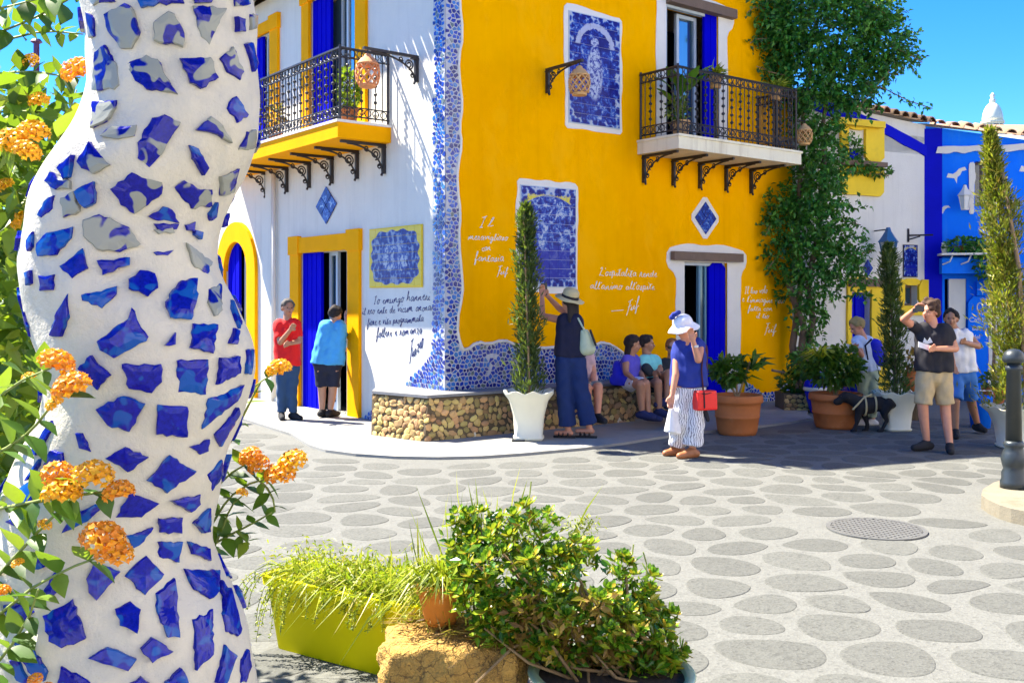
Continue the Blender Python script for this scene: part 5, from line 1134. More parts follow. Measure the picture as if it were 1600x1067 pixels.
def bushy(t_, c_, r_, n_, L, m, name='leaves', asp=.6, inner=.3):
    d = ball(n_); P_ = np.array(c_) + d * (rng.uniform(inner, 1, n_) ** .6)[:, None] * np.array(r_); Ls = L * rng.uniform(.6, 1.2, n_)
    return leaves(name, P_, d + rng.normal(size=(n_, 3)) * .7, Ls, Ls * asp, m, t_, 'stuff', .2, .15)
# terracotta pot with palms by the yellow side door
g1 = ground(1152, 678, 0.0)
t1 = thing('potted_plant', 'big ridged terracotta pot of palm and shrub beside the yellow side door', 'potted plant', (g1.x, g1.y, 0), 0, 'big potted plants by the doors')
round_pot(.31, .50)(t1, g1)
hp = .48
for px, py, n_, L in ((1128, 560, 26, .42), (1152, 575, 24, .40), (1175, 555, 26, .40), (1160, 545, 12, .30)): tuft(t1, at(px, py + 22, g1.y), n_, L, .05, 'pot_leaf', 'fronds', .6, 1.0, .35, True, .03)
bushy(t1, at(1138, 580, g1.y), (.20, .16, .17), 420, .09, 'pot_leaf')
for px, py in ((1130, 570), (1150, 580), (1172, 565)): MB().tube([g1 + Vector((0, 0, hp - .05)), at(px, py, g1.y)], .014, 5).build('stem', 'twig', t1)
# terracotta pot and shrubs under the vine, blue vases
g2 = ground(1306, 668)
t2 = thing('potted_plant', 'wide terracotta pot of mixed shrubs behind the black dog', 'potted plant', (g2.x, g2.y, 0), 0, 'big potted plants by the doors')
round_pot(.34, .46)(t2, g2)
bushy(t2, at(1300, 575, g2.y), (.42, .25, .24), 800, .10, 'pot_leaf'); tuft(t2, at(1280, 560, g2.y), 60, .42, .03, 'grass_leaf', 'blades', .5, 1.1, .4); bushy(t2, at(1318, 560, g2.y - .1), (.2, .15, .2), 260, .09, 'bush_leaf')
for px, py in ((1285, 570), (1310, 560), (1325, 575)): MB().tube([g2 + Vector((0, 0, .4)), at(px, py, g2.y)], .013, 5).build('stem', 'twig', t2)
gb = ground(1262, 640); gb = Vector((gb.x, gb.y - .1, 0))
t3 = thing('stone_planter', 'low rubble planter of dark shrubs at the foot of the vine', 'planter', gb)
mb = MB(); mb.box(gb.x - .45, gb.x + .45, gb.y - .22, gb.y + .3, 0, .27); mb.build('planter_core', 'stone_mortar', t3)
for r_ in range(4):
    for k in range(10):
        inst('stone', PB[(r_ * 3 + k) % 7], t3, Matrix.Translation((gb.x - .41 + k * .092 + (r_ % 2) * .03, gb.y - .22, .035 + r_ * .066)) @ Matrix.Rotation(random.uniform(-.5, .5), 4, 'Y') @ Matrix.Diagonal((.10, .09, .068, 1)))
bushy(t3, (gb.x, gb.y, .42), (.5, .28, .24), 500, .10, 'pot_leaf'); bushy(t3, (gb.x + .05, gb.y - .1, .75), (.42, .25, .25), 380, .10, 'vine_leaf'); tuft(t3, (gb.x - .1, gb.y, .5), 60, .55, .025, 'grass_leaf', 'blades', .3, 1.2, .5)
MB().tube([(gb.x, gb.y, .2), (gb.x - .25, gb.y, .55), (gb.x - .6, gb.y - .1, .62)], .022, 6).build('stem', 'twig', t3); MB().tube([(gb.x + .05, gb.y, .2), (gb.x + .1, gb.y - .1, .9)], .02, 6).build('stem', 'twig', t3)
for px, py, lb, sc in ((1276, 645, 'blue and white ceramic vase beside the rubble planter', .62), (1335, 662, 'shiny cobalt blue vase between the shrubs and the backpacker', .68)):
    g_ = ground(px, py); o = thing('ceramic_vase', lb, 'vase', g_, 0, 'blue vases by the wall')
    MB().lathe([(.08, 0), (.10, .02), (.17, .28), (.19, .42), (.15, .54), (.09, .60), (.11, sc)], 20, tuple(g_)).build('body', 'cobalt_glaze', o, True)
    MB().lathe([(.176, .33), (.196, .345), (.197, .375), (.192, .39)], 20, tuple(g_), False).build('white_band', 'white_ceramic', o, True)
g_ = ground(1425, 655); o = thing('potted_plant', 'small brown clay pot with a dry plant beside the second cypress', 'potted plant', g_, 0, 'small pots by the shops')
mb = MB(); mb.lathe([(.14, 0), (.16, .30), (.18, .31), (.18, .36)], 16, (g_.x, g_.y, 0)); mb.build('stand', 'stone_mortar', o)
MB().lathe([(.09, .36), (.15, .48), (.16, .56), (.10, .64), (.12, .68)], 16, (g_.x, g_.y, 0)).build('pot', 'terracotta', o, True)
bushy(o, (g_.x, g_.y, .82), (.2, .16, .16), 130, .09, 'dry_leaf'); tuft(o, (g_.x, g_.y, .68), 16, .3, .03, 'pot_leaf', 'blades')
g_ = ground(1553, 632); o = thing('potted_plant', 'small terracotta pot of leafy green plants at the blue shop door', 'potted plant', g_, 0, 'small pots by the shops'); round_pot(.18, .28, 'terracotta', False)(o, g_); bushy(o, (g_.x, g_.y, .38), (.26, .2, .14), 200, .09, 'pot_leaf')
g_ = ground(1532, 668); o = thing('plastic_bin', 'blue plastic bin standing behind the man in the white vest', 'bin', g_)
MB().lathe([(.12, 0), (.15, .38), (.165, .39), (.165, .42), (.14, .42), (.11, .03)], 16, tuple(g_)).build('bin_body', 'blue_wall', o, True); MB().tube([(g_.x - .16, g_.y, .40), (g_.x - .1, g_.y - .12, .50), (g_.x + .1, g_.y - .12, .50), (g_.x + .16, g_.y, .40)], .008, 5).build('handle', 'border_white', o)
# greenery on the shop front of the blue house and on the window sill
o = thing('hanging_plant', 'leafy creeper hanging over the shop front of the blue house', 'plant', WB.P(sB(1548), 2.2, .3)); mb = MB(); mb.tube([WB.P(sB(1470), zB(1470, 388), .3), WB.P(sB(1520), zB(1520, 385), .35), WB.P(sB(1570), zB(1570, 400), .3)], .012, 5); mb.build('stems', 'twig', o)
for px, py, a, b_, n_ in ((1500, 384, .36, .12, 200), (1525, 388, .3, .14, 200), (1548, 412, .36, .34, 520), (1560, 440, .2, .2, 160)): c_ = WB.P(sB(px), zB(px, py), .32); bushy(o, c_, (a, .22, b_), n_, .10, 'vine_leaf')
o = thing('window_plant', 'trailing green plant along the sill of the lemon window', 'plant', WM.P(sM(1345), zM(1345, 272), .15)); MB().tube([WM.P(sM(1318), zM(1318, 270), .15), WM.P(sM(1378), zM(1378, 276), .15)], .012, 5).build('stems', 'twig', o)
for px, py, a, b_, n_ in ((1322, 240, .16, .34, 200), (1335, 262, .25, .12, 160), (1362, 270, .28, .08, 130)): bushy(o, WM.P(sM(px), zM(px, py), .15), (a, .14, b_), n_, .09, 'vine_leaf')
# balcony plants
def bal_pot(W, px, out, z, r_, h_, m, label, name='balcony_plant'):
    p = W.P(W.S(px, out), z, out); o = thing(name, label, 'potted plant', p, 0, 'plants on the balconies'); round_pot(r_, h_, m, False)(o, p); return o, p
zf = fl_y + .037
o, p = bal_pot(WY, 1064, .48, zf, .13, .26, 'pale_terracotta', 'broad-leaved plant in a clay pot at the left end of the cream balcony')
for k in range(11):
    a = k * .57; L = random.uniform(.32, .46); hgt = random.uniform(.25, .62); q_ = p + Vector((math.cos(a) * .12, math.sin(a) * .12, .22 + hgt))
    mb = MB(); mb.tube([p + Vector((0, 0, .2)), q_], .008, 4); mb.build('stalk', 'stem', o)
    d_ = Vector((math.cos(a) * .5, math.sin(a) * .5, .75)); s_ = d_.cross(Vector((0, 0, 1))).normalized(); w_ = .085
    V = []
    for i, (f_, ww) in enumerate(((0, .15), (.2, .85), (.45, 1), (.7, .75), (.9, .3), (1, .02))):
        m_ = q_ + d_.normalized() * L * f_ + Vector((math.cos(a), math.sin(a), -1.1)) * (.22 * f_ * f_ * L); V += [m_ - s_ * w_ * ww, m_ - Vector((0, 0, .018)), m_ + s_ * w_ * ww]
    Fc = [[i * 3 + j, i * 3 + j + 1, i * 3 + j + 4, i * 3 + j + 3] for i in range(5) for j in (0, 1)]
    mk('leaf', V, Fc, M['big_leaf'] if 'big_leaf' in M else M.setdefault('big_leaf', leafmat('big_leaf', [(0, (.03, .13, .01)), (.6, (.08, .24, .02)), (1, (.18, .36, .03))], isl=False)), o, True)
bushy(o, p + Vector((-.05, -.05, .42)), (.16, .14, .2), 130, .09, 'bush_leaf')
for px, lb in ((1118, 'yellow green spiky plant on the cream balcony rail in front of the shutter'), (1213, 'yellow green spiky plant at the right end of the cream balcony')):
    o, p = bal_pot(WY, px, .60, zf + .78, .10, .18, 'pale_terracotta', lb)
    MB().tube([p + Vector((0, 0, .0)), p + Vector((0, 0, -.785))], .03, 6).build('stand', 'iron', o)
    tuft(o, p + Vector((0, 0, .17)), 90, .30, .03, 'grass_leaf', 'blades', .5, 1.1, .2); bushy(o, p + Vector((0, 0, .2)), (.14, .12, .07), 60, .07, 'bush_leaf')
o, p = bal_pot(WW, 546, .45, fl_w + .037, .12, .22, 'terracotta', 'leafy green plant behind the railing of the yellow balcony')
bushy(o, p + Vector((0, 0, .50)), (.15, .14, .30), 260, .10, 'bush_leaf'); MB().tube([p + Vector((0, 0, .2)), p + Vector((0, 0, .7))], .012, 5).build('stems', 'twig', o)
o, p = bal_pot(WW, 430, .5, fl_w + .037, .11, .2, 'terracotta', 'reddish plant low behind the left half of the yellow balcony railing'); bushy(o, p + Vector((0, 0, .40)), (.16, .14, .22), 160, .09, 'dry_leaf')
# ------------------------------------------------------------------ bollard on its kerb, manhole
gi = ground(1583, 762, .12)
isl = thing('stone_kerb', 'rounded pale stone kerb island under the dark iron bollard', 'kerb', (gi.x + .6, gi.y, 0))
pl = []
for px, py in ((1526, 771), (1560, 750), (1620, 742), (1700, 742), (1720, 800), (1640, 806), (1590, 799), (1553, 788)): p_ = ground(px, py, .10); pl.append((p_.x, p_.y))
mb = MB(); mb.prism(wavy(pl, .4, .01, 31), lambda x, y, d: (x, y, d), -.05, .11); mb.build('kerb_top', M.setdefault('kerb_stone', mat('kerb_stone', (.21, .185, .13), .9, .12, 5, 60, .5, .008, ((.14, .105, .055), .50, .7))), isl)
gbp = ground(1584, 762, .11)
bol = thing('bollard', 'dark iron bollard with a rounded head and moulded foot on the kerb', 'bollard', gbp)
hb = at(1572, 545, gbp.y).z - .11; s_ = 1 / F * gbp.y
MB().lathe([(20 * s_, 0), (20 * s_, 10 * s_), (18 * s_, 14 * s_), (18 * s_, 24 * s_), (15 * s_, 30 * s_), (17 * s_, 36 * s_), (19 * s_, 46 * s_), (16 * s_, 56 * s_), (13 * s_, 62 * s_), (15 * s_, 66 * s_), (15 * s_, 70 * s_), (12 * s_, 74 * s_)], 20, tuple(gbp)).build('foot', 'bollard', bol, True)
MB().lathe([(12 * s_, 73 * s_), (10.5 * s_, hb - 34 * s_), (12.5 * s_, hb - 33 * s_), (12.5 * s_, hb - 27 * s_), (10 * s_, hb - 26 * s_), (10 * s_, hb - 22 * s_)], 20, tuple(gbp)).build('shaft', 'bollard', bol, True)
MB().lathe([(11 * s_, hb - 22 * s_), (16 * s_, hb - 20 * s_), (16.5 * s_, hb - 13 * s_), (14 * s_, hb - 6 * s_), (8 * s_, hb - 1 * s_), (1 * s_, hb)], 20, tuple(gbp)).build('head', 'bollard', bol, True)
mc = ground(1369, 827); rm = 75 / F * mc.y
man = thing('manhole_cover', 'round iron manhole cover with a grid pattern in the plaza', 'manhole cover', mc)
MB().lathe([(rm * .001, .006), (rm * .90, .006), (rm * .90, .004)], 40, tuple(mc), False).build('plate', 'bollard', man)
M['worn_iron'] = mat('worn_iron', (.15, .15, .14), .6, .2, 8, 60, .2, metal=.4)
MB().lathe([(rm * .91, .004), (rm * .91, .012), (rm, .012), (rm, .002)], 40, tuple(mc), False).build('ring', 'worn_iron', man)
mb = MB()
for k in range(-7, 8):
    o_ = k * rm * .12; h_ = math.sqrt(max(0, (rm * .9) ** 2 - o_ ** 2))
    if h_ > .03: mb.box(mc.x + o_ - .012, mc.x + o_ + .012, mc.y - h_, mc.y + h_, .0062, .0105); mb.box(mc.x - h_, mc.x + h_, mc.y + o_ - .012, mc.y + o_ + .012, .0062, .0115)
mb.v = [((x - mc.x) * math.cos(.6) - (y - mc.y) * math.sin(.6) + mc.x, (x - mc.x) * math.sin(.6) + (y - mc.y) * math.cos(.6) + mc.y, z) for x, y, z in mb.v]; mb.build('grid', 'worn_iron', man)
# ------------------------------------------------------------------ people
for nm, c in (('skin', (.50, .27, .17)), ('skin_tan', (.42, .20, .11)), ('skin_red', (.55, .24, .14)), ('hair_dark', (.018, .012, .010)), ('hair_brown', (.06, .028, .014)), ('hair_grey', (.09, .08, .07)), ('hair_red', (.20, .085, .03)), ('hair_blond', (.30, .22, .08)), ('red_cloth', (.72, .008, .008)), ('jeans', (.02, .06, .14)), ('cyan_cloth', (.06, .36, .74)), ('navy_cloth', (.010, .014, .035)),
              ('navy_top', (.004, .005, .028)), ('blue_trousers', (.001, .018, .10)), ('straw', (.50, .42, .22)), ('sage_cloth', (.42, .48, .33)), ('purple_cloth', (.10, .08, .50)), ('royal_cloth', (.010, .015, .50)), ('white_cloth', (.74, .74, .76)), ('teal_cloth', (.22, .66, .62)), ('charcoal_cloth', (.025, .030, .035)), ('pink_cloth', (.62, .40, .38)), ('grey_cloth', (.20, .24, .23)),
              ('blue_top', (.012, .03, .24)), ('maroon_cloth', (.05, .008, .016)), ('red_leather', (.80, .012, .008)), ('tan_leather', (.36, .13, .045)), ('black_cloth', (.012, .011, .016)), ('khaki_cloth', (.46, .35, .19)), ('pale_green_cloth', (.34, .42, .30)), ('sky_cloth', (.50, .60, .78)), ('denim_blue', (.04, .17, .52)), ('shoe_black', (.012, .012, .014)), ('shoe_navy', (.02, .025, .09)), ('shoe_white', (.6, .6, .6)), ('eye', (.015, .012, .012)), ('lip', (.35, .10, .08)), ('dog_fur', (.008, .008, .010)), ('phone', (.015, .015, .018))):
    cloth(nm, c, rough=.3 if nm in ('eye', 'phone') else .5 if 'skin' in nm or 'leather' in nm else .85)
m, t, b = newmat('pattern_cloth'); co = N(t, 'ShaderNodeNewGeometry').outputs['Position']
wv = N(t, 'ShaderNodeTexWave'); wv.inputs['Scale'].default_value = 13; wv.inputs['Distortion'].default_value = 7; wv.inputs['Detail'].default_value = 2; wv.inputs['Detail Scale'].default_value = 1.2; t.links.new(co, wv.inputs['Vector'])
t.links.new(ramp(t, wv.outputs[0], [(.18, (.22, .22, .26)), (.32, (.74, .74, .76))]), b.inputs['Base Color']); b.inputs['Roughness'].default_value = .85; M['pattern_cloth'] = m
V3 = Vector
def person(label, Y, J, look, skin='skin', hair='hair_dark', long_hair=0.0, shirt=None, sleeve=.5, bottom=None, leg=1.0, shoes='shoe_black', fat=1.0, hem=.06, group='people in the square', cap=True, wide=1.0, zf=0.0, flare=0.0, noshirt_arms=False, curly=False):
    """J: joint name -> (photo px, photo py, metres nearer(-)/farther(+) than Y). Real bodies in metres at distance Y."""
    P_ = {k: at(v[0], v[1], Y + (v[2] if len(v) > 2 else 0)) for k, v in J.items()}
    base = (P_['al'] + P_['ar']) / 2; root = thing('person', label, 'person', (base.x, base.y, zf), 0, group)
    L = V3(look).normalized(); h = P_['h']; up = V3((0, 0, 1)); side = L.cross(up).normalized(); up2 = side.cross(L).normalized(); ax = (side, L, up2)
    e = lambda a, b_, c_, r_: ('e', h + side * a + L * b_ + up2 * c_, r_, ax)
    body = [e(0, -.012, .025, (.073, .092, .092)), e(0, .018, -.045, (.056, .066, .072)), e(0, .030, -.085, (.036, .042, .035)), (h + L * .075 + up2 * .0, .011, h + L * .098 - up2 * .028, .017), e(.078, -.012, -.012, (.012, .022, .032)), e(-.078, -.012, -.012, (.012, .022, .032)),
            (h + side * .025 + L * .072 + up2 * .022, .014, h - side * .025 + L * .072 + up2 * .022, .014), e(.035, .045, -.03, (.022, .03, .03)), e(-.035, .045, -.03, (.022, .03, .03)), (h + L * .078 - up2 * .052, .013, h + L * .076 - up2 * .062, .014)]
    n = P_['n']; body.append((n - V3((0, 0, .05)), .062, h - L * .02 - up2 * .04, .055))
    hm = (P_['hl'] + P_['hr']) / 2; sm_ = (P_['sl'] + P_['sr']) / 2; f_ = fat
    for s_, hp_ in (('sl', 'hl'), ('sr', 'hr')): body.append((P_[s_].lerp(sm_, .35), .085 * f_, P_[hp_].lerp(hm, .15) + V3((0, 0, .06)), .105 * f_))
    body += [(P_['sl'], .058, P_['sr'], .058), (sm_, .07, n, .055), (sm_.lerp(hm, .25), .11 * f_, hm + V3((0, 0, .05)), .115 * f_)]
    for a in 'lr':
        S_, E, W_ = P_['s' + a], P_['e' + a], P_['w' + a]
        body += [(S_, .052, E, .040), (E, .041, W_, .028)]
        d = (W_ - E).normalized(); tip = W_ + d * .085; sd_ = d.cross(V3((0, 1, .2))).normalized(); nr = d.cross(sd_).normalized()
        body += [(W_, .027, W_ + d * .05 + sd_ * .012, .022), (W_, .027, W_ + d * .05 - sd_ * .012, .022), (W_ + d * .05 + sd_ * .02, .020, W_ + d * .075 + sd_ * .022, .014), (W_ + d * .05 - sd_ * .02, .020, W_ + d * .075 - sd_ * .022, .014)]
        for k, (o_, ln_) in enumerate(((-.030, .062), (-.010, .075), (.010, .070), (.029, .055))):
            q0 = W_ + d * .078 + sd_ * o_; q1 = q0 + d * ln_ * .55 + nr * .008; q2 = q1 + d * ln_ * .40 + nr * .022; body += [(q0, .0105, q1, .0095), (q1, .0095, q2, .0085)]
        body += [(W_ + d * .02 - sd_ * .02, .015, W_ + d * .055 - sd_ * .052 + nr * .012, .012), (W_ + d * .055 - sd_ * .052 + nr * .012, .011, W_ + d * .085 - sd_ * .056 + nr * .024, .0095)]
        Hh, K, A = P_['h' + a], P_['k' + a], P_['a' + a]; cv = K.lerp(A, .3)
        bk = V3((0, .012, 0))
        body += [(Hh, .098 * f_, K, .060), (K, .058, cv + bk, .056), (cv + bk, .056, A, .037)]
        tv = V3(J.get('t' + a, (L.x, L.y))[:2]).to_3d() if False else V3((*J.get('d' + a, (L.x, L.y)), 0)).normalized(); A0 = V3((A.x, A.y, A.z))
        P_['toe' + a] = A0 + tv * .15 - V3((0, 0, .045)); body += [(A0 - tv * .03 - V3((0, 0, .04)), .034 if not shoes else .026, P_['toe' + a], .028 if not shoes else .018)]
        J['_tv' + a] = tv
    bo = fuse('body', body, .0105, M[skin], root, 3)
    for s_ in (1, -1): ell = ell_geo(h + side * (.030 * s_) + L * .086 + up2 * .006, (.0125, .006, .007), ax, 10, 6); mk('eye', *ell, 'eye', root, True)
    mk('mouth', *ell_geo(h + L * .090 - up2 * .057, (.022, .006, .006), ax, 10, 6), 'lip', root, True)
    # hair
    hp = []
    for d in ball(150):
        d = V3(d.tolist()); fr = d.dot(L); z_ = d.dot(up2)
        if fr > .55 and z_ < .55: continue
        if z_ < -.30 - (.2 if long_hair else 0) and fr > -.25: continue
        if fr > .12 and z_ < (.22 if curly else .10): continue
        if curly and fr > -.15 and z_ < -.15: continue
        if z_ < -.6: continue
        p = h + V3((0, 0, .02)) - L * .012 + side * (d.dot(side) * .075) + L * (fr * .094) + up2 * (z_ * .092); q_ = random.uniform(.026, .040) if curly else .026; hp.append(('e', p + (V3((random.gauss(0, .012), random.gauss(0, .012), random.gauss(.008, .012))) if curly else V3()), (q_, q_, q_)))
    if long_hair:
        for o_ in (-.05, -.02, .02, .05): hp.append((h + side * o_ - L * .06, .04, n + side * o_ * 1.2 - L * .055 - V3((0, 0, long_hair)), .026))
    fuse('hair', hp, .012, M[hair], root, 1, wrinkle=.0035)
    if shirt:
        q_ = []
        for s_, hp_ in (('sl', 'hl'), ('sr', 'hr')): q_.append((P_[s_].lerp(sm_, .30), .098 * f_, P_[hp_].lerp(hm, .05) + V3((0, 0, -hem + .06)), (.118 * f_ + .014) * wide, (False, True)))
        q_ += [(sm_.lerp(hm, .2), .118 * f_, hm + V3((0, 0, .05 - hem)), .136 * f_ * wide, (False, True)), (P_['sl'], .064, P_['sr'], .064), (sm_, .078, n - V3((0, 0, .03)), .062)]
        if sleeve > 0:
            for a in 'lr': S_, E = P_['s' + a], P_['e' + a]; q_.append((S_, .068, S_.lerp(E, sleeve), .062, (False, True)))
        fuse('shirt', q_, .0135, M[shirt], root, 2, wrinkle=.0042)
    if bottom:
        q_ = [(hm + V3((0, 0, .05 if shirt and fat < 1.2 else .09)), .116 * f_, hm - V3((0, 0, .02)), .122 * f_, (True, False))]
        for a in 'lr':
            Hh, K, A = P_['h' + a], P_['k' + a], P_['a' + a]
            q_.append((Hh + V3((0, 0, .04)), .106 * f_, Hh, .108 * f_, (True, False)))
            if leg <= 1: q_.append((Hh, .108 * min(f_, 1.06), Hh.lerp(K, leg), .086 * min(f_, 1.08) + flare, (False, True)))
            else: q_ += [(Hh, .114 * f_, K, .078 + flare * .5), (K, .078 + flare * .5, K.lerp(A, leg - 1), .062 + flare, (False, True))]
        fuse('shorts' if leg <= 1.1 else 'trousers', q_, .0135, M[bottom], root, 2, wrinkle=.0042)
    if shoes:
        for a in 'lr':
            A, tv = P_['a' + a], J['_tv' + a]; z0_ = A.z - .095
            q_ = [(A - tv * .045 + V3((0, 0, -.045)), .046, A + tv * .06 + V3((0, 0, -.046)), .048), (A + tv * .03 + V3((0, 0, -.048)), .050, A + tv * .165 + V3((0, 0, -.060)), .038), (A + V3((0, 0, -.012)), .047, A + V3((0, 0, -.05)), .048), (A + V3((0, 0, -.01)), .046, A + tv * .09 + V3((0, 0, -.045)), .042)]
            fuse('shoe', q_, .011, M[shoes], root, 2, zmin=(z0_ if z0_ > zf + .03 else zf + .004) if True else None)
    P_['root'] = root; P_['L'] = L; P_['side'] = side; P_['up'] = up2
    return P_
def scale_fit(): pass
def brim_hat(P_, m, r_brim, crown, band=None, tilt=None, name='hat', soft=False):
    h, up, L, sd_ = P_['h'], tilt or P_['up'], P_['L'], P_['side']; up = V3(up).normalized(); X = up.orthogonal().normalized(); Yv = up.cross(X)
    prof = [(r_brim, .028), (r_brim * .97, .036), (.105, .05), (.102, .07), (.098, .05 + crown * .7), (.07, .05 + crown * .95), (.005, .05 + crown)] if not soft else [(r_brim, -.022), (r_brim * .98, -.012), (.135, .022), (.112, .045), (.110, .06), (.104, .09), (.085, .122), (.05, .142), (.005, .15)]
    n_ = 24; V = [h + X * (r_ * math.cos(2 * math.pi * j / n_)) + Yv * (r_ * math.sin(2 * math.pi * j / n_)) + up * (z + .006 * math.sin(j * 1.3) * (r_ > .12)) for r_, z in prof for j in range(n_)]
    Fc = [[i * n_ + j, i * n_ + (j + 1) % n_, (i + 1) * n_ + (j + 1) % n_, (i + 1) * n_ + j] for i in range(len(prof) - 1) for j in range(n_)]; Fc += [[j for j in range(n_)][::-1]]
    o = mk(name, V, Fc, m, P_['root'], True)
    if band:
        pr = [(.1065, .052), (.1055, .082)]; V = [h + X * (r_ * math.cos(2 * math.pi * j / n_)) + Yv * (r_ * math.sin(2 * math.pi * j / n_)) + up * z for r_, z in pr for j in range(n_)]
        mk('hat_band', V, [[j, (j + 1) % n_, n_ + (j + 1) % n_, n_ + j] for j in range(n_)], band, o, True)
    return o
# man in red, chin in hand, by the street door
Y = HC * 0 + (HC - SWH) * F / (655 - HZ)
person('man in a red T-shirt with a hand at his chin by the street door', Y, {'h': (450, 481), 'n': (449, 497), 'sl': (433, 508, .02), 'sr': (464, 507, -.02), 'el': (438, 535, -.10), 'wl': (453, 516, -.20), 'er': (467, 533, -.04), 'wr': (452, 537, -.22), 'hl': (442, 572), 'hr': (457, 572), 'kl': (441, 609), 'kr': (456, 609), 'al': (440, 645), 'ar': (458, 645), 'dl': (.3, -1), 'dr': (.7, -.6)},
       (.55, -1, -.05), 'skin_tan', 'hair_grey', 0, 'red_cloth', .75, 'jeans', 1.97, 'shoe_black', .92, .05, zf=SWH)
# man in light blue leaning into the doorway, seen from behind
Y = (HC - SWH) * F / (652 - HZ)
person('stout man in a light blue T-shirt and navy shorts leaning into the doorway', Y, {'h': (525, 491, .10), 'n': (520, 505, .03), 'sl': (506, 512), 'sr': (534, 512, .08), 'el': (508, 545, .15), 'wl': (528, 545, .28), 'er': (538, 528, .22), 'wr': (541, 500, .36), 'hl': (503, 570), 'hr': (521, 570), 'kl': (503, 609), 'kr': (520, 609), 'al': (503, 641), 'ar': (516, 641), 'dl': (.4, 1), 'dr': (.6, 1)},
       (.5, 1, -.1), 'skin', 'hair_dark', 0, 'cyan_cloth', .8, 'navy_cloth', .88, 'shoe_black', 1.22, .05, zf=SWH, wide=1.08)
# woman in a straw hat photographing the tile picture
Y = (HC - SWH) * F / (684 - HZ); Ys = Y
Pw = person('woman in a straw hat and wide blue trousers photographing the tile picture', Y, {'h': (889, 471, .02), 'n': (891, 489), 'sl': (877, 500, .02), 'sr': (904, 502, -.05), 'el': (847, 494, .16), 'wl': (847, 464, .22), 'er': (874, 482, .34), 'wr': (856, 463, .30), 'hl': (880, 562), 'hr': (902, 562), 'kl': (882, 615), 'kr': (908, 612), 'al': (888, 671), 'ar': (921, 668), 'dl': (-1, .2), 'dr': (-1, .25)},
       (-.75, .75, .12), 'skin_red', 'hair_dark', .10, 'navy_top', 0, 'blue_trousers', 1.9, None, .93, .02, zf=SWH, flare=.045)
brim_hat(Pw, 'straw', .185, .115, 'black_cloth', (.25, -.25, 1))
for a in 'lr':
    A = Pw['a' + a]; tv = V3((-1, .22, 0)).normalized(); z0_ = SWH; sd_ = V3((tv.y, -tv.x, 0))
    mb = MB(); mb.prism([(-.09, -.03), (-.05, -.04), (.08, -.042), (.17, -.03), (.185, 0), (.17, .03), (.08, .042), (-.05, .04), (-.09, .03)], lambda x, y, d: V3((A.x, A.y, 0)) + tv * x + sd_ * y + V3((0, 0, d)), z0_ + .002, z0_ + .022)
    for x_ in (.0, .06, .11): mb.tube([V3((A.x, A.y, z0_ + .02)) + tv * x_ + sd_ * (.045 * math.cos(q_)) + V3((0, 0, .055 * math.sin(q_))) for q_ in np.linspace(0, math.pi, 7)], .008, 4)
    mb.build('sandal', 'shoe_black', Pw['root'])
ph = at(850, 452, Y + .26); mb = MB(); mb.box(ph.x - .04, ph.x + .04, ph.y - .01, ph.y + .004, ph.z - .075, ph.z + .075); o = mb.build('camera_phone', 'phone'); tag(o, 'dark phone held up by the woman in the straw hat', 'phone')
bg = thing('shoulder_bag', 'pale sage tote bag hanging at the straw-hatted woman\'s side', 'bag', at(917, 555, Y - .12))
fuse('bag_body', [(at(913, 515, Y - .1), .05, at(916, 545, Y - .1), .085, (True, False)), (at(920, 520, Y - .05), .05, at(921, 545, Y - .05), .08, (True, False))], .014, M['sage_cloth'], bg)
MB().tube([at(903, 497, Y - .11), at(910, 510, Y - .16), at(916, 520, Y - .15)], .012, 5).build('strap', 'sage_cloth', bg); MB().tube([at(922, 515, Y - .15), at(931, 540, Y - .12)], .014, 5).build('umbrella_end', 'black_cloth', bg)
# seated figures on the bench
bs = BH
def seat_person(label, cx_, s_off, J, **k): pass
Y7 = 12.62
person('seated person in pink and grey shorts mostly hidden by the woman in the straw hat', Y7, {'h': (908, 532, .12), 'n': (911, 549, .10), 'sl': (900, 559, .14), 'sr': (922, 559, .08), 'el': (902, 585, .0), 'wl': (914, 595, -.15), 'er': (927, 583, .0), 'wr': (927, 597, -.18), 'hl': (908, 603, .05), 'hr': (921, 603, .05), 'kl': (918, 606, -.40), 'kr': (935, 605, -.38), 'al': (916, 650, -.42), 'ar': (934, 648, -.44), 'dl': (.3, -1), 'dr': (.5, -1)},
       (.5, -1, -.1), 'skin_red', 'hair_brown', 0, 'pink_cloth', .5, 'grey_cloth', .9, 'shoe_black', .85, .0, zf=SWH, group='people sitting on the bench')
Yg = 13.15
Pg = person('dark-haired girl in a purple top and white shorts sitting on the bench', Yg, {'h': (989, 538, .05), 'n': (985, 554, .08), 'sl': (978, 563, -.02), 'sr': (993, 562, .14), 'el': (978, 582, -.10), 'wl': (990, 592, -.24), 'er': (1000, 580, .1), 'wr': (1005, 590, -.08), 'hl': (980, 598, .05), 'hr': (990, 597, .1), 'kl': (1000, 601, -.36), 'kr': (1009, 599, -.26), 'al': (1003, 643, -.34), 'ar': (1013, 646, -.28), 'dl': (.8, -.6), 'dr': (.8, -.5)},
       (1, .05, -.05), 'skin_tan', 'hair_dark', .08, 'purple_cloth', 0, 'white_cloth', .75, 'shoe_navy', .82, .0, zf=SWH, group='people sitting on the bench')
o = thing('beach_bag', 'royal blue cloth bag on the bench behind the dark-haired girl', 'bag', at(964, 605, Yg + .05)); fuse('bag_body', [(at(968, 590, Yg + .02), .10, at(966, 572, Yg + .12), .075), (at(962, 594, Yg + .04), .085, at(975, 596, Yg), .09)], .015, M['royal_cloth'], o, 3, zmin=BH + .004); MB().tube([at(966, 572, Yg + .1), at(972, 560, Yg + .06), at(978, 572, Yg)], .011, 5).build('strap', 'royal_cloth', o)
Yt = 13.45
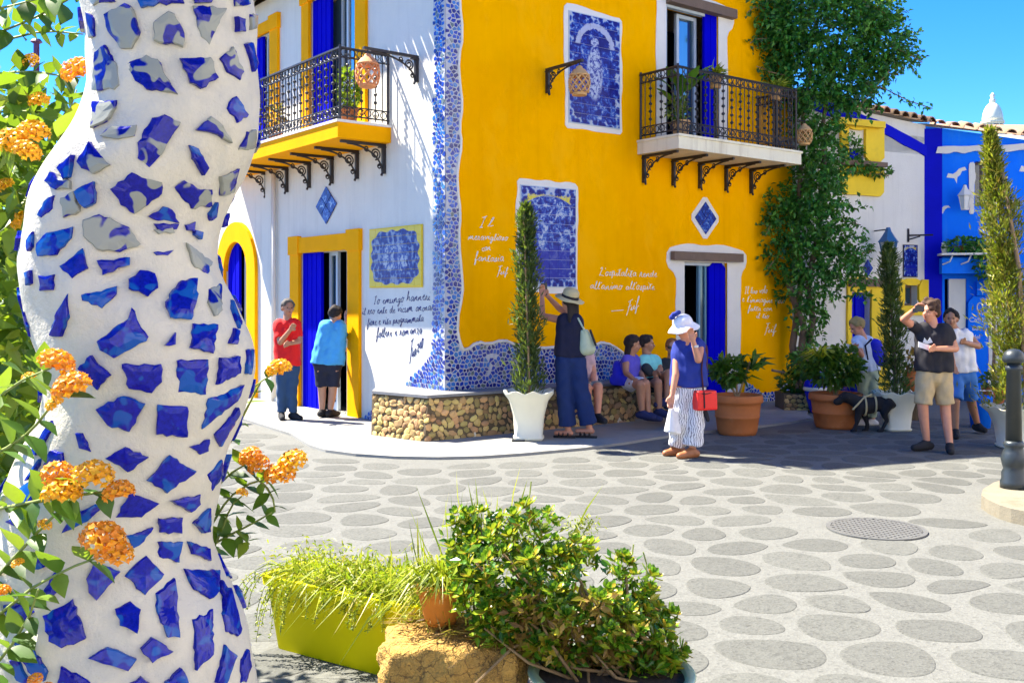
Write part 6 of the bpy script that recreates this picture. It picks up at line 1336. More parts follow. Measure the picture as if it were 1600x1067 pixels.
person('young man in a teal T-shirt sitting turned to his right with a bent knee', Yt, {'h': (1011, 537, .05), 'n': (1011, 553, .05), 'sl': (1003, 563, -.04), 'sr': (1025, 562, .12), 'el': (1006, 585, -.18), 'wl': (1020, 583, -.30), 'er': (1032, 578, .02), 'wr': (1025, 583, -.22), 'hl': (1012, 600, .05), 'hr': (1022, 600, .10), 'kl': (1028, 598, -.42), 'kr': (1045, 583, -.28), 'al': (1030, 640, -.42), 'ar': (1041, 624, -.34), 'dl': (.7, -.7), 'dr': (-.9, -.5)},
       (1, -.25, 0), 'skin_tan', 'hair_dark', 0, 'teal_cloth', .65, 'charcoal_cloth', .7, 'shoe_navy', .88, .02, zf=SWH, group='people sitting on the bench')
mb = MB(); fuse('camera_bag', [(at(1010, 575, Yt - .26), .07, at(1016, 582, Yt - .28), .06)], .013, M['charcoal_cloth'], None)
o = bpy.data.objects['camera_bag']; tag(o, 'dark shoulder pouch on the lap of the young man in teal', 'pouch')
Yk = 13.75
Pk = person('red-haired person in sunglasses and a dark shirt sitting last on the bench', Yk, {'h': (1050, 543, 0), 'n': (1049, 559, .02), 'sl': (1036, 568, 0), 'sr': (1063, 568, .05), 'el': (1032, 590, -.08), 'wl': (1042, 600, -.24), 'er': (1066, 590, 0), 'wr': (1058, 600, -.2), 'hl': (1043, 604, .05), 'hr': (1057, 604, .05), 'kl': (1043, 603, -.40), 'kr': (1060, 603, -.38), 'al': (1044, 643, -.42), 'ar': (1058, 643, -.40), 'dl': (-.1, -1), 'dr': (.1, -1)},
       (-.15, -1, 0), 'skin', 'hair_red', 0, 'charcoal_cloth', .9, 'jeans', 1.9, 'shoe_black', .92, .02, zf=SWH, group='people sitting on the bench')
h, L_, s_, u_ = Pk['h'], Pk['L'], Pk['side'], Pk['up']; mb = MB()
for q_ in (1, -1): mb.add(*ell_geo(h + s_ * (.033 * q_) + L_ * .092 + u_ * .006, (.029, .008, .022), (s_, L_, u_), 10, 6))
mb.tube([h + s_ * .08 + L_ * .0 + u_ * .01, h + s_ * .06 + L_ * .08 + u_ * .012, h - s_ * .06 + L_ * .08 + u_ * .012, h - s_ * .08 + u_ * .01], .006, 5); mb.build('sunglasses', 'eye', Pk['root'])
# woman in the white hat
Yw = HC * F / (714 - HZ)
Ph = person('woman in a white hat and patterned trousers shading her face with a hand', Yw, {'h': (1068, 512), 'n': (1073, 532), 'sl': (1058, 544, .05), 'sr': (1094, 541, -.04), 'el': (1056, 585, -.08), 'wl': (1050, 618, -.14), 'er': (1091, 562, -.20), 'wr': (1083, 533, -.22), 'hl': (1064, 612), 'hr': (1088, 612), 'kl': (1062, 658, -.02), 'kr': (1086, 658, -.04), 'al': (1060, 698, .12), 'ar': (1082, 702, -.05), 'dl': (-.9, -.4), 'dr': (-.9, -.4)},
       (-.85, -.6, -.25), 'skin_red', 'hair_blond', 0, 'blue_top', 0, 'pattern_cloth', 1.86, 'tan_leather', 1.0, .0, flare=.05)
brim_hat(Ph, 'white_cloth', .175, .13, None, (-.22, -.15, 1), soft=True)
fuse('hat_bow', [('e', at(1055, 491, Yw - .06), (.045, .03, .028)), ('e', at(1050, 496, Yw - .05), (.035, .03, .03)), ('e', at(1060, 488, Yw - .06), (.035, .025, .025))], .01, M['blue_top'], Ph['root'])
fuse('cardigan', [(at(1094, 545, Yw), .085, at(1092, 600, Yw), .095, (False, True)), (at(1084, 545, Yw + .04), .09, at(1084, 600, Yw + .04), .10, (False, True))], .014, M['maroon_cloth'], Ph['root'])
mb = MB(); mb.lathe([(.036, -.012), (.038, 0), (.036, .012)], 10, tuple(at(1086, 541, Yw - .21))); mb.build('wristwatch', 'shoe_white', Ph['root'])
o = thing('handbag', 'bright red shoulder bag carried by the woman in the white hat', 'bag', at(1101, 642, Yw - .1))
fuse('bag_body', [('b', at(1101, 625, Yw - .11), (.125, .065, .105), .35)], .011, M['red_leather'], o, 6); MB().tube([at(1086, 612, Yw - .20), at(1101, 616, Yw - .19), at(1117, 612, Yw - .13)], .006, 5).build('flap_edge', 'maroon_cloth', o)
MB().tube([at(1099, 545, Yw - .10), at(1096, 580, Yw - .14), at(1099, 610, Yw - .12)], .009, 5).build('strap', 'maroon_cloth', o)
MB().tube([at(1100, 612, Yw - .19), at(1101, 638, Yw - .19)], .008, 5).build('buckle_strap', 'black_cloth', o); fuse('tassel', [(at(1102, 644, Yw - .1), .03, at(1106, 656, Yw - .1), .024)], .012, M['black_cloth'], o)
o = thing('carrier_bag', 'white carrier bag hanging from the hand of the woman in the white hat', 'bag', at(1046, 685, Yw - .14)); fuse('bag_body', [(at(1049, 640, Yw - .15), .03, at(1048, 675, Yw - .15), .075, (False, True)), (at(1054, 645, Yw - .12), .03, at(1056, 678, Yw - .12), .065, (False, True))], .012, M['white_cloth'], o); MB().tube([at(1049, 622, Yw - .15), at(1050, 642, Yw - .15)], .008, 5).build('handle', 'white_cloth', o)
# backpacker reading
Yb = HC * F / (664 - HZ)
Pb = person('bowed reader with a navy backpack and pale trousers behind the black dog', Yb, {'h': (1338, 510), 'n': (1347, 524), 'sl': (1338, 534, -.05), 'sr': (1358, 533, .06), 'el': (1346, 555, -.16), 'wl': (1338, 545, -.28), 'er': (1352, 552, .10), 'wr': (1337, 543, -.05), 'hl': (1348, 583), 'hr': (1362, 583), 'kl': (1347, 620), 'kr': (1362, 620), 'al': (1350, 656), 'ar': (1363, 656), 'dl': (-1, -.2), 'dr': (-1, -.2)},
       (-1, -.25, -.55), 'skin_red', 'hair_blond', 0, 'sky_cloth', .6, 'pale_green_cloth', 1.9, 'shoe_white', .9, .03)
o = thing('backpack', 'navy backpack worn by the bowed reader', 'backpack', at(1371, 572, Yb)); fuse('pack_body', [(at(1367, 540, Yb), .10, at(1369, 562, Yb), .115), (at(1375, 548, Yb), .07, at(1377, 562, Yb), .075)], .014, M['royal_cloth'], o); fuse('pocket', [(at(1381, 555, Yb - .04), .05, at(1382, 565, Yb - .04), .05)], .012, M['navy_top'], o)
mb = MB(); mb.tube([at(1362, 530, Yb - .1), at(1352, 540, Yb - .13), at(1356, 562, Yb - .1)], .014, 5); mb.build('shoulder_strap', 'navy_top', o)
c_ = at(1329, 541, Yb - .2); V = [c_ + V3(q_) for q_ in ((-.10, -.03, .05), (0, .01, .02), (.06, .0, .06), (-.09, -.03, -.08), (0, .01, -.10), (.06, 0, -.06))]; V += [v + V3((0, .003, 0)) for v in V]
o = mk('paper_map', V, [[0, 3, 4, 1], [1, 4, 5, 2], [6, 7, 10, 9], [7, 8, 11, 10], [0, 1, 7, 6], [3, 9, 10, 4]], 'white_cloth'); tag(o, 'white folded map held by the bowed reader', 'map')
# man in black, arm raised, dog on his left
Ym = HC * F / (705 - HZ)
Pm = person('curly-haired man in a black T-shirt and khaki shorts raising a camera', Ym, {'h': (1453, 487), 'n': (1458, 507), 'sl': (1437, 516, .04), 'sr': (1481, 518, -.04), 'el': (1412, 499, -.08), 'wl': (1429, 484, -.22), 'er': (1493, 545, -.06), 'wr': (1462, 545, -.24), 'hl': (1447, 584), 'hr': (1472, 584), 'kl': (1442, 634, -.02), 'kr': (1477, 634, .0), 'al': (1448, 690, .0), 'ar': (1484, 694, -.10), 'dl': (-1, -.25), 'dr': (-.35, -1)},
       (-.85, -.55, 0), 'skin_red', 'hair_brown', .0, 'black_cloth', .55, 'khaki_cloth', .95, 'shoe_black', 1.02, .03, wide=1.0, flare=.012, curly=True)
painted = None
c_ = at(1437, 482, Ym - .27); mb = MB(); mb.box(c_.x - .05, c_.x + .04, c_.y - .03, c_.y + .03, c_.z - .035, c_.z + .035); mb.lathe([(.028, -.045), (.028, .0)], 12, (c_.x - .05, c_.y, c_.z)); o = mb.build('compact_camera', 'phone'); tag(o, 'small black camera at the eye of the man in black', 'camera')
c_ = at(1444, 541, Ym - .27); mb = MB(); mb.box(c_.x - .065, c_.x + .065, c_.y - .012, c_.y, c_.z - .03, c_.z + .03); mb.v = [(x, y, z + (x - c_.x) * -.35) for x, y, z in mb.v]; o = mb.build('mobile_phone', 'white_cloth'); tag(o, 'white phone held at the waist of the man in black', 'phone')
mk('shirt_print', *MB().prism([(-.05, -.02), (-.03, .03), (0, -.01), (.03, .035), (.06, -.02), (.03, -.03), (0, -.04)], lambda x, y, d: at(1449, 532, Ym - .155) + V3((x, d, y)), 0, .004).__dict__.values(), 'grey_frame', Pm['root'])
# man in the white vest walking behind
Yv = HC * F / (682 - HZ)
person('man in a white vest and blue shorts walking behind the man in black', Yv, {'h': (1486, 498), 'n': (1491, 514), 'sl': (1480, 523, -.02), 'sr': (1512, 524, .06), 'el': (1484, 548, -.08), 'wl': (1490, 570, -.20), 'er': (1529, 541, .0), 'wr': (1508, 535, -.18), 'hl': (1493, 585), 'hr': (1512, 585), 'kl': (1492, 627, -.12), 'kr': (1517, 624, .12), 'al': (1493, 672, -.1), 'ar': (1527, 662, .34), 'dl': (-.4, -1), 'dr': (.1, -1)},
       (-.45, -1, 0), 'skin_tan', 'hair_dark', 0, 'white_cloth', 0, 'denim_blue', .95, 'shoe_black', .95, .03, flare=.02)
# ------------------------------------------------------------------ black dog
Yd = HC * F / (674 - HZ); J = lambda px, py, dy=0.0: at(px, py, Yd + dy)
dog = thing('dog', 'black dog in a pale harness walking left across the plaza', 'dog', (J(1370, 674).x, Yd, 0))
pr = [(J(1346, 632), .092, J(1352, 634), .10), (J(1352, 634), .10, J(1378, 630), .078), (J(1378, 630), .078, J(1393, 630), .075), (J(1346, 632), .085, J(1330, 622), .06), (J(1330, 622), .06, J(1320, 620), .06), ('e', J(1319, 621), (.068, .056, .055)), (J(1314, 624), .040, J(1305, 628), .026), (J(1313, 629), .024, J(1307, 631), .018),
      (J(1322, 613, -.045), .012, J(1325, 622, -.06), .02), (J(1322, 613, .045), .012, J(1325, 622, .06), .02), (J(1392, 626), .028, J(1404, 623), .030), (J(1404, 623), .030, J(1413, 632), .014)]
for px0, px1, px2, dy in ((1344, 1338, 1335, -.06), (1348, 1355, 1354, .06)):
    pr += [(J(px0, 636, dy), .055, J((px0 + px1) / 2, 650, dy), .036), (J((px0 + px1) / 2, 650, dy), .036, J(px1, 662, dy), .024), (J(px1, 662, dy), .024, J(px2, 671, dy), .021), (J(px2, 672, dy), .024, J(px2 - 4, 673, dy), .021)]
for px0, kx, hx, fx, dy in ((1388, 1381, 1386, 1377, -.06), (1392, 1394, 1404, 1408, .06)):
    pr += [(J(px0, 630, dy), .068, J(kx, 645, dy), .042), (J(kx, 645, dy), .042, J(hx, 657, dy), .022), (J(hx, 657, dy), .023, J(fx + 1, 671, dy), .019), (J(fx + 1, 672, dy), .023, J(fx - 4, 673, dy), .020)]
pr = [((p[0], p[1], tuple(r_ * 1.14 for r_ in p[2])) if p[0] == 'e' else (p[0], p[1] * 1.16, p[2], p[3] * 1.16)) for p in pr] + [(J(1412, 631), .018, J(1417, 640), .010)]
fuse('body', pr, .011, M['dog_fur'], dog, 2, zmin=.003, wrinkle=.003)
for dy in (-.03, .03): mk('eye', *ell_geo(J(1314, 619, dy * 1.3 - .01), (.008, .008, .008), None, 8, 6), 'eye', dog, True)
mb = MB()
for p0, p1, r_ in ((J(1350, 634), None, .124), (J(1366, 632), None, .112)):
    mb.tube([p0 + V3((.012 * math.cos(a), math.cos(a) * r_, math.sin(a) * r_ * 1.02)) for a in np.linspace(0, 6.283, 17)], .012, 5, False)
mb.tube([J(1332, 640, -.11), J(1340, 632, -.118), J(1350, 621, -.05), J(1362, 616, -.03)], .012, 5); mb.tube([J(1366, 620), J(1352, 619)], .012, 5); mb.build('harness', 'straw', dog)
# ------------------------------------------------------------------ mosaic column in front
YC = 2.0
SIL = [(-420, 160, 372), (-200, 148, 382), (0, 133, 393), (60, 140, 398), (130, 143, 402), (200, 132, 406), (228, 108, 398), (260, 80, 386), (300, 62, 362), (350, 48, 338), (400, 42, 336), (436, 42, 345), (480, 52, 368), (530, 68, 392), (570, 74, 395), (610, 80, 390), (650, 72, 377), (690, 50, 362), (720, 38, 352), (760, 16, 340), (800, 3, 331), (850, -6, 325), (880, -8, 331), (910, -8, 348), (940, -6, 368), (1000, 2, 388), (1040, 8, 393), (1080, 14, 395), (1200, 20, 392), (1500, 8, 402), (1807, -20, 430)]
py_ = np.array([q_[0] for q_ in SIL], float); xl_ = np.array([q_[1] for q_ in SIL], float); xr_ = np.array([q_[2] for q_ in SIL], float)
zz_ = HC - (py_ - HZ) / F * YC
def col_at(z):
    p = HZ + (HC - z) * F / YC; a, b_ = np.interp(p, py_, xl_), np.interp(p, py_, xr_)
    return ((a + b_) / 2 - CX) / F * YC, (b_ - a) / 2 / F * YC * .985
def col_surf(px, py, off=0.0):
    """photo pixel -> place on the front of the column"""
    a, c_ = (px - CX) / F, (HZ - py) / F; Y = YC - .2
    for _ in range(12):
        x0, r_ = col_at(HC + c_ * Y); r_ += off
        A_, B_, C_ = a * a + 1, -2 * (a * x0 + YC), x0 * x0 + YC * YC - r_ * r_; D_ = B_ * B_ - 4 * A_ * C_
        Y = (-B_ - math.sqrt(max(D_, 0))) / (2 * A_)
    return V3((a * Y, Y, HC + c_ * Y))
column_o = thing('mosaic_column', 'curvy white column set with broken blue and white tiles', 'column', (col_at(0)[0], YC, 0))
zs = np.linspace(zz_[-1], zz_[0], 190); na = 72; V = []; ph_ = rng.uniform(0, 6.28, 12)
K3 = np.array([.25, .5, .25])
X0 = np.array([col_at(z)[0] for z in zs]); RR = np.array([col_at(z)[1] for z in zs])
for _ in range(3): X0[1:-1] = np.convolve(X0, K3, 'valid'); RR[1:-1] = np.convolve(RR, K3, 'valid')
def lump(a, z): return .0028 * (math.sin(a * 5 + z * 19 + ph_[0]) + math.sin(a * 9 - z * 31 + ph_[1]) * .6 + math.sin(a * 3 + z * 47 + ph_[2]) * .6)
for i, z in enumerate(zs):
    for j in range(na): a = 2 * math.pi * j / na; r_ = RR[i] + lump(a, z); V.append((X0[i] + r_ * math.cos(a), YC + r_ * math.sin(a), z))
Fc = [[i * na + j, i * na + (j + 1) % na, (i + 1) * na + (j + 1) % na, (i + 1) * na + j] for i in range(len(zs) - 1) for j in range(na)]; Fc.append([(len(zs) - 1) * na + j for j in range(na)])
mk('plaster_body', V, Fc, 'grout', column_o, True)
T1 = [('w', (500, 75), (590, 25), (625, 50), (655, 150), (620, 225), (570, 225), (510, 130)), ('b', (650, 5), (765, 0), (720, 35), (665, 40)), ('w', (725, 110), (790, 60), (815, 70), (860, 160), (855, 220), (725, 190)), ('w', (905, 35), (1050, 45), (1010, 130), (975, 210), (940, 175)), ('w', (1105, 80), (1135, 90), (1140, 150), (1110, 150)), ('w', (1165, 70), (1192, 70), (1190, 130), (1170, 140)),
      ('w', (460, 250), (500, 220), (560, 320), (565, 400), (540, 420), (445, 420)), ('w', (605, 310), (690, 265), (740, 285), (825, 440), (690, 420), (640, 380)), ('w', (845, 280), (980, 275), (1015, 365), (940, 415), (890, 390)), ('w', (1025, 280), (1085, 225), (1130, 340), (1115, 375), (1060, 340)), ('b', (1150, 210), (1175, 205), (1195, 300), (1180, 335)), ('w', (445, 480), (550, 475), (545, 510), (500, 570), (435, 600)),
      ('w', (480, 640), (530, 595), (640, 590), (630, 640), (560, 655)), ('w', (650, 670), (715, 560), (770, 545), (840, 580), (770, 700), (700, 780), (650, 740)), ('w', (920, 610), (985, 550), (1035, 590), (1075, 670), (1000, 630)), ('b', (1070, 480), (1100, 455), (1150, 540), (1105, 575), (1060, 510)), ('b', (885, 685), (925, 700), (970, 790), (950, 820), (900, 745)), ('w', (1115, 700), (1150, 620), (1185, 610), (1185, 690), (1150, 705)),
      ('w', (370, 760), (425, 670), (515, 775), (440, 815), (390, 790)), ('b', (280, 790), (340, 730), (330, 830), (305, 840)), ('b', (355, 900), (440, 855), (445, 950), (400, 975), (365, 930)), ('w', (525, 890), (620, 815), (750, 860), (750, 910), (690, 960), (630, 1000), (570, 960)), ('w', (820, 880), (860, 850), (930, 890), (980, 890), (980, 965), (890, 975)), ('w', (1030, 830), (1110, 795), (1080, 905), (1030, 915)),
      ('b', (190, 1010), (222, 945), (260, 920), (255, 980), (205, 1020)), ('w', (295, 930), (350, 900), (375, 990), (305, 1020)), ('b', (695, 1015), (760, 970), (800, 985), (830, 1045), (720, 1030)), ('b', (975, 1000), (1010, 950), (1000, 1020), (980, 1035)), ('w', (225, 850), (250, 800), (330, 850), (330, 885), (270, 890)), ('w', (400, 1035), (470, 1010), (540, 1040), (600, 1067), (650, 1142), (560, 1178), (460, 1167), (400, 1107)), ('b', (860, 1055), (905, 1040), (900, 1085), (870, 1080)), ('w', (720, 0), (840, -40), (860, 20), (780, 30)), ('w', (430, -10), (520, -40), (540, 10), (450, 30)), ('w', (900, -30), (1000, -30), (985, 15), (910, 18)), ('w', (1080, -40), (1150, -40), (1160, 20), (1100, 30)), ('w', (720, 1050), (830, 1050), (820, 1075), (740, 1080)), ('b', (1040, 1020), (1062, 1000), (1050, 1060), (1035, 1066)), ('w', (420, 60), (450, 90), (455, 170), (430, 180))]
T2 = [('b', (185, 75), (230, 25), (340, 0), (335, 50), (270, 125), (190, 130)), ('b', (290, 180), (390, 100), (415, 190), (345, 235)), ('b', (460, 155), (605, 140), (605, 175), (485, 220)), ('b', (714, 115), (805, 105), (780, 130), (730, 130)), ('b', (605, 240), (655, 200), (720, 215), (735, 280), (690, 320), (605, 285)), ('b', (390, 315), (545, 275), (545, 310), (480, 375), (395, 340)), ('b', (195, 225), (260, 220), (255, 290), (200, 295)), ('b', (245, 500), (280, 390), (325, 315), (325, 420), (290, 505)),
      ('b', (780, 345), (850, 250), (915, 240), (915, 330), (890, 425), (800, 415)), ('b', (465, 530), (600, 430), (615, 380), (690, 510), (680, 530), (540, 605), (480, 570)), ('b', (905, 450), (1010, 455), (990, 585), (890, 560)), ('b', (375, 660), (430, 600), (520, 690), (460, 755)), ('b', (580, 640), (750, 640), (755, 720), (710, 770), (610, 750)), ('b', (830, 625), (965, 620), (955, 775), (835, 765)), ('b', (1035, 610), (1115, 605), (1115, 680), (1015, 730)), ('b', (1145, 575), (1175, 570), (1165, 685), (1150, 680)),
      ('b', (460, 850), (575, 790), (675, 825), (605, 950), (510, 920)), ('b', (740, 830), (870, 840), (870, 975), (735, 965)), ('b', (945, 935), (975, 800), (1130, 740), (1100, 810)), ('b', (1000, 965), (1105, 845), (1110, 870), (1030, 1020)), ('b', (885, 1025), (970, 990), (965, 1045), (930, 1060)), ('w', (870, 75), (980, 160), (960, 215), (905, 185)), ('b', (903, 10), (940, 20), (935, 55), (905, 35)), ('b', (1080, 340), (1120, 440), (1112, 470), (1080, 380)), ('b', (1075, 540), (1092, 470), (1110, 480), (1100, 545)),
      ('w', (970, 290), (1020, 265), (1030, 385), (1000, 410), (970, 350)), ('b', (770, 550), (820, 490), (820, 545)), ('b', (365, 960), (395, 960), (430, 1045), (380, 1030)), ('b', (150, 1060), (250, 905), (262, 930), (180, 1060)), ('w', (720, 10), (800, 0), (810, 25), (740, 30)), ('b', (140, 60), (165, 20), (160, 90), (142, 110)), ('b', (130, 210), (150, 200), (150, 260), (136, 270))]
T3 = [('b', (485, 45), (570, -5), (670, 40), (580, 105)), ('b', (670, 145), (770, 35), (880, 105), (755, 200)), ('b', (935, 120), (995, 55), (1000, 125), (955, 190)), ('b', (530, 310), (590, 200), (715, 250), (640, 310)), ('b', (780, 240), (900, 210), (900, 255), (860, 290)), ('b', (880, 340), (945, 275), (942, 380), (920, 385)), ('b', (725, 320), (820, 315), (815, 385), (725, 380)), ('b', (715, 425), (820, 425), (805, 515), (720, 490)), ('b', (570, 395), (690, 360), (650, 420), (605, 450)), ('b', (855, 425), (940, 455), (942, 510), (870, 480)), ('b', (570, 580), (660, 490), (735, 570), (655, 660)), ('b', (395, 590), (430, 520), (540, 560), (440, 685), (405, 650)),
      ('b', (840, 550), (985, 555), (980, 650), (945, 680), (880, 640)), ('b', (705, 660), (785, 595), (795, 650), (810, 850), (760, 850), (710, 740)), ('b', (1000, 600), (1050, 690), (1040, 700), (1000, 640)), ('b', (1005, 750), (1040, 640), (1085, 820), (1070, 850), (1020, 830)), ('b', (870, 780), (955, 735), (960, 930), (890, 1000), (880, 880)), ('b', (525, 730), (590, 695), (635, 730), (620, 835), (545, 800)), ('b', (205, 760), (330, 690), (385, 860), (285, 900), (230, 870)), ('b', (200, 650), (250, 565), (290, 610), (235, 690)), ('b', (30, 710), (110, 690), (160, 740), (100, 805), (40, 780)), ('b', (640, 910), (690, 860), (780, 920), (690, 970)), ('b', (410, 950), (490, 905), (615, 955), (580, 1005), (520, 985)),
      ('b', (980, 1060), (1015, 895), (1065, 940), (1020, 1067)), ('b', (1086, 1060), (1090, 960), (1115, 915), (1130, 990), (1108, 1060)), ('b', (75, 880), (150, 890), (220, 1010), (205, 1050), (140, 1010)), ('b', (270, 1060), (285, 990), (370, 1030), (420, 1067), (400, 1120), (280, 1120)), ('b', (750, 1060), (820, 1000), (850, 1060), (840, 1120), (760, 1120)), ('b', (590, 1065), (640, 1035), (680, 1067), (660, 1120), (600, 1120)), ('b', (290, 380), (330, 300), (430, 255), (465, 270), (400, 330)), ('b', (60, 200), (150, 150), (200, 165), (130, 270)), ('b', (128, 145), (185, 50), (180, 80), (140, 140)), ('b', (40, 330), (90, 300), (80, 350)), ('b', (210, 75), (240, 10), (290, 20), (285, 75)), ('b', (60, 960), (95, 960), (140, 1060), (90, 1050)), ('b', (150, 500), (190, 480), (200, 540), (160, 545))]
TL = [(k_[0], [(x * 400 / 1199.5, y * 400 / 1199.5) for x, y in k_[1:]]) for k_ in T1] + [(k_[0], [(x * 400 / 1199.5, 356 + y * 400 / 1199.5) for x, y in k_[1:]]) for k_ in T2] + [(k_[0], [(x * .3438, 700 + y * .3438) for x, y in k_[1:]]) for k_ in T3]
def col_tile(P3, kind, seed):
    """broken tile pressed into the grout: jagged outline with its own thickness, following the column"""
    r_ = random.Random(seed); c_ = sum(P3, V3()) / len(P3); q_ = []
    for a, b_ in zip(P3, P3[1:] + P3[:1]):
        k = max(1, int((b_ - a).length / .009))
        for j in range(k): p = a.lerp(b_, j / k); q_.append(p + (p - c_).normalized() * (r_.uniform(-.0034, .0022) if j else -.0006))
    def nrm(p): x0, rr_ = col_at(p.z); return V3((p.x - x0, p.y - YC, 0)).normalized()
    k = len(q_); tilt = V3((r_.uniform(-.05, .05), 0, r_.uniform(-.05, .05)))
    lo = [p - nrm(p) * .006 for p in q_]; hi = [p + nrm(p) * .0055 for p in q_]; hi2 = [c_.lerp(p, .93) + nrm(p) * (.0078 + tilt.dot(p - c_)) for p in q_]; ct = c_ + nrm(c_) * .0058
    rad = lambda p: (p.xy - V3((col_at(p.z)[0], YC))).length
    ct = c_ + nrm(c_) * (max(0, col_at(c_.z)[1] - rad(c_)) + .0082)
    md = [c_.lerp(p, .5) for p in q_]; md = [p + nrm(p) * (max(0, col_at(p.z)[1] - rad(p)) + .0080) for p in md]
    V = lo + hi + hi2 + md + [ct]; Fc = []
    for j in range(k):
        j2 = (j + 1) % k
        for s_ in range(3): Fc.append([s_ * k + j, s_ * k + j2, (s_ + 1) * k + j2, (s_ + 1) * k + j])
        Fc.append([3 * k + j, 3 * k + j2, 4 * k])
    return mk('tile_shard', V, Fc, 'shard_blue' if kind == 'b' else 'shard_white', column_o)
used = []
for i, (kd, pl) in enumerate(TL):
    gx, gy = sum(p_[0] for p_ in pl) / len(pl), sum(p_[1] for p_ in pl) / len(pl); pl = [(gx + (x - gx) * 1.07, gy + (y - gy) * 1.07) for x, y in pl]
    P3 = [col_surf(min(max(x, -40), 410), y) for x, y in pl]; 
    ar = sum(a.x * b_.y - b_.x * a.y for a, b_ in zip([V3((x, y, 0)) for x, y in pl], [V3((x, y, 0)) for x, y in pl[1:] + pl[:1]]))
    if ar > 0: P3 = P3[::-1]
    col_tile(P3, kd, i); used.append(sum(P3, V3()) / len(P3))
cnt = 0                                                               # the sides and back, which the photograph only glances
for _ in range(1500):
    z = random.uniform(.85, 2.55); a = random.uniform(-math.pi, math.pi); x0, r_ = col_at(z); p = V3((x0 + r_ * math.cos(a), YC + r_ * math.sin(a), z))
    tocam = (V3((0, 0, HC)) - p).normalized(); nn = V3((math.cos(a), math.sin(a), 0))
    if nn.dot(tocam) > .10 or min((p - u_).length for u_ in used) < .066 or cnt > 110: continue
    s_ = random.uniform(.017, .028); t_ = V3((-math.sin(a), math.cos(a), 0)); P3 = []
    n5 = random.choice((4, 4, 5))
    for j in range(n5):
        b_ = 2 * math.pi * j / n5 + random.uniform(-.3, .3); q_ = p + (t_ * math.cos(b_) + V3((0, 0, 1)) * math.sin(b_)) * s_ * random.uniform(.8, 1.3); x1, r1 = col_at(q_.z); d_ = V3((q_.x - x1, q_.y - YC, 0)).normalized(); P3.append(V3((x1, YC, q_.z)) + d_ * r1)
    col_tile(P3, 'b' if z < 2.0 or random.random() < .3 else 'w', 900 + cnt); used.append(p); cnt += 1
# ------------------------------------------------------------------ lantana
def leaf_mesh(seed, name='leaf', m='lantana_leaf'):
    r_ = random.Random(seed); V = []; bend = r_.uniform(.1, .45); rows = [(0, .04), (.12, .55), (.32, 1), (.55, .86), (.78, .48), (1, .02)]
    for f_, w_ in rows:
        z = -bend * f_ * f_ * .5
        for s_ in (-1, 0, 1): V.append((s_ * w_ * .31 * (1 + .08 * r_.uniform(-1, 1)), f_, z + abs(s_) * .07 * w_ + r_.uniform(-.012, .012)))
    Fc = [[i * 3 + j, i * 3 + j + 1, i * 3 + j + 4, i * 3 + j + 3] for i in range(5) for j in (0, 1)]
    return mesh_of(name, V, Fc, m, True)
LM = [leaf_mesh(i) for i in range(6)]
LM_d = [leaf_mesh(i + 20) for i in range(3)]
def leaf_at(p, d, L, parent, name='leaf', ms=LM):
    d = V3(d).normalized(); x = d.cross(V3((random.uniform(-.5, .5), random.uniform(-.5, .5), 1))).normalized(); z = x.cross(d)
    return inst(name, random.choice(ms), parent, Matrix(((x.x * L, d.x * L, z.x * L, p[0]), (x.y * L, d.y * L, z.y * L, p[1]), (x.z * L, d.z * L, z.z * L, p[2]), (0, 0, 0, 1))))
def flower_mesh(seed, m):
    r_ = random.Random(seed); mb = MB()
    for k in range(46):
        z = 1 - 1.35 * (k + .5) / 46; a = k * 2.4; rr = math.sqrt(max(0, 1 - z * z)); n_ = V3((rr * math.cos(a), rr * math.sin(a), z)); c_ = n_ * (.5 + r_.uniform(-.03, .04)); t_ = n_.orthogonal().normalized(); b_ = n_.cross(t_); w_ = r_.uniform(.135, .165); ph0 = r_.uniform(0, 6)
        V = [c_ - n_ * .04]; 
        for j in range(8): aa = ph0 + j * math.pi / 4; q_ = w_ * (1.0 if j % 2 == 0 else .62); V.append(c_ + (t_ * math.cos(aa) + b_ * math.sin(aa)) * q_ + n_ * (.03 if j % 2 == 0 else .0))
        mb.add(V, [[0, 1 + j, 1 + (j + 1) % 8] for j in range(8)])
        if k % 2 == 0: mb.tube([V3((0, 0, -.15)), c_ - n_ * .05], .02, 3, False)
    return mb.mesh('flower', m)
FM = [flower_mesh(i, 'flower_orange') for i in range(3)] + [flower_mesh(i + 5, 'flower_yellow') for i in range(3)]
FM_O, FM_Y = FM[:3], FM[3:]
def flower(px, py, Y, d_px, parent, yellow=False):
    s_ = d_px / F * Y; p = at(px, py, Y); M_ = Matrix.Translation(p) @ Matrix.Rotation(random.uniform(-.5, .2) + .35, 4, 'X') @ Matrix.Rotation(random.uniform(-.5, .5), 4, 'Y') @ Matrix.Rotation(random.uniform(0, 6), 4, 'Z') @ Matrix.Diagonal((s_, s_, s_ * .8, 1))
    return inst('flower', random.choice(FM_Y if yellow else FM_O), parent, M_)
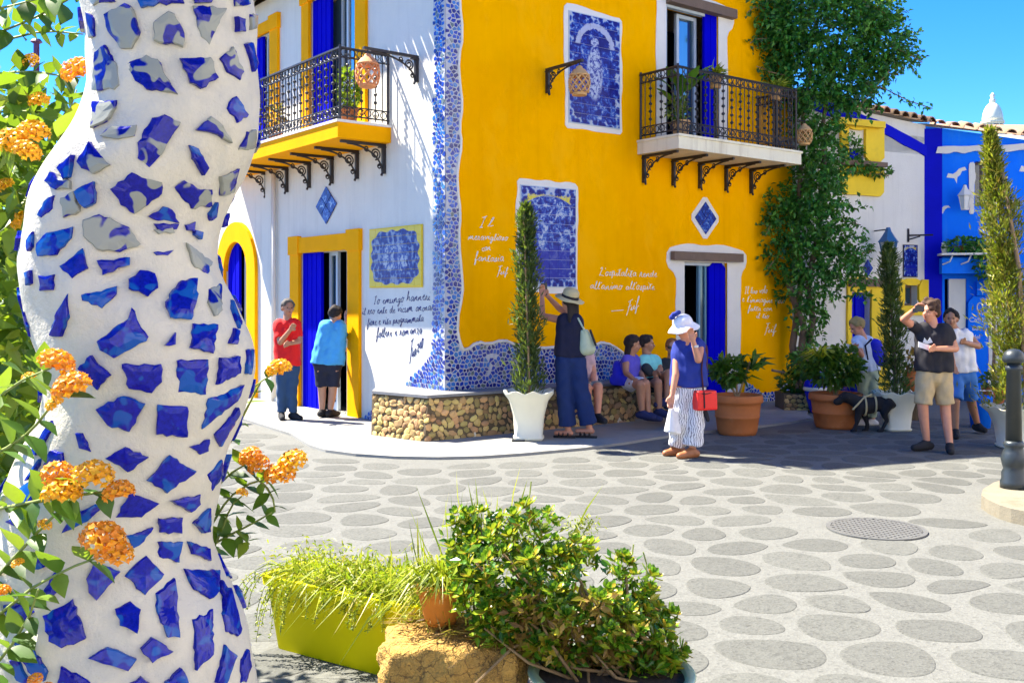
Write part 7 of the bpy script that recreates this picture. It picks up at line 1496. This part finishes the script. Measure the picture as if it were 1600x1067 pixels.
def sprig(pts, parent, n_, L, r_=.0035, stems=None):
    """stem through photo points (px, py, Y) with opposite leaves"""
    p3 = [at(*p) for p in pts]; q_ = [p3[0]]
    for a, b_ in zip(p3, p3[1:]): q_ += [a.lerp(b_, .3), a.lerp(b_, .7)]
    q_.append(p3[-1]); (stems or MB()).tube(q_, [r_ * (1 - .6 * i / len(q_)) for i in range(len(q_))], 5)
    tot = sum((b_ - a).length for a, b_ in zip(q_, q_[1:])); cnt_ = 0
    for k in range(n_):
        d_ = tot * (k + .6) / n_; acc = 0
        for a, b_ in zip(q_, q_[1:]):
            l_ = (b_ - a).length
            if acc + l_ >= d_ or b_ is q_[-1]:
                p = a.lerp(b_, min(1, (d_ - acc) / max(l_, 1e-6))); t_ = (b_ - a).normalized(); break
            acc += l_
        sd_ = t_.cross(V3((random.gauss(0, .4), -1, random.gauss(0, .4)))).normalized()
        for s_ in (-1, 1): leaf_at(p, sd_ * s_ + t_ * random.uniform(.1, .7) + V3((0, random.uniform(-.7, .1), random.uniform(-.2, .4))), L * random.uniform(.65, 1.15), parent); cnt_ += 1
    return cnt_
lb = at(-60, 1600, 2.2)
lan = thing('lantana_bush', 'lantana bush with orange flowers crowding the left of the mosaic column', 'bush', (lb.x, 2.3, 0))
stm = MB(); nl = 0
for pts, n_, L in (([(-40, 1000, 1.95), (30, 930, 1.72), (100, 890, 1.66), (160, 868, 1.62)], 7, .062), ([(-30, 930, 1.9), (40, 850, 1.7), (100, 790, 1.65), (140, 750, 1.62)], 7, .06), ([(-30, 800, 1.95), (20, 790, 1.75), (70, 780, 1.66), (95, 770, 1.62)], 6, .06), ([(-30, 720, 1.9), (30, 690, 1.75), (70, 650, 1.66), (100, 600, 1.64)], 6, .06), ([(20, 790, 1.75), (110, 775, 1.64), (185, 765, 1.62)], 4, .05), ([(-20, 640, 1.95), (20, 600, 1.8), (80, 575, 1.68)], 5, .06), ([(-30, 1067, 1.8), (40, 980, 1.7), (60, 920, 1.66)], 6, .06),
                    ([(-30, 60, 2.5), (30, 40, 2.4), (90, 10, 2.35), (140, -20, 2.3)], 6, .075), ([(-20, 120, 2.4), (40, 110, 2.3), (90, 118, 2.2), (125, 122, 2.15)], 7, .06), ([(-30, 330, 2.5), (30, 300, 2.4), (80, 260, 2.3), (100, 200, 2.3), (120, 140, 2.3)], 8, .07), ([(-20, 220, 2.3), (30, 215, 2.2), (70, 200, 2.15)], 6, .062), ([(-30, 20, 2.4), (40, 5, 2.3), (100, -15, 2.25)], 6, .07), ([(-30, 400, 2.5), (30, 360, 2.4), (70, 340, 2.35)], 6, .07), ([(-20, 520, 2.4), (30, 480, 2.3), (60, 440, 2.3)], 6, .065), ([(20, 60, 2.5), (70, 48, 2.45), (130, 54, 2.4)], 4, .04), ([(70, 10, 2.4), (75, 45, 2.4), (100, 55, 2.4)], 3, .04), ([(-30, 180, 2.5), (40, 170, 2.4), (110, 190, 2.35)], 7, .065)):
    nl += sprig(pts, lan, n_, L, stems=stm)
for k in range(300 - nl if nl < 300 else 0):                          # loose leaves filling the near side of the bush
    py = random.choice((random.uniform(150, 640), random.uniform(640, 1080))); px = random.uniform(-60, 120 if py < 350 else 62 if py < 560 else 75); Y = random.uniform(2.05, 2.6) if py < 640 else random.uniform(1.85, 2.2)
    leaf_at(at(px, py, Y), (random.gauss(.1, .8), random.gauss(-.5, .6), random.gauss(.1, .7)), random.uniform(.045, .075), lan)
stm.build('stems', 'stem', lan, True)
n_ = 2600; py = rng.uniform(130, 1150, n_); px = rng.uniform(-170, 1, n_) + np.interp(py, [130, 200, 350, 560, 700, 1100], [95, 118, 92, 80, 60, 40]) * rng.uniform(.4, 1.05, n_); Y = rng.uniform(2.15, 3.1, n_)
P_ = np.stack([(px - CX) / F * Y, Y, HC - (py - HZ) / F * Y], 1); leaves('foliage', P_, rng.normal(size=(n_, 3)) + np.array([.1, -.4, .2]), rng.uniform(.05, .085, n_), rng.uniform(.03, .05, n_), 'bush_leaf', lan, 'stuff', .15, .2)
for px, py, Y, d_, yl in ((122, 112, 2.12, 48, 0), (48, 95, 2.3, 24, 1), (60, 158, 2.2, 30, 1), (18, 222, 2.1, 46, 1), (52, 208, 2.12, 44, 1), (42, 238, 2.08, 40, 1), (35, 345, 2.3, 34, 1), (88, 568, 1.66, 50, 0), (112, 606, 1.63, 54, 0), (84, 632, 1.66, 24, 1), (90, 742, 1.62, 46, 0), (96, 772, 1.60, 54, 1), (145, 744, 1.60, 56, 1), (186, 770, 1.60, 44, 0), (160, 842, 1.58, 62, 0), (178, 866, 1.58, 52, 0), (2, 925, 1.7, 26, 0), (40, 20, 2.4, 20, 1), (45, 590, 1.9, 20, 1), (70, 820, 1.68, 20, 1), (28, 880, 1.7, 18, 1), (55, 1062, 1.7, 22, 0), (8, 290, 2.3, 26, 1), (75, 1075, 1.7, 20, 0)):
    flower(px, py, Y, d_ * 1.05, lan, yl)
lan2 = thing('lantana_bush', 'loose lantana sprays with orange flowers reaching out right of the column', 'bush', (at(330, 1500, 2.3).x, 2.32, 0))
stm = MB()
for pts, n_, L in (([(300, 880, 2.3), (340, 800, 2.28), (375, 760, 2.26), (425, 745, 2.25), (455, 728, 2.24)], 7, .052), ([(310, 800, 2.3), (350, 745, 2.28), (390, 722, 2.26)], 4, .05), ([(300, 870, 2.3), (350, 840, 2.27), (400, 815, 2.25), (425, 800, 2.24)], 6, .055), ([(400, 745, 2.26), (425, 770, 2.25), (430, 800, 2.24)], 3, .05), ([(310, 900, 2.3), (345, 835, 2.27), (360, 790, 2.26), (378, 775, 2.25)], 5, .055), ([(370, 830, 2.26), (390, 850, 2.25)], 2, .05), ([(320, 760, 2.35), (360, 690, 2.3), (385, 620, 2.3), (400, 600, 2.28), (436, 580, 2.26)], 4, .045), ([(360, 690, 2.3), (400, 610, 2.28), (408, 596, 2.27)], 2, .045)):
    sprig(pts, lan2, n_, L, stems=stm)
stm.tube([at(300, 880, 2.3), at(310, 1200, 2.32), V3((at(330, 1500, 2.3).x, 2.32, 0))], .006, 6); stm.build('stems', 'stem', lan2, True)
for px, py, d_, yl in ((392, 712, 32, 0), (404, 726, 34, 0), (437, 742, 46, 0), (458, 722, 44, 1), (436, 577, 38, 1), (378, 770, 18, 1), (384, 718, 22, 0)): flower(px, py, 2.22, d_, lan2, yl)
# hedge further back on the left, thin post
hg = thing('garden_shrub', 'yellow green shrub mass behind the lantana at the far left', 'shrub', at(-60, 900, 4.2) * 0 + V3((at(-40, 700, 4.4).x, 4.4, 0)))
n_ = 5200; py = rng.uniform(255, 900, n_); px = rng.uniform(-330, 120, n_); Y = rng.uniform(3.6, 5.2, n_); keep = py > 270 + 45 * np.sin(px * .05) + 40 * np.sin(px * .021 + 2); px, py, Y = px[keep], py[keep], Y[keep]
P_ = np.stack([(px - CX) / F * Y, Y, np.maximum(.03, HC - (py - HZ) / F * Y)], 1); leaves('foliage', P_, rng.normal(size=(len(P_), 3)) + np.array([0, -.2, .3]), rng.uniform(.07, .13, len(P_)), rng.uniform(.04, .07, len(P_)), 'bush_leaf', hg, 'stuff', .15, .2)
mb = MB()
for k in range(9): x = at(-150 + k * 28, 700, 4.4).x; mb.tube([(x, 4.4, 0), (x + random.uniform(-.15, .15), 4.3, .9), (x + random.uniform(-.3, .3), 4.4, 1.9)], [.02, .014, .006], 5)
mb.build('stems', 'twig', hg)
pp = ground(57, 640); o = thing('lamp_post', 'thin dark purple post far behind the lantana', 'post', (pp.x, pp.y, 0)); MB().tube([(pp.x, pp.y, 0), (pp.x, pp.y, at(57, 68, pp.y).z)], .045, 8).build('pole', M.setdefault('plum_paint', mat('plum_paint', (.10, .03, .10), .5, .1)), o); MB().lathe([(.06, 0), (.09, .02), (.06, .06)], 10, (pp.x, pp.y, at(57, 68, pp.y).z)).build('cap', 'plum_paint', o)
# ------------------------------------------------------------------ lime planter
ga, gb_ = ground(428, 1012), ground(600, 1058); pz = .36
pl_o = thing('planter_box', 'lime green plastic planter overflowing with trailing grassy plants', 'planter', ga.lerp(gb_, .5))
u_ = (gb_ - ga).normalized(); L0 = (gb_ - ga).length * 1.22; v_ = V3((-u_.y, u_.x, 0)); 
def rr_(L_, W_, z, off=0.0, n_=6, r_=.05):
    out = []
    for cx_, cy_, a0 in ((L_ - r_, W_ - r_, 0), (r_, W_ - r_, 90), (r_, r_, 180), (L_ - r_, r_, 270)):
        for k in range(n_): a = R(a0 + 90 * k / (n_ - 1)); out.append(ga + u_ * (cx_ + r_ * math.cos(a) - off) + v_ * (cy_ + r_ * math.sin(a) - off * .6) + V3((0, 0, z)))
    return out
rows = [rr_(L0, .22, .004), rr_(L0 + .09, .27, pz - .05, .045), rr_(L0 + .13, .31, pz - .045, .065), rr_(L0 + .14, .31, pz, .07), rr_(L0 + .09, .27, pz, .045), rr_(L0 + .07, .25, pz - .07, .035)]
k = len(rows[0]); V = [p for r_ in rows for p in r_]; Fc = [[i * k + j, i * k + (j + 1) % k, (i + 1) * k + (j + 1) % k, (i + 1) * k + j] for i in range(5) for j in range(k)] + [list(range(k))[::-1], [5 * k + j for j in range(k)]]
mk('planter_shell', V, Fc, 'lime_plastic', pl_o, True).data.polygons.foreach_set('use_smooth', [len(f_) == 4 and i < 2 * k for i, f_ in enumerate(Fc)])
n_ = 800; P_ = np.array([list(ga + u_ * random.uniform(-.02, L0 + .05) + v_ * random.uniform(.02, .26) + V3((0, 0, pz - .03 + random.uniform(0, .04)))) for _ in range(n_)])
D = rng.normal(size=(n_, 3)) * np.array([1, 1, .3]) + np.array([-.35, -.5, .55]); leaves('grass_blades', P_, D, rng.uniform(.10, .26, n_), rng.uniform(.004, .009, n_), 'grass_leaf', pl_o, 'stuff', .1, .35, True)
P_, D, LL = [], [], []                                                # trailing beaded strands
stm = MB()
for s0_ in list(np.linspace(-.04, L0 + .06, 40)) + [0.0, -.03, .13, .15, .17, .14] * 2:
    p = ga + u_ * s0_ + v_ * random.uniform(-.06, .1) + V3((0, 0, pz + random.uniform(0, .03))); d_ = -v_ * random.uniform(.5, 1.2) + u_ * random.uniform(-.9, .3) + V3((0, 0, .25)); ln = random.uniform(.08, .20) + (.16 if -.05 < s0_ < .01 or .12 < s0_ < .18 else 0); pts = [p]
    for j in range(9): d_ = d_ + V3((0, 0, -.34)); d_.normalize(); p = p + d_ * (ln / 9); pts.append(p)
    stm.tube(pts, .0018, 3)
    for a, b_ in zip(pts[1:], pts[2:]):
        for _ in range(5): P_.append(list(a.lerp(b_, random.random()))); D.append(list(V3((random.gauss(0, 1), random.gauss(0, 1), random.gauss(0, .7))))); LL.append(random.uniform(.012, .024))
stm.build('strands', 'stem', pl_o); LL = np.array(LL); leaves('strand_leaves', P_, D, LL, LL * .42, 'grass_leaf', pl_o, 'stuff', .1)
n_ = 1600; P_ = np.array([list(ga + u_ * random.uniform(-.04, L0 + .16) + v_ * random.uniform(-.03, .3) + V3((0, 0, pz + .01 + .07 * abs(random.gauss(0, .8))))) for _ in range(n_)]); leaves('low_leaves', P_, rng.normal(size=(n_, 3)) + np.array([0, -.3, .3]), rng.uniform(.02, .045, n_), rng.uniform(.006, .012, n_), 'grass_leaf', pl_o, 'stuff', .1, .2)
n_ = 420; P_ = np.array([list(ga + u_ * (L0 * random.uniform(.35, 1.25)) + v_ * random.uniform(0, .3) + V3((0, 0, pz - .02))) for _ in range(n_)]); leaves('arching_blades', P_, rng.normal(size=(n_, 3)) * np.array([1, .8, .3]) + np.array([-.3, -.3, .6]), rng.uniform(.16, .34, n_), rng.uniform(.006, .011, n_), 'grass_leaf', pl_o, 'stuff', .1, .5, True)
n_ = 70; P_ = np.array([list(ga + u_ * (L0 * random.uniform(.3, .8)) + v_ * random.uniform(0, .3) + V3((0, 0, pz))) for _ in range(n_)]); leaves('upright_leaves', P_, rng.normal(size=(n_, 3)) * .5 + np.array([0, 0, 1.]), rng.uniform(.08, .16, n_), rng.uniform(.010, .016, n_), 'bush_leaf', pl_o, 'stuff', .1, .05, True)
# ------------------------------------------------------------------ sandstone stump with a small clay pot
g_ = V3((at(712, 1067, 4.25).x, 4.25, 0)); st_h = at(712, 980, 4.25).z
stump = thing('stone_block', 'weathered golden sandstone block carrying a small orange pot', 'stone', g_)
bm = bmesh.new(); bmesh.ops.create_icosphere(bm, subdivisions=5, radius=1)
for v in bm.verts:
    p = v.co; a = math.atan2(p.y, p.x); q_ = max(abs(p.x), abs(p.y), abs(p.z)); b_ = p.lerp(p / q_, .62)
    n1 = math.sin(a * 4 + p.z * 3) * .04 + math.sin(a * 9 - p.z * 8) * .022 + math.sin(p.x * 17 + p.y * 13) * .018 + math.sin(p.x * 41 + p.z * 37 + p.y * 29) * .012
    f_ = 1 + n1; v.co = V3((b_.x * .315 * f_, b_.y * .24 * f_, st_h * (.5 + .5 * b_.z * 1.0) + (n1 * .16 if b_.z > .5 else 0)))
me = bpy.data.meshes.new('block'); bm.to_mesh(me); bm.free(); mk('block', [list(v.co + g_) for v in me.vertices], [list(q_.vertices) for q_ in me.polygons], 'stump', stump, True)
n_ = 420; th = rng.uniform(0, 6.28, n_); r_ = np.sqrt(rng.uniform(0, 1, n_)); P_ = np.stack([g_.x + r_ * np.cos(th) * .26, g_.y + r_ * np.sin(th) * .19, np.full(n_, st_h + .012) + rng.uniform(0, .03, n_)], 1); D = rng.normal(size=(n_, 3)) * np.array([1, 1, .25]); leaves('dry_litter', P_, D, rng.uniform(.03, .10, n_), rng.uniform(.003, .008, n_), 'dry_leaf', stump, 'stuff', .05)
gpz = V3((at(690, 990, 4.3).x, 4.28, st_h + .01)); cp = thing('clay_pot', 'small orange clay pot of bright grass standing on the sandstone block', 'potted plant', gpz)
MB().lathe([(.062, 0), (.075, .03), (.098, .125), (.100, .13), (.108, .132), (.110, .175), (.104, .178), (.095, .178), (.09, .14)], 26, tuple(gpz)).build('pot', 'orange_clay', cp, True)
n_ = 420; D = rng.normal(size=(n_, 3)) * np.array([1, .8, .35]) + np.array([-.25, -.25, .75]); P_ = np.array(gpz) + np.array([0, 0, .17]) + rng.normal(size=(n_, 3)) * np.array([.045, .045, .01]); leaves('grass_blades', P_, D, rng.uniform(.10, .27, n_), rng.uniform(.005, .011, n_), 'grass_leaf', cp, 'stuff', .1, .5, True)
n_ = 26; D = rng.normal(size=(n_, 3)) * .22 + np.array([.05, 0, 1.]); leaves('tall_blades', np.array(gpz) + np.array([.05, .05, .17]) + rng.normal(size=(n_, 3)) * np.array([.10, .05, .01]), D, rng.uniform(.22, .46, n_), rng.uniform(.005, .009, n_), 'grass_leaf', cp, 'stuff', .1, .05, True)
# ------------------------------------------------------------------ big glazed pot with jade bush
Yj = 4.05; gj = V3((at(955, 1067, Yj).x, Yj, 0)); rj = 125 / F * Yj; hj = at(955, 1046, Yj).z
jade = thing('glazed_pot', 'big celadon glazed pot with a sprawling succulent bush', 'potted plant', gj)
MB().lathe([(rj * .62, 0), (rj * .7, .02), (rj * .92, hj * .45), (rj * .98, hj * .8), (rj * .96, hj * .93), (rj * 1.03, hj * .94), (rj * 1.05, hj * .97), (rj * 1.03, hj), (rj * .93, hj), (rj * .90, hj * .85)], 44, tuple(gj)).build('pot', 'celadon', jade, True)
MB().lathe([(.001, hj * .9), (rj * .93, hj * .89)], 30, tuple(gj), False).build('soil', 'soil', jade)
def rosette(seed):
    r_ = random.Random(seed); mb = MB()
    for k in range(13):
        a = k * 2.4; el = .2 + 1.05 * k / 13; L = 1.0 - .45 * k / 13; d = V3((math.cos(a) * math.cos(el), math.sin(a) * math.cos(el), math.sin(el))); s_ = d.cross(V3((0, 0, 1))).normalized(); n_ = s_.cross(d); w_ = .21 * (1 - .3 * k / 13)
        pts = []
        for f_, ww in ((.1, .3), (.55, .9), (.82, .95), (1, .1)): c_ = d * (L * f_) + n_ * (.10 * f_ * f_); pts += [c_ - s_ * w_ * ww + n_ * .03, c_ - n_ * .035 * ww, c_ + s_ * w_ * ww + n_ * .03]
        mb.add(pts, [[i * 3 + j, i * 3 + j + 1, i * 3 + j + 4, i * 3 + j + 3] for i in range(3) for j in (0, 1)])
    return mb.mesh('rosette', 'jade_leaf', True)
RM = [rosette(i) for i in range(4)]
OUT = [(690, 860), (688, 820), (720, 795), (770, 800), (820, 785), (862, 800), (885, 840), (930, 830), (965, 860), (1015, 880), (1020, 925), (1050, 960), (1080, 1020), (1040, 1050), (900, 1040), (840, 1030), (790, 1000), (740, 985), (715, 940), (700, 900)]
stm = MB(); ro_n = 0; tw = 0
P_, D, LL = [], [], []
while ro_n < 298:
    px, py = (random.uniform(685, 1085), random.uniform(780, 1055)) if ro_n < 215 else (random.uniform(800, 1085), random.uniform(930, 1056))
    if not inside((px, py), OUT): continue
    dpt = random.choice((-1, 0, 1)) * .0 + random.uniform(-.30, .28); 
    ed = edge_dist((px, py), OUT); dpt = random.uniform(-1, 1) * min(.30, .06 + ed / 260)
    p = at(px, py, Yj + .05 + dpt)
    if p.z < hj - .06: continue
    out_ = (p - V3((at(880, 0, Yj).x, Yj, hj + .10))).normalized(); d_ = (out_ * .9 + V3((random.gauss(0, .3), random.gauss(-.25, .3), .75))).normalized(); s_ = random.uniform(.042, .068)
    x = d_.orthogonal().normalized(); y_ = d_.cross(x); inst('rosette', random.choice(RM), jade, Matrix(((x.x * s_, y_.x * s_, d_.x * s_, p.x), (x.y * s_, y_.y * s_, d_.y * s_, p.y), (x.z * s_, y_.z * s_, d_.z * s_, p.z), (0, 0, 0, 1)))); ro_n += 1
    if ro_n % 13 == 0:
        b_ = V3((gj.x + random.uniform(-.18, .12), Yj + random.uniform(-.12, .12), hj - .03)); mid_ = b_.lerp(p, .5) + V3((0, 0, -.04)); stm.tube([b_, mid_, p.lerp(mid_, .08)], [.009, .007, .005], 5)
    for _ in range(22):
        q_ = p - d_ * random.uniform(.01, .09); P_.append(list(q_ + V3((random.gauss(0, .02), random.gauss(0, .02), random.gauss(0, .015))))); D.append(list(d_ * .4 + V3((random.gauss(0, .7), random.gauss(0, .7), random.gauss(.1, .5))))); LL.append(random.uniform(.03, .06))
stm.build('branches', 'twig', jade, True); LL = np.array(LL); k = len(LL) * 3 // 4
leaves('lower_leaves', P_[:k], D[:k], LL[:k], LL[:k] * .45, 'jade_leaf', jade, 'stuff', .15); leaves('dry_leaves', P_[k:], D[k:], LL[k:], LL[k:] * .45, 'dry_leaf', jade, 'stuff', .15)
n_ = 60; b_ = np.array(at(760, 850, Yj + .1)); leaves('tall_blades', b_ + rng.normal(size=(n_, 3)) * np.array([.10, .06, .03]), rng.normal(size=(n_, 3)) * .3 + np.array([.12, 0, 1]), rng.uniform(.12, .30, n_), rng.uniform(.005, .010, n_), 'grass_leaf', jade, 'stuff', .1, .08, True)
mb = MB()
for px, py, tx_, ty_ in ((880, 850, 905, 815), (890, 860, 925, 810), (980, 880, 990, 850), (820, 790, 830, 752), (1010, 900, 1005, 862)): MB().tube([at(px, py, Yj), at((px + tx_) / 2 + 3, (py + ty_) / 2, Yj), at(tx_, ty_, Yj)], .003, 4).build('flower_stalk', 'stem', jade)
MB().tube([at(735, 1075, 3.98), at(800, 1012, 4.02), at(850, 985, 4.05)], .006, 5).build('bare_branch', 'twig', jade); n_ = 160; q_ = np.array([list(at(910 + random.gauss(0, 14), 820 + random.gauss(0, 9), Yj)) for _ in range(n_)]); leaves('seed_heads', q_, rng.normal(size=(n_, 3)), rng.uniform(.015, .03, n_), rng.uniform(.004, .008, n_), 'grass_leaf', jade, 'stuff', .1)
bpy.context.view_layer.update()
